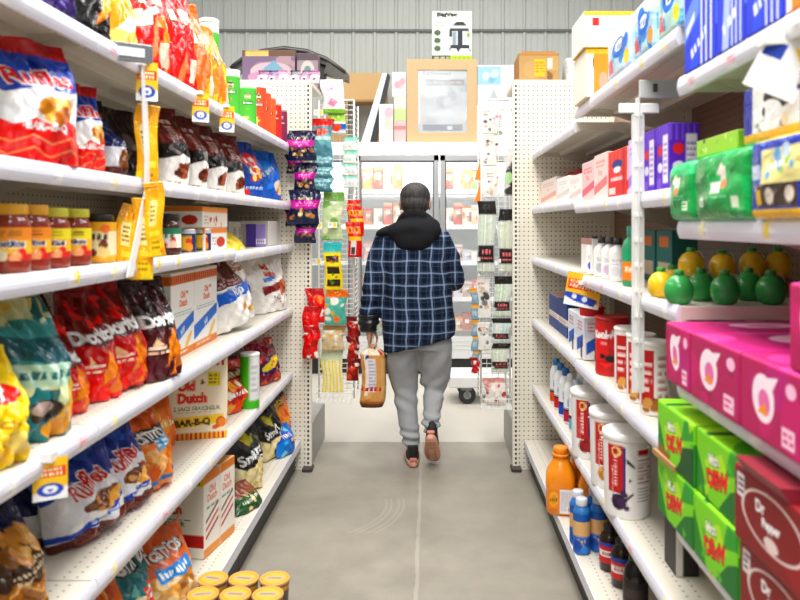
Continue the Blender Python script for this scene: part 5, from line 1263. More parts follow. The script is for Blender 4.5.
# --- bottom deck
g = 'orange juice jugs'
def jug(label, x, y, z=.171, s=1.):
    o = empty('juice_jug', (x, y, z), face_cam(x, y)*.9, label, 'juice jug', g)
    m = MB()
    # rounded square body that draws in to a waist and neck
    prof = [(.050, 0), (.058, .008), (.060, .06), (.058, .085), (.060, .11), (.059, .15), (.052, .178), (.036, .205), (.030, .222), (.033, .23), (.026, .236)]
    V, Fc = [], []; n = 32
    for r, zz in prof:
        q = 4.5 if zz < .16 else 2.2
        for k in range(n):
            t = 2*math.pi*k/n; c, d = math.cos(t), math.sin(t)
            k_ = (abs(c)**q+abs(d)**q)**(-1/q)
            V.append((r*s*c*k_, r*s*d*k_, zz*s))
    for i in range(len(prof)-1):
        for k in range(n): Fc.append((i*n+k, i*n+(k+1) % n, (i+1)*n+(k+1) % n, (i+1)*n+k))
    Fc += [list(range(n-1, -1, -1)), list(range((len(prof)-1)*n, len(prof)*n))]
    m.add(V, Fc).build('jug_body', M('f08c14', .15, 0, .08, 0, 20, .6), o, True)
    lathe_obj('cap', [(.027*s, .236*s), (.029*s, .238*s), (.029*s, .258*s), (.026*s, .262*s), (.012*s, .262*s)], M('f08a10', .35), o, 24)
    lathe_obj('cap_ring', [(.033*s, .222*s), (.036*s, .225*s), (.036*s, .233*s), (.033*s, .236*s)], M('e87f0c', .35), o, 24)
    def lj(cv): cv.band(0, 1, 'f0961e').ell(.25, .5, .2, .36, 'f4b83a').wm(.25, .5, .2, '3a7a2c', .3, 0)
    nu, nv = 18, 20; cv = Cv(nu, nv, 'f0f0ee', .8, 3); cv.band(0, 1, 'e8e8ea').lines(.08, .1, .92, .9, 8, 'b4b8c4').rect(.55, .05, .95, .3, 'f6f6f6').stripes(.6, .08, .92, .28, 8, '3a3a3a', .4)
    U, W_ = np.meshgrid(np.linspace(-.005, .046, nu+1), np.linspace(.012, .108, nv+1))
    mk('side_label', np.stack([U*s, -.0615*s+0*U, W_*s], -1).reshape(-1, 3), grid_faces(nu, nv), printed('paper'), o, cv.cells().reshape(-1, 3))
    cv = Cv(16, 18, 'f0931c', 1, 4); cv.ell(.5, .55, .42, .42, 'f4c04a').ell(.5, .52, .30, .3, 'e8a01e').wm(.5, .5, .24, '2a6a2a', .8, 0)
    U, W_ = np.meshgrid(np.linspace(-.048, -.008, 17), np.linspace(.03, .10, 19))
    mk('front_label', np.stack([U*s, -.0615*s+0*U, W_*s], -1).reshape(-1, 3), grid_faces(16, 18), printed('paper'), o, cv.cells().reshape(-1, 3))
    return o
jug('orange juice jug at the front edge of the right bottom deck', .548, 3.02, s=1.03)
jug('orange juice jug behind the front one, deeper on the bottom deck', .665, 3.12, s=1.03)
jug('orange juice jug partly hidden behind the blue and tan bottles', .66, 2.90, s=1.03)
g = 'blue and tan drink bottles'
def l_tea(cv): cv.band(0, 1, '2a7ac8').band(.42, .8, 'dcb88a').wm(.5, .25, .2, 'f4c83a', .2, 0).band(.8, 1, '2f6ab0').blobs(.3, 0, .7, .4, 4, .12, ['1f5aa8', '3a92d8'])
for i, (x, y, nm) in enumerate(((.556, 2.64, 'front left'), (.622, 2.66, 'front right'), (.558, 2.715, 'back left'), (.624, 2.735, 'back right'))):
    bottle('drink_bottle', 'blue and tan drink bottle of the four-pack on the bottom deck, '+nm, 'bottle', x, y, .171, [(.027, 0), (.031, .005), (.031, .15), (.024, .165), (.019, .172), (.019, .178)], '2a70b8', 'c8ccd4', [(.021, .172), (.0215, .176), (.021, .196), (.018, .199)], .0317, (.008, .148), l_tea, g)
g = 'dark jars on the bottom deck'
def l_dk(cv): cv.band(0, 1, 'c8242c').rect(.3, .3, .7, .6, 'f0e8e4').wm(.5, .45, .2, '8a1a20', .25, 0).band(.8, 1, '2a56a8')
for i, (x, y) in enumerate(((.628, 2.515), (.640, 2.40))):
    bottle('sauce_bottle', 'dark bottle with red and white label on the bottom deck, %s' % ('farther', 'nearer')[i], 'bottle', x, y, .171, [(.032, 0), (.036, .006), (.036, .105), (.03, .12), (.018, .135), (.018, .14)], '2a1a16', '1c1a1a', [(.021, .134), (.0215, .138), (.021, .152), (.018, .155)], .0367, (.03, .10), l_dk, g, rough=.15)
bottle('sauce_bottle', 'black bottle nearest the camera on the right bottom deck', 'bottle', .645, 2.26, .171, [(.034, 0), (.038, .006), (.038, .10), (.03, .13), (.018, .15), (.018, .155)], '1a1616', '141212', [(.021, .148), (.0215, .152), (.021, .168), (.018, .171)], .0387, (.02, .09), lambda cv: cv.band(0, 1, '241c1c').rect(.35, .3, .6, .7, '4a3a3a'), g, rough=.12)

# --- clear clip strip with holder at the seam of the right run
Ys = 1.95
o = empty('clip_strip', (.563, Ys, 1.775), 0, 'clear plastic clip strip hanging from the right top shelf down past the purple cartons', 'display strip')
m = MB().box(-.002, .002, -.012, .020, -.85, -.06)
cs = m.build('strip', glass_mat('clear_strip', 'f2f3f2', .62, .2), o)
V = MB().box(-.017, .017, -.0015, .0015, -.86, -.08).build('strip_front', glass_mat('clear_strip', 'f2f3f2', .62, .2), o)
mm = MB()
for k in range(11): mm.box(-.010, .010, -.006, -.0015, -.10-.068*k-.012, -.10-.068*k)
mm.build('clips', M('f6f6f4', .3), o)
MB().box(-.052, .058, -.004, .004, -.104, -.076, .003).build('header', M('f6f6f4', .35), o)
MB().box(.004, .112, -.003, .006, -.062, -.013, .002).build('sign_frame', M('d8dad8', .35, .3), o)
MB().box(.04, .052, -.005, -.003, -.046, -.024).build('sign_mark', M('4a4c4e', .5), o)
# ------------------------------------------------------------------ goods on top of the end caps and the freezer
def boxat(name, label, cat, u0, u1, v0, v1, Y, D, faces, group=None, zb=None, rz=0, **kw):
    """carton facing the aisle entrance whose front fills u0..u1, v0..v1"""
    x0, x1 = (u0-VX)*Y/F, (u1-VX)*Y/F
    z0 = zat(v1, Y) if zb is None else zb
    return carton(name, label, cat, x1-x0, D, zat(v0, Y)-z0, faces, ((x0+x1)/2, Y, z0), rz, group, Y, **kw)
ECZ = 2.191
def d_toy(cv): cv.band(0, 1, '8a7890').blobs(0, .3, 1, 1, 8, .2, ['a890a0', '6a6a88', 'b8a0a8']).ell(.55, .45, .4, .25, 'd8c0c8').poly([(.2, .3), (.6, .75), (.9, .35)], '8ab0c0').ell(.3, .3, .2, .14, 'c8a0b8').band(.86, 1, '7a6050').rect(.05, .86, .5, .98, 'e8c88a')
boxat('toy_carton', 'wide purple-grey toy carton on top of the left end cap', 'carton', 242, 295, 50, 84, 4.36, .09, {'f': d_toy, 's': '7a6a78', 't': '9a8a90'}, zb=ECZ)
boxat('toy_carton', 'small grey and pink toy carton beside the wide purple-grey one', 'carton', 297, 318, 53, 84, 4.36, .08, {'f': lambda cv: cv.band(0, 1, 'a89aa0').ell(.5, .5, .35, .3, 'd8d0cc').ell(.5, .45, .2, .2, '7a9a98').band(.8, 1, '6a5a62'), 's': '8a7a80', 't': 'a09098'}, zb=ECZ)
for i, (u, c, d) in enumerate(((262, 'e6e2e4', '7a2a6a'), (272, 'c8a8c8', '5a2a6a'), (283, 'ece8ea', 'c87a9a'), (294, 'd8d4d8', '3a2a4a'), (305, 'e8a8c8', '6a2a5a'), (314, 'efeaec', '9a3a7a'))):
    x, Y = (u-VX)*4.19/F, 4.19
    b = bag('snack_pouch', 'small white and purple pouch standing on the left end cap, %s from the left' % ('first', 'second', 'third', 'fourth', 'fifth', 'sixth')[i], 'pouch', .062, .085, .03, lambda cv, c=c, d=d: cv.band(0, 1, c).band(.62, 1, d).ell(.5, .35, .3, .16, 'f6f2f4').ell(.5, .34, .16, .09, d), (x, Y-.015, ECZ), 0, 'pouches on the left end cap', .05, i, Y=Y)
# dark curved plastic item lying behind the cartons
pts = [((u-VX)*4.50/F, zat(v, 4.50)) for u, v in ((232, 66), (244, 57), (262, 50), (285, 47), (308, 50), (328, 58), (346, 71))]
poly = pts+[(x, z-.055) for x, z in reversed(pts)]
poly[6] = (pts[6][0], pts[6][1]); 
sl = empty('plastic_sled', (0, 4.47, 0), 0, 'dark grey curved plastic sled lying over the cartons on the left end cap', 'sled')
MB().prism(poly, 1, 0.0, .14).build('shell', M('4a4744', .35, 0, .15), sl)
MB().tube([(x, -.004, z-.02) for x, z in pts], .011, 6).build('rim', M('34322f', .4), sl, True)
MB().prism([(pts[5][0], pts[5][1]-.03), (pts[6][0]+.015, pts[6][1]-.02), (pts[6][0]+.015, pts[6][1]-.065), (pts[5][0]-.02, pts[5][1]-.10)], 1, -.01, .10).build('handle', M('5a564f', .5), sl)
MB().box(pts[1][0]+.02, pts[1][0]+.05, .03, .11, ECZ, pts[1][1]-.04).box(pts[5][0]-.05, pts[5][0]-.02, .03, .11, ECZ, pts[5][1]-.03).build('runner', M('3a3835', .5), sl)
# right end cap
def d_kraft(cv): cv.band(0, 1, 'be9f70').blobs(0, 0, 1, 1, 5, .25, ['c4a678', 'b69768']).rect(.38, .25, .66, .82, 'f0c030').lines(.4, .35, .64, .75, 4, 'c8922a').rect(.72, .5, .84, .85, 'f0ece0').rect(.72, .05, .76, .4, '6a4a2a').ell(.78, .22, .07, .16, '8a683e').band(.93, 1, 'b98c50')
o = boxat('cardboard_box', 'brown cardboard box with yellow label on top of the right end cap', 'box', 519, 559, 53, 83, 4.2, .26, {'f': d_kraft, 's': 'a87c46', 't': 'c09258'}, zb=ECZ)
MB().box(-.10, .10, .01, .02, (zat(53, 4.2)-ECZ)-.001, (zat(53, 4.2)-ECZ)+.012).build('flap', M('b5864c', .7), o)
boxat('plastic_wrap_pack', 'clear plastic wrapped white pack leaning beside the cardboard box', 'pack', 566, 578, 58, 83, 4.25, .12, {'f': lambda cv: cv.band(0, 1, 'd4d8d8').blobs(0, 0, 1, 1, 7, .16, ['e8ecec', 'bcc4c4', 'f4f6f6']), 's': 'd0d4d4', 't': 'e4e6e6'}, zb=ECZ, bulge=.006, r=.01, finish='film')

FZ = 2.131
bx = []
# framed cardboard carton with clear window
Y = 6.72; x0, x1 = (407-VX)*Y/F, (477-VX)*Y/F; H = zat(59, Y)-FZ
w = empty('window_carton', ((x0+x1)/2, Y, FZ), 0, 'big cardboard carton with a clear window standing on the freezer', 'carton')
W = x1-x0
a, b, c, d = -W/2+.10, W/2-.09, .10, H-.10
m = MB().box(-W/2, W/2, .02, .28, 0, H).box(-W/2, a, 0, .02, 0, H).box(b, W/2, 0, .02, 0, H).box(a, b, 0, .02, 0, c).box(a, b, 0, .02, d, H)
m.build('carton_body', M('d6b284', .7, 0, .05), w)
nu, nv = 46, 60; cv = Cv(nu, nv, 'c6cad0', (b-a)/(d-c), 9)
cv.blobs(0, .1, 1, .75, 26, .10, ['d0d4d8', 'b8bcc2', 'dcdee0', 'ccc6c2']).band(.88, 1, 'd8dadc').wm(.4, .94, .07, '4a5058', .6, 0).rect(.15, .76, .95, .85, '6a737c').rect(.6, .76, .95, .85, '8a7a78').lines(.18, .78, .9, .83, 1, 'c8ccd0').rect(.1, .03, .9, .13, '4a5a78').rect(.6, .05, .7, .11, 'e0e2e4').stripes(0, .13, .06, .9, 1, 'e4e6e8', .9)
U, V_ = np.meshgrid(np.linspace(a, b, nu+1), np.linspace(c, d, nv+1))
mk('picture_sheet', np.stack([U, .0185+0*U, V_], -1).reshape(-1, 3), grid_faces(nu, nv), printed('paper'), w, cv.cells().reshape(-1, 3))
MB().box(a, b, .006, .009, c, d).build('window', glass_mat('film_window', 'eef2f4', .22, .08), w)
# vacuum cleaner carton on top of it
def d_vac(cv):
    cv.band(0, 1, 'eef0ea').band(.86, 1, 'dfe4d8').text('BigVac', .38, .925, .095, '101410', 0, 1.7, maxw=.68, bold=.07).band(0, .09, 'b8d84a').rect(0, 0, .45, .09, '3a4a2c').lines(.05, .02, .42, .07, 1, 'e8f0d8').lines(.55, .02, .95, .07, 1, '7a9a2a')
    for k in (.56, .40, .24): cv.ell(.13, k, .085, .058, '3f5a34').ell(.13, k, .05, .03, '5a7a4a')
    cv.poly([(.50, .70), (.60, .78), (.80, .78), (.90, .70)], '333a40').poly([(.44, .66), (.92, .66), (.94, .58), (.44, .58)], '3a4248').rect(.50, .28, .90, .60, 'd4dade').rect(.52, .30, .60, .58, '9aa4aa').rect(.64, .28, .76, .60, '343b42').rect(.46, .24, .94, .31, '333a40').poly([(.46, .26), (.40, .20), (.48, .20)], '2a3036').poly([(.92, .26), (1.0, .18), (.92, .20)], '2a3036').poly([(.60, .24), (.66, .16), (.72, .24)], '2a3036').rect(.42, .48, .50, .62, '3a4248').rect(.88, .46, .96, .56, '8ab03a').lines(.05, .68, .38, .80, 2, 'c0c6ba')
boxat('vacuum_carton', 'white vacuum cleaner carton printed BigVac, on top of the big window carton', 'carton', 432, 472, 11, 59, 6.78, .22, {'f': d_vac, 's': 'd8dcd2', 't': 'e4e8de'}, zb=FZ+H+.001)
# long brown carton on two hidden cartons, leaning panel, small cartons
boxat('cardboard_box', 'upright brown carton behind the white packs, carrying the long carton', 'box', 326, 346, 102, 140, 7.30, .25, {'f': 'b89a70', 's': 'b88e58', 't': 'b89a70'}, zb=FZ)
boxat('cardboard_box', 'long brown cardboard box lying high on the freezer by the back wall', 'box', 330, 386, 73, 101.7, 7.30, .25, {'f': lambda cv: cv.band(0, 1, 'd2b48a').band(.0, .06, 'b08a58').rect(.05, .2, .07, .8, 'c09a64'), 's': 'b88e58', 't': 'b89a70'}, zb=zat(102, 7.3)+.003)
boxat('cardboard_box', 'upright brown carton behind the leaning panel, carrying the long carton', 'box', 377, 386, 102, 140, 7.30, .25, {'f': 'b98f5c', 's': 'b88e58', 't': 'b89a70'}, zb=FZ)
Y = 6.85
pn = empty('leaning_panel', ((366-VX)*Y/F, Y, FZ), 0, 'white panel with black back edge leaning beside the pink cartons on the freezer', 'panel')
hx = (384-366)*Y/F; hz = zat(73, Y)-FZ
MB().prism([(-.055, 0), (.03, 0), (.03+hx, hz), (-.055+hx+.04, hz)], 1, 0, .12).build('face_board', M('eceef2', .4), pn)
MB().prism([(.031, 0), (.085, 0), (.055+hx, hz-.02), (.031+hx, hz-.0)], 1, .005, .115).build('back_board', M('2c2d33', .4), pn)
g = 'small cartons on the freezer'
boxat('goods_carton', 'white carton standing before the dark edge of the leaning panel', 'carton', 379, 393, 104, 144, 6.68, .1, {'f': lambda cv: cv.band(0, 1, 'f2f0f0').blobs(.2, .3, .8, .8, 4, .12, ['e8c8d0', 'c8e0d8', 'f0d8d0']), 's': 'e0e0e0', 't': 'f0f0f0'}, g, zb=FZ)
boxat('goods_carton', 'pale pink carton, bottom one of the narrow stack on the freezer', 'carton', 394, 406, 121, 145, 6.72, .1, {'f': lambda cv: cv.band(0, 1, 'f0c8c8').band(.6, .8, 'e8989a'), 's': 'e0c0c0', 't': 'f0d8d8'}, g, zb=FZ)
z1 = zat(121, 6.72)
boxat('goods_carton', 'pale green carton, middle one of the narrow stack on the freezer', 'carton', 394, 406, 97, 121, 6.72, .1, {'f': lambda cv: cv.band(0, 1, 'ece8d8').band(0, .5, 'd0dca8'), 's': 'd8dcc8', 't': 'e8ecd8'}, g, zb=z1+.001)
z1 = zat(97, 6.72)
boxat('goods_carton', 'white and pink carton, top one of the narrow stack on the freezer', 'carton', 392, 406, 72, 97, 6.72, .1, {'f': lambda cv: cv.band(0, 1, 'f4eaec').blobs(.2, .2, .8, .8, 4, .14, ['f0b8c0', 'f4d0d4']), 's': 'e8dcdc', 't': 'f4ecec'}, g, zb=z1+.002)
def d_plant(cv): cv.band(0, 1, 'f4f4f2').lines(.1, .84, .9, .92, 1, '6a5a4a').rect(.3, .66, .62, .76, 'e8a0b8').blobs(.35, .1, .6, .62, 9, .06, ['a8b0a0', 'c8ccc0', '8a9484']).poly([(.45, .05), (.5, .6), (.55, .05)], 'b0b8a8')
boxat('goods_carton', 'white carton with plant picture on the freezer, carrying the blue and white one', 'carton', 477, 517, 105, 145, 6.72, .25, {'f': d_plant, 's': 'e8e8e4', 't': 'f0f0ee'}, g, zb=FZ)
def d_bluewhite(cv): cv.band(0, 1, 'f0f2f4').rect(0, .5, .6, .97, 'b4d4ec').blobs(.1, .55, .5, .9, 5, .1, ['d8ecf8', '9ac4e4']).poly([(.3, .15), (.42, .42), (.54, .15)], 'c8ccd0').lines(.1, .05, .9, .12, 1, 'c0c8d0')
boxat('goods_carton', 'blue and white carton on top of the plant carton', 'carton', 477.5, 516, 65, 104.7, 6.72, .25, {'f': d_bluewhite, 's': 'dcdfe2', 't': 'ecf0f2'}, g, zb=zat(105, 6.72)+.002)

# ------------------------------------------------------------------ frozen food behind the glass
shelves = [(.345, 'bottom shelf'), (.681, 'second shelf up'), (1.021, 'middle shelf'), (1.361, 'second shelf down'), (1.691, 'top shelf')]
pal = [['e8823a', 'c8402a', '7a9a4a', 'd8c8a0', 'b85a3a'], ['e8a0a0', 'f0e4dc', 'd86a6a', 'e8e8ec', 'c8b0a0'], ['f0ece8', 'e8c8c0', 'f4f4f4', 'd8a8a0', 'c8d8e8'], ['f0c8a8', 'd88a5a', 'e8e8e8', 'c84a3a', 'f4e8d8'], ['5a8a4a', 'e87a3a', 'd8402a', 'e8dcc0', '8a6a3a']]
rr = random.Random(5)
for si, (z, sn) in enumerate(shelves):
    for di, (dn, us) in enumerate((('left', (358, 368, 378, 388, 398)), ('right', (449, 458, 467, 476)))):
        for j, u in enumerate(us):
            Y = 6.84
            x = (u-VX)*Y/F; c = pal[si][(j+di*2) % 5]; c2 = pal[si][(j+di*2+2) % 5]
            H = rr.uniform(.15, .22) if si not in (2, 4) else (rr.uniform(.1, .2) if si == 2 else rr.uniform(.2, .25))
            def df(cv, c=c, c2=c2): cv.band(0, 1, c).band(.3, .7, c2).blobs(.1, .1, .9, .9, 5, .12, [c, c2, '8a5a3a']).ell(.5, .6, .25, .12, 'f4f0e8').band(.88, 1, c2)
            carton('frozen_food_carton', 'frozen food carton behind the %s freezer door, %s, %s' % (dn, sn, ('first from left', 'second from left', 'third from left', 'fourth from left', 'fifth from left')[j]), 'frozen food', .085, .14, H, {'f': df, 's': c, 't': c2}, (x, Y, z+.001), 0, 'frozen food cartons', Y*1.6)

# ------------------------------------------------------------------ wire wing racks at the end caps
def wing(label, x0, x1, Y, z0, z1, tray, seed, off):
    o = empty('wire_rack', (x0, Y, z0), 0, label, 'wire rack', 'wire wing racks')
    W = x1-x0; H = z1-z0
    wh = M('f4f3ef', .35)
    fr = MB().tube([(0, 0, 0), (0, 0, H)], .006, 6).tube([(W, 0, 0), (W, 0, H)], .006, 6).tube([(0, 0, H), (W, 0, H)], .005, 6).tube([(0, 0, 0), (W, 0, 0)], .005, 6).tube([(0, .24, 0), (0, .24, H)], .005, 6).tube([(W, .24, 0), (W, .24, H)], .005, 6)
    fr.build('frame', wh, o, True)
    g = MB(); n = int(H/.030)
    for k in range(1, n): g.box(0, W, -.002, .002, k*H/n-.002, k*H/n+.002)
    for k in range(1, 5): g.box(k*W/5-.0015, k*W/5+.0015, .002, .005, 0, H)
    g.build('wire_grid', wh, o)
    sd = MB()
    xs = 0 if off > 0 else W
    for k in range(1, n): sd.box(xs-.002, xs+.002, 0, .24, k*H/n-.002, k*H/n+.002)
    sd.build('side_grid', wh, o)
    t = MB()
    for k in range(7): t.box(0, W, -.13+.02*k-.002, -.13+.02*k+.002, .0, .004)
    for k in range(9): t.box(k*W/8-.002, k*W/8+.002, -.13, 0, -.002, .002)
    t.tube([(0, 0, .06), (0, -.13, .06), (W, -.13, .06), (W, 0, .06)], .003, 5)
    for k in range(9): t.box(k*W/8-.0015, k*W/8+.0015, -.1315, -.1285, 0, .06)
    t.build('tray', wh, o)
    for zz in (.15, H-.15):
        a = MB()
        if off < 0: a.tube([(-.022, .12, zz), (0, .12, zz)], .006)
        else: a.tube([(W, .12, zz), (W+.02, .12, zz)], .006)
        a.build('bracket', wh, o)
    return o
LWY, RWY = 4.36, 4.30
lx0, lx1 = (319-VX)*LWY/F, (354-VX)*LWY/F
wing('white wire wing rack at the left end cap, hung with candy and snacks', lx0, lx1, LWY, zat(398, LWY), zat(100, LWY), True, 1, -1)
rx0, rx1 = (481-VX)*RWY/F, (510-VX)*RWY/F
wing('white wire wing rack at the right end cap, hung with stocking packs', rx0, rx1, RWY, zat(404, RWY), zat(100, RWY), True, 2, 1)

def hang(name, label, cat, u0, u1, v0, v1, Y, D, design, group, seed=0, rz=0, hook=True, **kw):
    x = ((u0+u1)/2-VX)*Y/F; W = (u1-u0)*Y/F; H = (v1-v0)*Y/F
    o = bag(name, label, cat, W, H, D, design, (x, Y-D, zat(v1, Y)), rz, group, kw.pop('lean', 0.), seed, slump=0, Y=Y, **kw)
    return o
def hooks(x, y0, y1, z, parent_label, grp):
    o = empty('peg_hook', (x, y1, z), 0, parent_label, 'hook', grp)
    MB().tube([(0, 0, 0), (0, y0-y1, 0), (0, y0-y1-.006, .012)], .0025, 5).build('prong', M('d8d8d8', .3, .8), o, True)
    MB().box(-.014, .014, -.001, .004, -.012, .012).build('back_plate', M('e4e2dc', .4), o)
# purple nut pouches hanging at the slotted upright of the left end panel
def d_nut(cv): cv.band(0, 1, '1c2444').band(.82, .9, '2e3868').poly([(0, .50), (.5, .44), (1, .50), (1, .74), (0, .74)], 'c22a9a').text('PLANTERS', .5, .79, .07, 'e8d8a0', 0, maxw=.8, bold=.03).lines(.2, .55, .8, .66, 2, 'f0a8dc').blobs(.08, .16, .92, .46, 14, .06, ['d8b070', 'b8844a', 'ecd8a8', '8a5a34', '4a3a5a']).band(0, .14, '202a50')
g = 'purple nut pouches on the left end panel'
nuts = [(287, 304, 155, 174, 3.995, 'half hidden on the left under the topmost'), (289, 317, 131, 161, 3.93, 'topmost and largest'), (295, 317, 163, 193, 3.97, 'second row, on the right'), (286, 304, 206, 226, 3.995, 'low on the left behind the larger one'), (289, 320, 190, 224, 3.93, 'large one in the middle of the column'), (295, 317, 221, 243, 3.97, 'lowest of the column')]
for i, (a, b, c, d, Y, nm) in enumerate(nuts):
    hang('nut_pouch', 'purple nut pouch on the left end panel, '+nm, 'nut pouch', a, b, c, d, Y, .05, d_nut, g, 20+i)
# teal pouches on the left wing rack
def d_tealp(cv): cv.band(0, 1, '6a9aa4').band(.86, 1, 'd8402a').blobs(0, 0, 1, .7, 7, .15, ['7ab0b8', '5a8a96', '8ac0c4']).ell(.5, .70, .36, .09, 'e85a3a').band(.48, .58, 'c8e0e0')
def d_tealp2(cv): cv.band(0, 1, '5f929c').band(.75, 1, '9ac4c8').band(0, .2, '4a7a86').lines(.2, .4, .8, .6, 1, 'd8ecec')
g = 'teal pouches on the left wing rack'
for i, (c, d, f) in enumerate(((119, 158, d_tealp), (156, 168, d_tealp2), (167, 179, d_tealp2), (178, 192, d_tealp2))):
    hang('snack_pouch', 'teal snack pouch on the left wing rack, %s' % ('topmost with red top', 'second from the top', 'third from the top', 'lowest of the four')[i], 'pouch', 310, 333, c, d, 4.30-.008*i, .03, f, g, 30+i)
def d_whitep(cv): cv.band(0, 1, 'f4f2f4').poly([(.2, .3), (.4, .5), (.7, .35), (.5, .2)], 'e8a0b8').poly([(.1, .7), (.5, .85), (.6, .75)], 'f0b8c8').lines(.2, .55, .8, .65, 1, 'd0c8d0').band(0, .14, '8ac04a')
hang('snack_pouch', 'white and pink blister pack at the top of the left wing rack', 'pouch', 322, 345, 80, 114, 4.30, .025, d_whitep, None, 41)
hang('snack_pouch', 'white, green and blue pack under the white and pink one', 'pouch', 330, 346, 113, 134, 4.31, .02, lambda cv: cv.band(0, 1, 'e4ecee').band(.6, 1, 'a8d05a').band(.2, .5, '3a7ac0').ell(.4, .3, .3, .2, 'e8603a'), None, 42)
g = 'pale cards on the right edge of the left wing rack'
for i, v in enumerate((137, 150, 162, 174)):
    hang('card_pack', 'pale white and mint card pack on the left wing rack, %s from the top' % ('first', 'second', 'third', 'fourth')[i], 'card pack', 343, 357, v, v+14, 4.33, .015, lambda cv: cv.band(0, 1, 'eef2ee').band(.7, 1, '9adcc4').lines(.2, .2, .8, .5, 2, 'c8d8d4'), g, 45+i)
def d_redpk(cv): cv.band(0, 1, 'd8342a').band(.72, .92, 'f2a42a').wm(.5, .82, .14, 'c8201c', .7, 0).rect(.15, .06, .6, .5, 'e8e4e0').rect(.2, .08, .5, .3, '5a4a4a').band(.5, .62, 'f0c84a')
g = 'red and yellow packs on the left wing rack'
for i, (a, b, c, d) in enumerate(((348, 361, 200, 228), (350, 364, 206, 236), (348, 362, 222, 257))):
    hang('snack_pouch', 'red and yellow snack pack on the aisle side of the left wing rack, %s' % ('upper', 'middle', 'lower')[i], 'pouch', a, b, c, d, 4.33-.03*i, .025, d_redpk, g, 50+i)
# striped candies between
def d_straw(cv): cv.band(0, 1, 'f0ecd8').stripes(0, 0, 1, 1, 6, 'e8d85a', .5).band(.8, 1, 'd8e4c8')
def d_tangle(c1, c2, c3): return lambda cv: cv.band(0, 1, c1).blobs(0, 0, 1, 1, 16, .1, [c2, c3, 'f4f0e8', c1]).band(.85, 1, c2)
hang('candy_pack', 'long yellow candy straws at the foot of the left wing rack', 'candy', 322, 344, 350, 392, 4.33, .02, d_straw, None, 60)
hang('candy_pack', 'yellow and teal pack with three dark windows on the left wing rack', 'candy', 325, 343, 242, 290, 4.29, .03, lambda cv: cv.band(0, 1, 'f0dc2a').band(.84, 1, '5ac0c0').rect(.15, .08, .85, .24, '3a2a1c').rect(.15, .36, .85, .52, '3a2a1c').rect(.15, .62, .85, .76, '3a2a1c').blobs(.2, .1, .8, .75, 9, .04, ['d8402a', '4a8a3a', 'e8604a']), None, 61)
hang('candy_pack', 'teal and orange gummy candy bag under the yellow pack', 'candy', 325, 347, 290, 324, 4.29, .035, d_tangle('6ab8a8', 'e8843a', 'd8b04a'), None, 62)
hang('candy_pack', 'clear bag of mixed candy low on the left wing rack', 'candy', 322, 345, 325, 350, 4.31, .03, d_tangle('d8c8a8', 'b89a6a', 'e8b87a'), None, 63)
hang('candy_pack', 'green and white candy bag high on the left wing rack', 'candy', 322, 343, 192, 240, 4.32, .025, d_tangle('c8d8b0', '8ab06a', 'e8e8c8'), None, 64)
g = 'red candy bags on the left wing rack'
for i, (a, b, c, d) in enumerate(((307, 325, 288, 322), (303, 321, 306, 338), (303, 319, 326, 358))):
    hang('candy_pack', 'bright red candy bag beside the left slotted upright, %s' % ('upper', 'middle', 'lower')[i], 'candy', a, b, c, d, 4.0-.018*i, .03, d_tangle('d81f2a', 'c0141f', ['e8843a', 'd0303a', 'b01028'][i]), g, 70+i)
g = 'dark red snack bags on the aisle side of the left wing rack'
for i, (c, d) in enumerate(((316, 340), (336, 362), (358, 380))):
    hang('snack_pouch', 'dark red mottled snack bag facing the shopper, %s of three' % ('top', 'middle', 'bottom')[i], 'pouch', 347, 359, c, d, 4.33-.01*i, .03, d_tangle('a8281c', '7a1a14', 'd8602a'), g, 75+i)
# small price tags on the left wing
for i, (u, v) in enumerate(((317, 261), (318, 225), (333, 225), (319, 113))):
    x = (u-VX)*4.28/F
    carton('price_tag', 'small price tag on the left wing rack, %s' % ('above the red candy bags', 'left one under the teal pouches', 'right one under the teal pouches', 'beside the white and pink pack')[i], 'price tag', .055, .002, .035, {'f': lambda cv: cv.band(0, 1, 'fafafa').rect(.55, .1, .9, .9, 'f0d84a').lines(.1, .3, .45, .8, 2, '9aa'), 's': 'fff'}, (x, 4.262, zat(v+3, 4.28)), .2, 'price tags on the left wing rack', 4.2, r=0)
# stocking packs and cards on the right wing rack
def d_sock(c): return lambda cv: cv.band(0, 1, 'd8dcd8').stripes(.1, .0, .9, .95, 4, c, .55).stripes(.16, .0, .9, .95, 4, 'eef0e4', .25).band(.86, 1, '2a2828').rect(.04, .14, .96, .40, '2c2425').wm(.55, .30, .08, 'e88a90', .6, 0).lines(.25, .18, .85, .24, 1, 'd87a80').rect(.04, .16, .16, .22, 'f4f4f4')
g = 'stocking packs on the right wing rack'
for i, (a, b, c, d, Y, col, nm) in enumerate(((477, 495, 201, 272, 4.24, 'b8d0b0', 'upper left, long pack'), (498, 514, 209, 272, 4.20, 'c0c8a8', 'upper right, long pack'), (493, 511, 276, 316, 4.22, 'a8d0a4', 'third from the top'), (491, 510, 318, 342, 4.235, 'b0ccd0', 'second from below'), (491, 509, 343, 372, 4.245, 'c4d4a8', 'lowest'))):
    hang('stocking_pack', 'clear stocking pack with black label on the right wing rack, '+nm, 'stocking pack', a, b, c, d, Y, .022, d_sock(col), g, 80+i)
g = 'blue and yellow card packs on the right wing rack'
for i, v in enumerate((288, 304, 320, 335, 349)):
    hang('card_pack', 'grey-blue card pack with yellow top on the right wing rack, %s from the top' % ('first', 'second', 'third', 'fourth', 'fifth')[i], 'card pack', 471, 479, v, v+16, 4.28, .012, lambda cv: cv.band(0, 1, '9ab4c0').band(.80, 1, 'f0b020').lines(.2, .3, .8, .6, 2, 'e0e8ec'), g, 90+i)
hang('card_pack', 'small red pack under the grey-blue card packs', 'card pack', 471, 479, 357, 373, 4.27, .02, d_tangle('c81f2a', 'a01420', 'e04048'), None, 96)
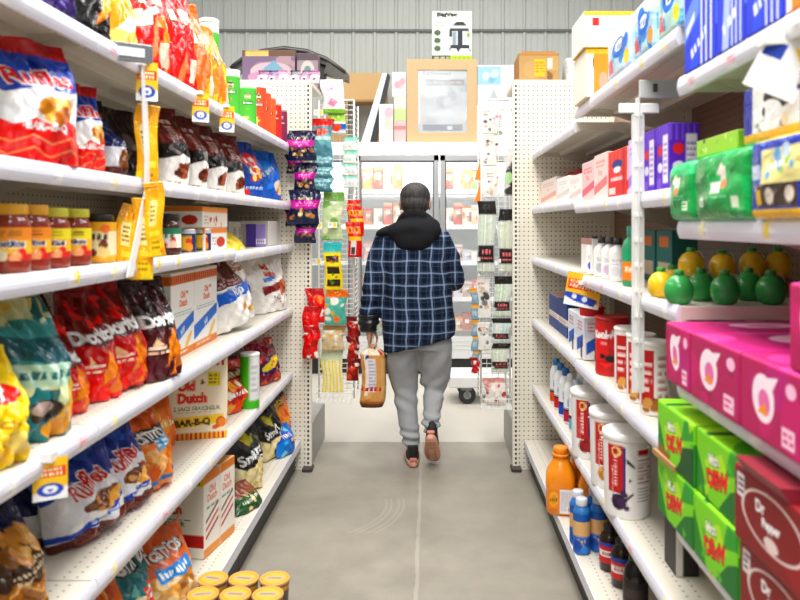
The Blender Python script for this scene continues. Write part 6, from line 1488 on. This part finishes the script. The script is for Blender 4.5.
def d_blister(cv): cv.band(0, 1, 'f4f2ee').blobs(.1, .1, .9, .9, 9, .06, ['8a8a8a', 'e8c8b0', 'c8c8c4', '5a5a5a']).lines(.1, .7, .6, .9, 2, 'c8a080')
g = 'white blister cards on the right wing rack'
for i, (a, b, c, d) in enumerate(((481, 497, 106, 134), (482, 497, 136, 166), (484, 498, 168, 198), (478, 491, 275, 318), (478, 490, 322, 350))):
    hang('card_pack', 'white blister card on the right wing rack, %s' % ('topmost', 'second from the top', 'above the upper left stocking pack', 'below the upper left stocking pack', 'lowest of the white cards')[i], 'card pack', a, b, c, d, 4.27, .015, d_blister, g, 100+i)
hang('card_pack', 'black and white tool card hanging high beside the right slotted upright', 'card pack', 504, 515, 148, 196, 4.21, .03, lambda cv: cv.band(0, 1, 'd8d8d4').blobs(.2, 0, .9, 1, 9, .1, ['2a2a2a', '4a4a44', 'b8d8a8']).band(.9, 1, 'f0f0ee'), None, 107)
hang('candy_pack', 'white and red bag lying in the foot tray of the right wing rack', 'pouch', 484, 506, 377, 402, 4.25, .04, d_tangle('ece4e0', 'd8a8a0', 'b84a4a'), None, 108)
for i, (v0, v1) in enumerate(((160, 180), (182, 202))):
    Y = 4.27; z0, z1 = zat(v1, Y), zat(v0, Y); x0, x1 = (474-VX)*Y/F, (480.5-VX)*Y/F
    o = MB().prism([(x0-x1, 0), (0, 0), (0, z1-z0)], 1, 0, .003).build('price_flag', M('f08a1c', .5), loc=(x1, Y, z0))
    tag(o, 'small orange triangular flag on the aisle edge of the right wing rack, %s' % ('upper', 'lower')[i], 'flag', 'orange flags')

# ------------------------------------------------------------------ white platform trolley beyond the right end cap
o = empty('platform_trolley', (.33, 5.5, 0), 0, 'white platform trolley with black casters parked in the cross aisle', 'trolley')
MB().box(-.19, .55, -.02, .34, .125, .215, .01).build('platform', M('e4e4e2', .5), o)
for x, y in ((-.045, .02), (.50, .02), (-.045, .29), (.50, .29)):
    c = MB().box(x-.045, x+.035, y-.025, y+.025, .105, .124).box(x-.012, x+.012, y-.03, y-.022, .06, .11).box(x-.012, x+.012, y+.022, y+.03, .06, .11).build('caster_fork', M('77797a', .35, .6), o)
    m = MB().lathe([(.030, -.018), (.064, -.018), (.067, -.012), (.067, .012), (.064, .018), (.030, .018)], 28)
    Vv = np.vstack(m.V); Vv = np.stack([Vv[:, 0]+x, Vv[:, 2]+y, Vv[:, 1]+.067], 1); m.V = [Vv]
    m.build('wheel', M('1e1e1e', .5), c)
    m = MB().lathe([(.012, -.021), (.03, -.020), (.03, .020), (.012, .021)], 20)
    Vv = np.vstack(m.V); Vv = np.stack([Vv[:, 0]+x, Vv[:, 2]+y, Vv[:, 1]+.067], 1); m.V = [Vv]
    m.build('hub', M('8a8a88', .4), c)
# ------------------------------------------------------------------ the shopper, seen from behind
PX, PY = (415-VX)/F*4.16, 4.16
def loft(mb, rings, n=28, q=2.2):
    """rings: (x, y, z, halfwidth, halfdepth[, slope dz/dx])"""
    V, Fc = [], []
    for r in rings:
        x, y, z, a, b = r[:5]; sl = r[5] if len(r) > 5 else 0
        for k in range(n):
            t = 2*math.pi*k/n; c, s = math.cos(t), math.sin(t)
            kk = (abs(c)**q+abs(s)**q)**(-1/q)
            V.append((x+a*c*kk, y+b*s*kk, z+sl*a*c*kk))
    for i in range(len(rings)-1):
        for k in range(n): Fc.append((i*n+k, i*n+(k+1) % n, (i+1)*n+(k+1) % n, (i+1)*n+k))
    Fc += [list(range(n-1, -1, -1)), list(range((len(rings)-1)*n, len(rings)*n))]
    return mb.add(V, Fc)
def ellipsoid(mb, c, r, n=20, m=12, rot=None):
    V, Fc = [], []
    for j in range(m+1):
        p = math.pi*j/m
        for k in range(n):
            t = 2*math.pi*k/n
            v = Vector((r[0]*math.sin(p)*math.cos(t), r[1]*math.sin(p)*math.sin(t), -r[2]*math.cos(p)))
            if rot is not None: v = rot @ v
            V.append(tuple(Vector(c)+v))
    for j in range(m):
        for k in range(n): Fc.append((j*n+k, j*n+(k+1) % n, (j+1)*n+(k+1) % n, (j+1)*n+k))
    return mb.add(V, Fc)
def solidify(name, mb, mat, voxel, smooth_it=2, parent=None, loc=None, fold=None, cols=None):
    """merge the overlapping solids of one part into one continuous skin"""
    me = bpy.data.meshes.new(name+'_raw'); me.from_pydata(np.vstack(mb.V).tolist(), [], mb.F)
    bm = bmesh.new(); bm.from_mesh(me); bmesh.ops.recalc_face_normals(bm, faces=bm.faces); bm.to_mesh(me); bm.free()
    t = bpy.data.objects.new(name+'_raw', me); COL.objects.link(t)
    r = t.modifiers.new('r', 'REMESH'); r.mode = 'VOXEL'; r.voxel_size = voxel; r.use_smooth_shade = True
    s = t.modifiers.new('s', 'SMOOTH'); s.factor = .5; s.iterations = smooth_it
    dg = bpy.context.evaluated_depsgraph_get()
    m2 = bpy.data.meshes.new_from_object(t.evaluated_get(dg)); m2.name = name
    bpy.data.objects.remove(t)
    if fold:
        bm = bmesh.new(); bm.from_mesh(m2); bm.normal_update()
        off = [(v, v.normal.copy()*fold(v.co, v.normal)) for v in bm.verts]
        for v, d in off: v.co += d
        bm.to_mesh(m2); bm.free()
    m2.polygons.foreach_set('use_smooth', [True]*len(m2.polygons))
    m2.materials.clear()
    o = link_mesh(name, m2, mat, parent, loc)
    return o

skin = M('b98a6c', .5, 0, .08, .05, 60)
B = MB()
# trunk, neck
loft(B, [(.02, 0, .70, .13, .09), (.02, 0, .80, .155, .10), (.01, 0, .95, .14, .09), (0, 0, 1.12, .15, .095), (-.01, 0, 1.26, .16, .085), (-.01, 0, 1.33, .11, .06), (-.003, .005, 1.37, .055, .055), (0, .01, 1.45, .052, .055)])
# head: skull, jaw, nose, brow, ears, lips
ellipsoid(B, (0, .035, 1.525), (.077, .098, .088)); ellipsoid(B, (0, .075, 1.468), (.058, .062, .065))
ellipsoid(B, (0, .142, 1.492), (.012, .020, .022)); ellipsoid(B, (0, .118, 1.528), (.052, .016, .010)); ellipsoid(B, (0, .128, 1.449), (.024, .012, .009)); ellipsoid(B, (0, .122, 1.418), (.024, .016, .016))
for s in (-1, 1):
    ellipsoid(B, (s*.083, .035, 1.487), (.011, .022, .034)); ellipsoid(B, (s*.028, .126, 1.507), (.013, .010, .009))
# legs
LK, LA = (-.058, .05, .42), (-.018, -.01, .10)
RK, RA = (.112, .055, .43), (.090, -.10, .215)
B.tube([(-.07, 0, .76), (-.066, .03, .60), LK, (-.05, .02, .28), LA, (-.014, .0, .05)], [.085, .075, .052, .050, .034, .034], 14)
B.tube([(.10, 0, .76), (.107, .03, .60), RK, (.10, -.01, .32), RA, (.092, -.115, .18)], [.085, .075, .052, .050, .034, .032], 14)
# feet inside the shoes
B.tube([(-.014, -.02, .055), (-.018, .08, .045), (-.022, .17, .035)], [.035, .036, .026], 12)
B.tube([(.092, -.115, .18), (.096, -.10, .10), (.100, -.065, .04)], [.031, .032, .022], 12)
# arms
LS, LE, LW = (-.165, 0, 1.30), (-.225, -.03, 1.02), (-.262, -.005, .765)
RS, RE, RW = (.15, 0, 1.29), (.222, .02, 1.062), (.165, .25, 1.06)
B.tube([(-.10, 0, 1.29), LS, (-.20, -.015, 1.16), LE, (-.25, -.02, .89), LW], [.05, .058, .048, .04, .038, .026], 14)
B.tube([(.09, 0, 1.28), RS, (.20, .01, 1.16), RE, (.205, .13, 1.05), RW], [.05, .058, .048, .04, .038, .026], 14)
# left hand: palm and five fingers closed on the bag's neck
HZ = .036
loft(B, [(-.262, -.005, .775+HZ, .020, .026), (-.262, -.004, .73+HZ, .020, .036), (-.262, -.003, .69+HZ, .018, .040), (-.262, -.002, .668+HZ, .014, .038)], 16)
for i, (dy, L) in enumerate(((.030, .95), (.010, 1.05), (-.011, 1.0), (-.031, .82))):
    B.tube([(-.263, dy, .682+HZ), (-.264, dy, .655-.003*L+HZ), (-.250, dy*.95, .632+HZ), (-.229, dy*.92, .634+HZ), (-.222, dy*.9, .634+.018*L+HZ)], [.0095, .0092, .009, .0085, .007], 10)
B.tube([(-.252, .030, .735+HZ), (-.234, .044, .705+HZ), (-.222, .040, .678+HZ), (-.221, .022, .660+HZ)], [.012, .011, .0095, .008], 10)
# right hand, half closed in front of the body
loft_y = [(.165, .25, 1.06), (.155, .285, 1.062), (.146, .325, 1.06)]
B.tube(loft_y, [.026, .034, .032], 14)
for i, dz in enumerate((.030, .010, -.010, -.029)):
    B.tube([(.147, .32, 1.06+dz), (.138, .355, 1.06+dz), (.118, .368, 1.058+dz*.9), (.104, .352, 1.056+dz*.85)], [.0098, .0095, .009, .0075], 10)
B.tube([(.150, .28, 1.088), (.128, .30, 1.105), (.112, .325, 1.10)], [.012, .011, .009], 10)
person = solidify('person', B, skin, .0065, 2, None, (PX, PY, 0))
tag(person, 'person seen from behind in blue plaid jacket and grey sweatpants walking with a bread bag', 'person')
# eyes
for s in (-1, 1):
    e_ = ellipsoid(MB(), (s*.028, .131, 1.508), (.0085, .006, .0055), 12, 8).build('eye', M('2a1c16', .2), person, True)
# short dark hair with greying strands: cap of hair over the skull and down the nape
Hh = MB()
ellipsoid(Hh, (0, .022, 1.533), (.089, .101, .086)); ellipsoid(Hh, (0, -.01, 1.490), (.083, .078, .068)); ellipsoid(Hh, (0, -.035, 1.45), (.060, .042, .036))
ellipsoid(Hh, (0, .095, 1.575), (.06, .04, .028))
def hair_mat():
    m, nt, b = newmat('hair')
    tc = nt.nodes.new('ShaderNodeTexCoord'); mp = nt.nodes.new('ShaderNodeMapping'); mp.inputs['Scale'].default_value = (150, 60, 14)
    nz = nt.nodes.new('ShaderNodeTexNoise'); nz.inputs['Scale'].default_value = 1; nz.inputs['Detail'].default_value = 3
    nt.links.new(tc.outputs['Object'], mp.inputs[0]); nt.links.new(mp.outputs[0], nz.inputs['Vector'])
    r = nt.nodes.new('ShaderNodeValToRGB'); nt.links.new(nz.outputs[0], r.inputs[0])
    r.color_ramp.elements[0].position = .42; r.color_ramp.elements[0].color = lin('15120f')+[1]
    r.color_ramp.elements[1].position = .85; r.color_ramp.elements[1].color = lin('4a4441')+[1]
    nt.links.new(r.outputs[0], b.inputs['Base Color']); b.inputs['Roughness'].default_value = .62
    bp = nt.nodes.new('ShaderNodeBump'); bp.inputs['Strength'].default_value = .6; bp.inputs['Distance'].default_value = .006
    nt.links.new(nz.outputs[0], bp.inputs['Height']); nt.links.new(bp.outputs[0], b.inputs['Normal'])
    return m
def hairfold(co, n):
    a = math.atan2(co.x, -(co.y-.02))
    f = .0035*mnoise.noise(Vector((a*9, co.z*16, 1.3)))+.002*mnoise.noise(Vector((a*26, co.z*22, 4)))
    d = (Vector((co.x, co.y+.03, co.z-1.605)))
    return f-.006*math.exp(-(d.length/.03)**2)
# keep the face free
hair = solidify('hair', Hh, hair_mat(), .006, 2, person, None, hairfold)
bm = bmesh.new(); bm.from_mesh(hair.data)
kill = [v for v in bm.verts if v.co.y > .09 and v.co.z < 1.56-(.0 if v.co.y > .1 else .02)] 
bmesh.ops.delete(bm, geom=kill, context='VERTS'); bm.to_mesh(hair.data); bm.free()

# jacket
J = MB()
loft(J, [(.024, .0, .685, .207, .150, .24), (.024, .0, .74, .206, .155, .22), (.014, 0, .85, .206, .152, .10), (.016, 0, 1.0, .195, .148), (.008, 0, 1.14, .188, .142), (-.010, 0, 1.24, .190, .132), (-.014, 0, 1.31, .166, .108), (-.012, .0, 1.36, .118, .088), (-.005, .0, 1.40, .075, .075)], 36, 2.5)
J.tube([(-.10, 0, 1.27), (-.165, 0, 1.275), (-.205, -.015, 1.16), (-.232, -.03, 1.02), (-.252, -.024, .92), (-.262, -.012, .84)], [.075, .082, .074, .066, .060, .056], 18)
J.tube([(.09, 0, 1.26), (.14, 0, 1.275), (.195, .01, 1.17), (.228, .02, 1.055), (.222, .09, 1.035), (.195, .18, 1.05)], [.075, .08, .072, .064, .060, .055], 18)
def jfold(co, n):
    f = .007*mnoise.noise(Vector((co.x*7, co.y*7, co.z*5)))+.004*mnoise.noise(Vector((co.x*16, co.y*16, co.z*9+3)))
    # drag folds from the left armpit to the hem, gathers at the elbow
    f += .006*math.sin((co.x*1.3+co.z*.5)*42)*math.exp(-((co.z-.95)/.16)**2)*math.exp(-((co.x+.12)/.09)**2)
    if co.x < -.215: f += .006*math.sin(co.z*95)*math.exp(-((co.z-.92)/.1)**2)
    if co.x > .18: f += .006*math.sin(co.z*80+co.y*40)*math.exp(-((co.z-1.05)/.07)**2)
    return f
def plaid():
    m, nt, b = newmat('plaid_flannel')
    e = Expr(nt)
    tc = nt.nodes.new('ShaderNodeTexCoord')
    nz = nt.nodes.new('ShaderNodeTexNoise'); nz.inputs['Scale'].default_value = 5; nz.inputs['Detail'].default_value = 2
    nt.links.new(tc.outputs['Object'], nz.inputs['Vector'])
    nf = nt.nodes.new('ShaderNodeTexNoise'); nf.inputs['Scale'].default_value = 260
    nt.links.new(tc.outputs['Object'], nf.inputs['Vector'])
    sp = nt.nodes.new('ShaderNodeSeparateXYZ'); nt.links.new(tc.outputs['Object'], sp.inputs[0])
    wob = e('MULTIPLY', e('SUBTRACT', nz.outputs[0], .5), .05)
    # vertical threads fan out slightly toward the hem
    u = e('ADD', e('MULTIPLY', sp.outputs[0], e('ADD', .88, e('MULTIPLY', sp.outputs[2], .12))), wob)
    v = e('ADD', sp.outputs[2], e('MULTIPLY', wob, .8))
    def lines(c, period, w, off):
        f = e('FRACT', e('ADD', e('DIVIDE', c, period), 20.+off))
        d = e('ABSOLUTE', e('SUBTRACT', f, .5))
        mr = nt.nodes.new('ShaderNodeMapRange'); mr.interpolation_type = 'SMOOTHSTEP'
        nt.links.new(d, mr.inputs[0]); mr.inputs[1].default_value = w/period*.35; mr.inputs[2].default_value = w/period; mr.inputs[3].default_value = 1; mr.inputs[4].default_value = 0
        return mr.outputs[0]
    PU, PV = .070, .068
    main = e('ADD', lines(u, PU, .0066, .1), lines(v, PV, .0058, .3))
    dark = e('ADD', lines(u, PU, .020, .6), lines(v, PV, .019, .8))
    thin = e('ADD', lines(u, PU/2, .0028, .35), lines(v, PV/2, .0028, .85))
    def mix(a, col, fac):
        x = nt.nodes.new('ShaderNodeMix'); x.data_type = 'RGBA'
        if isinstance(fac, float): x.inputs[0].default_value = fac
        else: nt.links.new(fac, x.inputs[0])
        if isinstance(a, list): x.inputs[6].default_value = a
        else: nt.links.new(a, x.inputs[6])
        x.inputs[7].default_value = lin(col)+[1]; return x.outputs[2]
    c = mix(lin('1d2c48')+[1], '0f1626', e('MINIMUM', e('MULTIPLY', dark, .62), 1.))
    c = mix(c, '4a6486', e('MINIMUM', e('MULTIPLY', thin, .30), 1.))
    c = mix(c, 'a4b8d4', e('MINIMUM', e('MULTIPLY', main, .44), .75))
    nt.links.new(c, b.inputs['Base Color'])
    b.inputs['Roughness'].default_value = .95; b.inputs['Specular IOR Level'].default_value = .15
    bp = nt.nodes.new('ShaderNodeBump'); bp.inputs['Strength'].default_value = .25; bp.inputs['Distance'].default_value = .004
    nt.links.new(nf.outputs[0], bp.inputs['Height']); nt.links.new(bp.outputs[0], b.inputs['Normal'])
    return m
jk = solidify('plaid_jacket', J, plaid(), .009, 4, person, None, jfold)
# padded dark cuffs
cu = MB().tube([(-.262, -.014, .86), (-.265, -.012, .82), (-.268, -.008, .785), (-.264, -.005, .752)], [.058, .062, .058, .040], 18)
def cfold(co, n): return .005*math.sin(co.z*150)+.006*mnoise.noise(Vector((co.x*30, co.y*30, co.z*26)))
tag(solidify('cuff', cu, M('14171d', .35, 0, .3), .007, 2, person, None, cfold), 'dark quilted cuff')
cu = MB().tube([(.20, .165, 1.05), (.182, .215, 1.056), (.17, .245, 1.06)], [.056, .052, .038], 18)
tag(solidify('cuff', cu, M('14171d', .35, 0, .3), .007, 2, person, None, cfold), 'dark quilted cuff')
# black hood lying on the back
K = MB()
ellipsoid(K, (-.005, .005, 1.385), (.105, .10, .045))
ellipsoid(K, (-.005, -.085, 1.335), (.160, .070, .070))
ellipsoid(K, (-.005, -.112, 1.288), (.115, .052, .070))
ellipsoid(K, (-.155, -.045, 1.335), (.078, .075, .030), rot=Matrix.Rotation(math.radians(16), 3, 'Y').transposed())
ellipsoid(K, (.095, -.04, 1.375), (.055, .070, .034), rot=Matrix.Rotation(math.radians(25), 3, 'Y'))
K.tube([(-.08, -.02, 1.40), (-.05, -.055, 1.425), (0, -.065, 1.432), (.05, -.055, 1.425), (.085, -.02, 1.40)], [.022, .026, .026, .026, .022], 12)
def kfold(co, n): return .006*mnoise.noise(Vector((co.x*9, co.y*9, co.z*14)))+.003*math.sin((co.z*1.1+abs(co.x+.02)*.5)*60)*math.exp(-((co.y+.12)/.09)**2)
solidify('hood', K, M('17171a', .9, 0, .25, .2, 200, .2), .008, 3, person, None, kfold)
# grey sweatpants
T = MB()
loft(T, [(.028, .0, .66, .165, .118), (.024, 0, .72, .172, .122), (.022, 0, .80, .170, .118), (.018, 0, .86, .16, .11)], 30, 2.4)
T.tube([(-.066, .0, .70), (-.076, .02, .60), (-.072, .045, .50), (-.060, .055, .42), (-.050, .035, .32), (-.036, .012, .22), (-.020, -.006, .135), (-.016, -.008, .10)], [.105, .098, .086, .074, .064, .058, .054, .046], 20)
T.tube([(.108, .0, .70), (.118, .025, .60), (.118, .05, .50), (.112, .055, .43), (.108, .02, .37), (.099, -.03, .30), (.092, -.08, .245), (.090, -.10, .20)], [.105, .098, .088, .080, .062, .052, .052, .044], 20)
def tfold(co, n):
    leg = co.x < .02
    f = .006*mnoise.noise(Vector((co.x*8, co.y*8, co.z*7)))+.004*mnoise.noise(Vector((co.x*20, co.y*20, co.z*12+7)))
    zk, za = (.36, .15) if leg else (.44, .25)
    f += .0045*math.sin(co.z*75+co.x*(45 if leg else -50)+co.y*12)*math.exp(-((co.z-zk)/.07)**2)
    f += .009*math.sin(co.z*130+co.x*20)*math.exp(-((co.z-za)/.05)**2)
    f += .004*math.sin(co.z*40-co.x*60)*math.exp(-((co.z-.6)/.07)**2)
    return f
solidify('sweatpants', T, M('a3a6a8', .95, 0, .10, .12, 160, .15), .008, 3, person, None, tfold)
# shoes: flat left one, right one tipped up on its toe
def shoe(x, y, z, pitch, yaw, flip):
    R = Matrix.Rotation(yaw, 3, 'Z') @ Matrix.Rotation(pitch, 3, 'X')
    piv = Vector((0, .20, 0))
    def place(o):
        for v in o.data.vertices: v.co = R @ ((v.co-piv)*.94)+Vector((x, y, z))
    s = MB()
    # outline of a sole from heel (y=-.06) to toe (y=.22)
    def ring(zz, k, dy0=0, dy1=0):
        out = []
        for t in np.linspace(0, 2*math.pi, 36, endpoint=False):
            yy = .08+(.14+(dy1 if math.sin(t) > 0 else dy0))*math.sin(t)
            w = (.040 if yy < .06 else .040+.010*math.sin(min(1, (yy-.06)/.1)*math.pi*.6))*k
            out.append((w*math.copysign(abs(math.cos(t))**.7, math.cos(t)), yy, zz+(.012*max(0, (yy-.15)/.07)**2)))
        return out
    V = []; rs = [ring(0, .90, -.006, -.006), ring(.006, 1.02), ring(.022, 1.06), ring(.034, 1.0, -.003, -.003)]
    for r in rs: V += r
    n = 36
    Fc = [(i*n+k, i*n+(k+1) % n, (i+1)*n+(k+1) % n, (i+1)*n+k) for i in range(3) for k in range(n)]+[list(range(n-1, -1, -1)), list(range(3*n, 4*n))]
    up = MB()
    loft(up, [(0, .08, .026, .041, .135), (0, .075, .045, .042, .128), (0, .05, .062, .038, .098), (0, .0, .085, .034, .056), (0, -.008, .105, .033, .048), (0, -.008, .118, .036, .046)], 26, 2.3)
    ellipsoid(up, (0, -.05, .112), (.012, .010, .022))
    o = solidify('shoe', up, M('1b1a1c', .7, 0, .3, .15, 150), .006, 3, person)
    place(o)
    so = s.add(V, Fc).build('sole', M('d8a088', .6, 0, .1), o, True); place(so); tag(so, 'peach rubber sole')
    # tread pads and pink heel tab
    tr = MB()
    for yy in (-.03, .0, .03, .06, .10, .13, .16): tr.box(-.030, .030, yy, yy+.014, -.004, .002, .0015)
    t_ = tr.build('tread', M('c08a6c', .7), so) ; place(t_)
    tb = MB().box(-.022, .022, -.064, -.052, .036, .056, .003).build('heel_tab', M('d07a6a', .5), o); place(tb)
    return o
shoe(-.024, .135, .004, 0, math.radians(4), 1)
shoe(.105, -.035, .014, math.radians(-47), math.radians(-6), -1)

# bread loaf in its printed plastic bag, hanging from the left hand
bx, by, bz = -.248, -.002, .326
bread = None
nu, nv = 72, 70
cv = Cv(nu, nv, 'd4a46c', 1.25, 4)
cv.blobs(0, 0, 1, 1, 40, .06, ['dcb07a', 'c8945c', 'e2ba86', 'd09e68']).band(0, .07, '7a4a2a').band(.0, .03, '5f3620')
cv.rect(.44, .26, .535, .80, 'e4e2e6').lines(.445, .3, .53, .78, 9, 'b8b8c8').stripes(.40, .2, .44, .86, 1, 'f0e8dc', .9)
cv.band(.86, 1, 'e4d4bc').blobs(.25, .80, .45, .98, 9, .025, ['c8202c', '2a4a9a', 'f4f0ea']).blobs(.55, .80, .75, .98, 7, .025, ['2a4a9a', 'c8202c', 'f4f0ea'])
cv.wm(.375, .30, .085, 'c8202c', .5, 0).rect(.60, .15, .66, .8, 'd8b484').band(.07, .11, 'a8703e')
C = cv.cells()
Hh_ = .352
P = []
for j in range(nv+1):
    v = j/nv
    w = .071*(1-.9*max(0, (v-.84)/.16)**1.6)*(.90+.10*min(1, v/.06))*(1+.03*math.sin(v*9))
    d = .058*(1-.88*max(0, (v-.84)/.16)**1.6)*(.88+.12*min(1, v/.06))
    for i in range(nu+1):
        t = 2*math.pi*i/nu-math.pi/2-math.pi
        c, s = math.cos(t), math.sin(t); q = 3.4-1.2*max(0, (v-.84)/.16)
        k = (abs(c)**q+abs(s)**q)**(-1/q)
        wr = 1+.018*math.sin(t*7+v*22)*(.4+max(0, (v-.7)/.3))+.012*math.sin(t*3-v*31)
        P.append((w*c*k*wr+.012*math.sin(v*3.2), d*s*k*wr, v*Hh_))
Fq = np.vstack([grid_faces(nu, nv)])
bot = [list(range(nu-1, -1, -1))]
cols = np.vstack([C.reshape(-1, 3), [lin('6a4026')]])
bread = mk('bread_bag', P, [list(f) for f in Fq]+bot, printed('film'), None, cols, True, (PX+bx, PY+by, bz))
tag(bread, 'clear printed plastic bag holding a brown bread loaf, hanging from the shopper\'s left hand', 'bread bag')
nk = MB().tube([(-.001, 0, Hh_-.012), (.002, 0, Hh_+.004), (.003, .0, Hh_+.018), (.002, 0, Hh_+.034)], [.010, .0075, .007, .009], 10)
nk.build('twisted_neck', M('e8e0d4', .3, 0, .1), bread, True)
tl = MB()
for a in np.linspace(0, 6.28, 7)[:-1]:
    tl.tube([(.002, 0, Hh_+.034), (.002+.009*math.cos(a), .009*math.sin(a), Hh_+.050), (.002+.014*math.cos(a), .014*math.sin(a), Hh_+.062)], [.006, .005, .003], 6)
tl.build('gathered_tail', M('ece6dc', .3, 0, .1), bread, True)
MB().lathe([(.0085, Hh_+.002), (.010, Hh_+.004), (.010, Hh_+.009), (.0085, Hh_+.011)], 14, .002, 0).build('tie', M('d8d8d0', .4), bread, True)
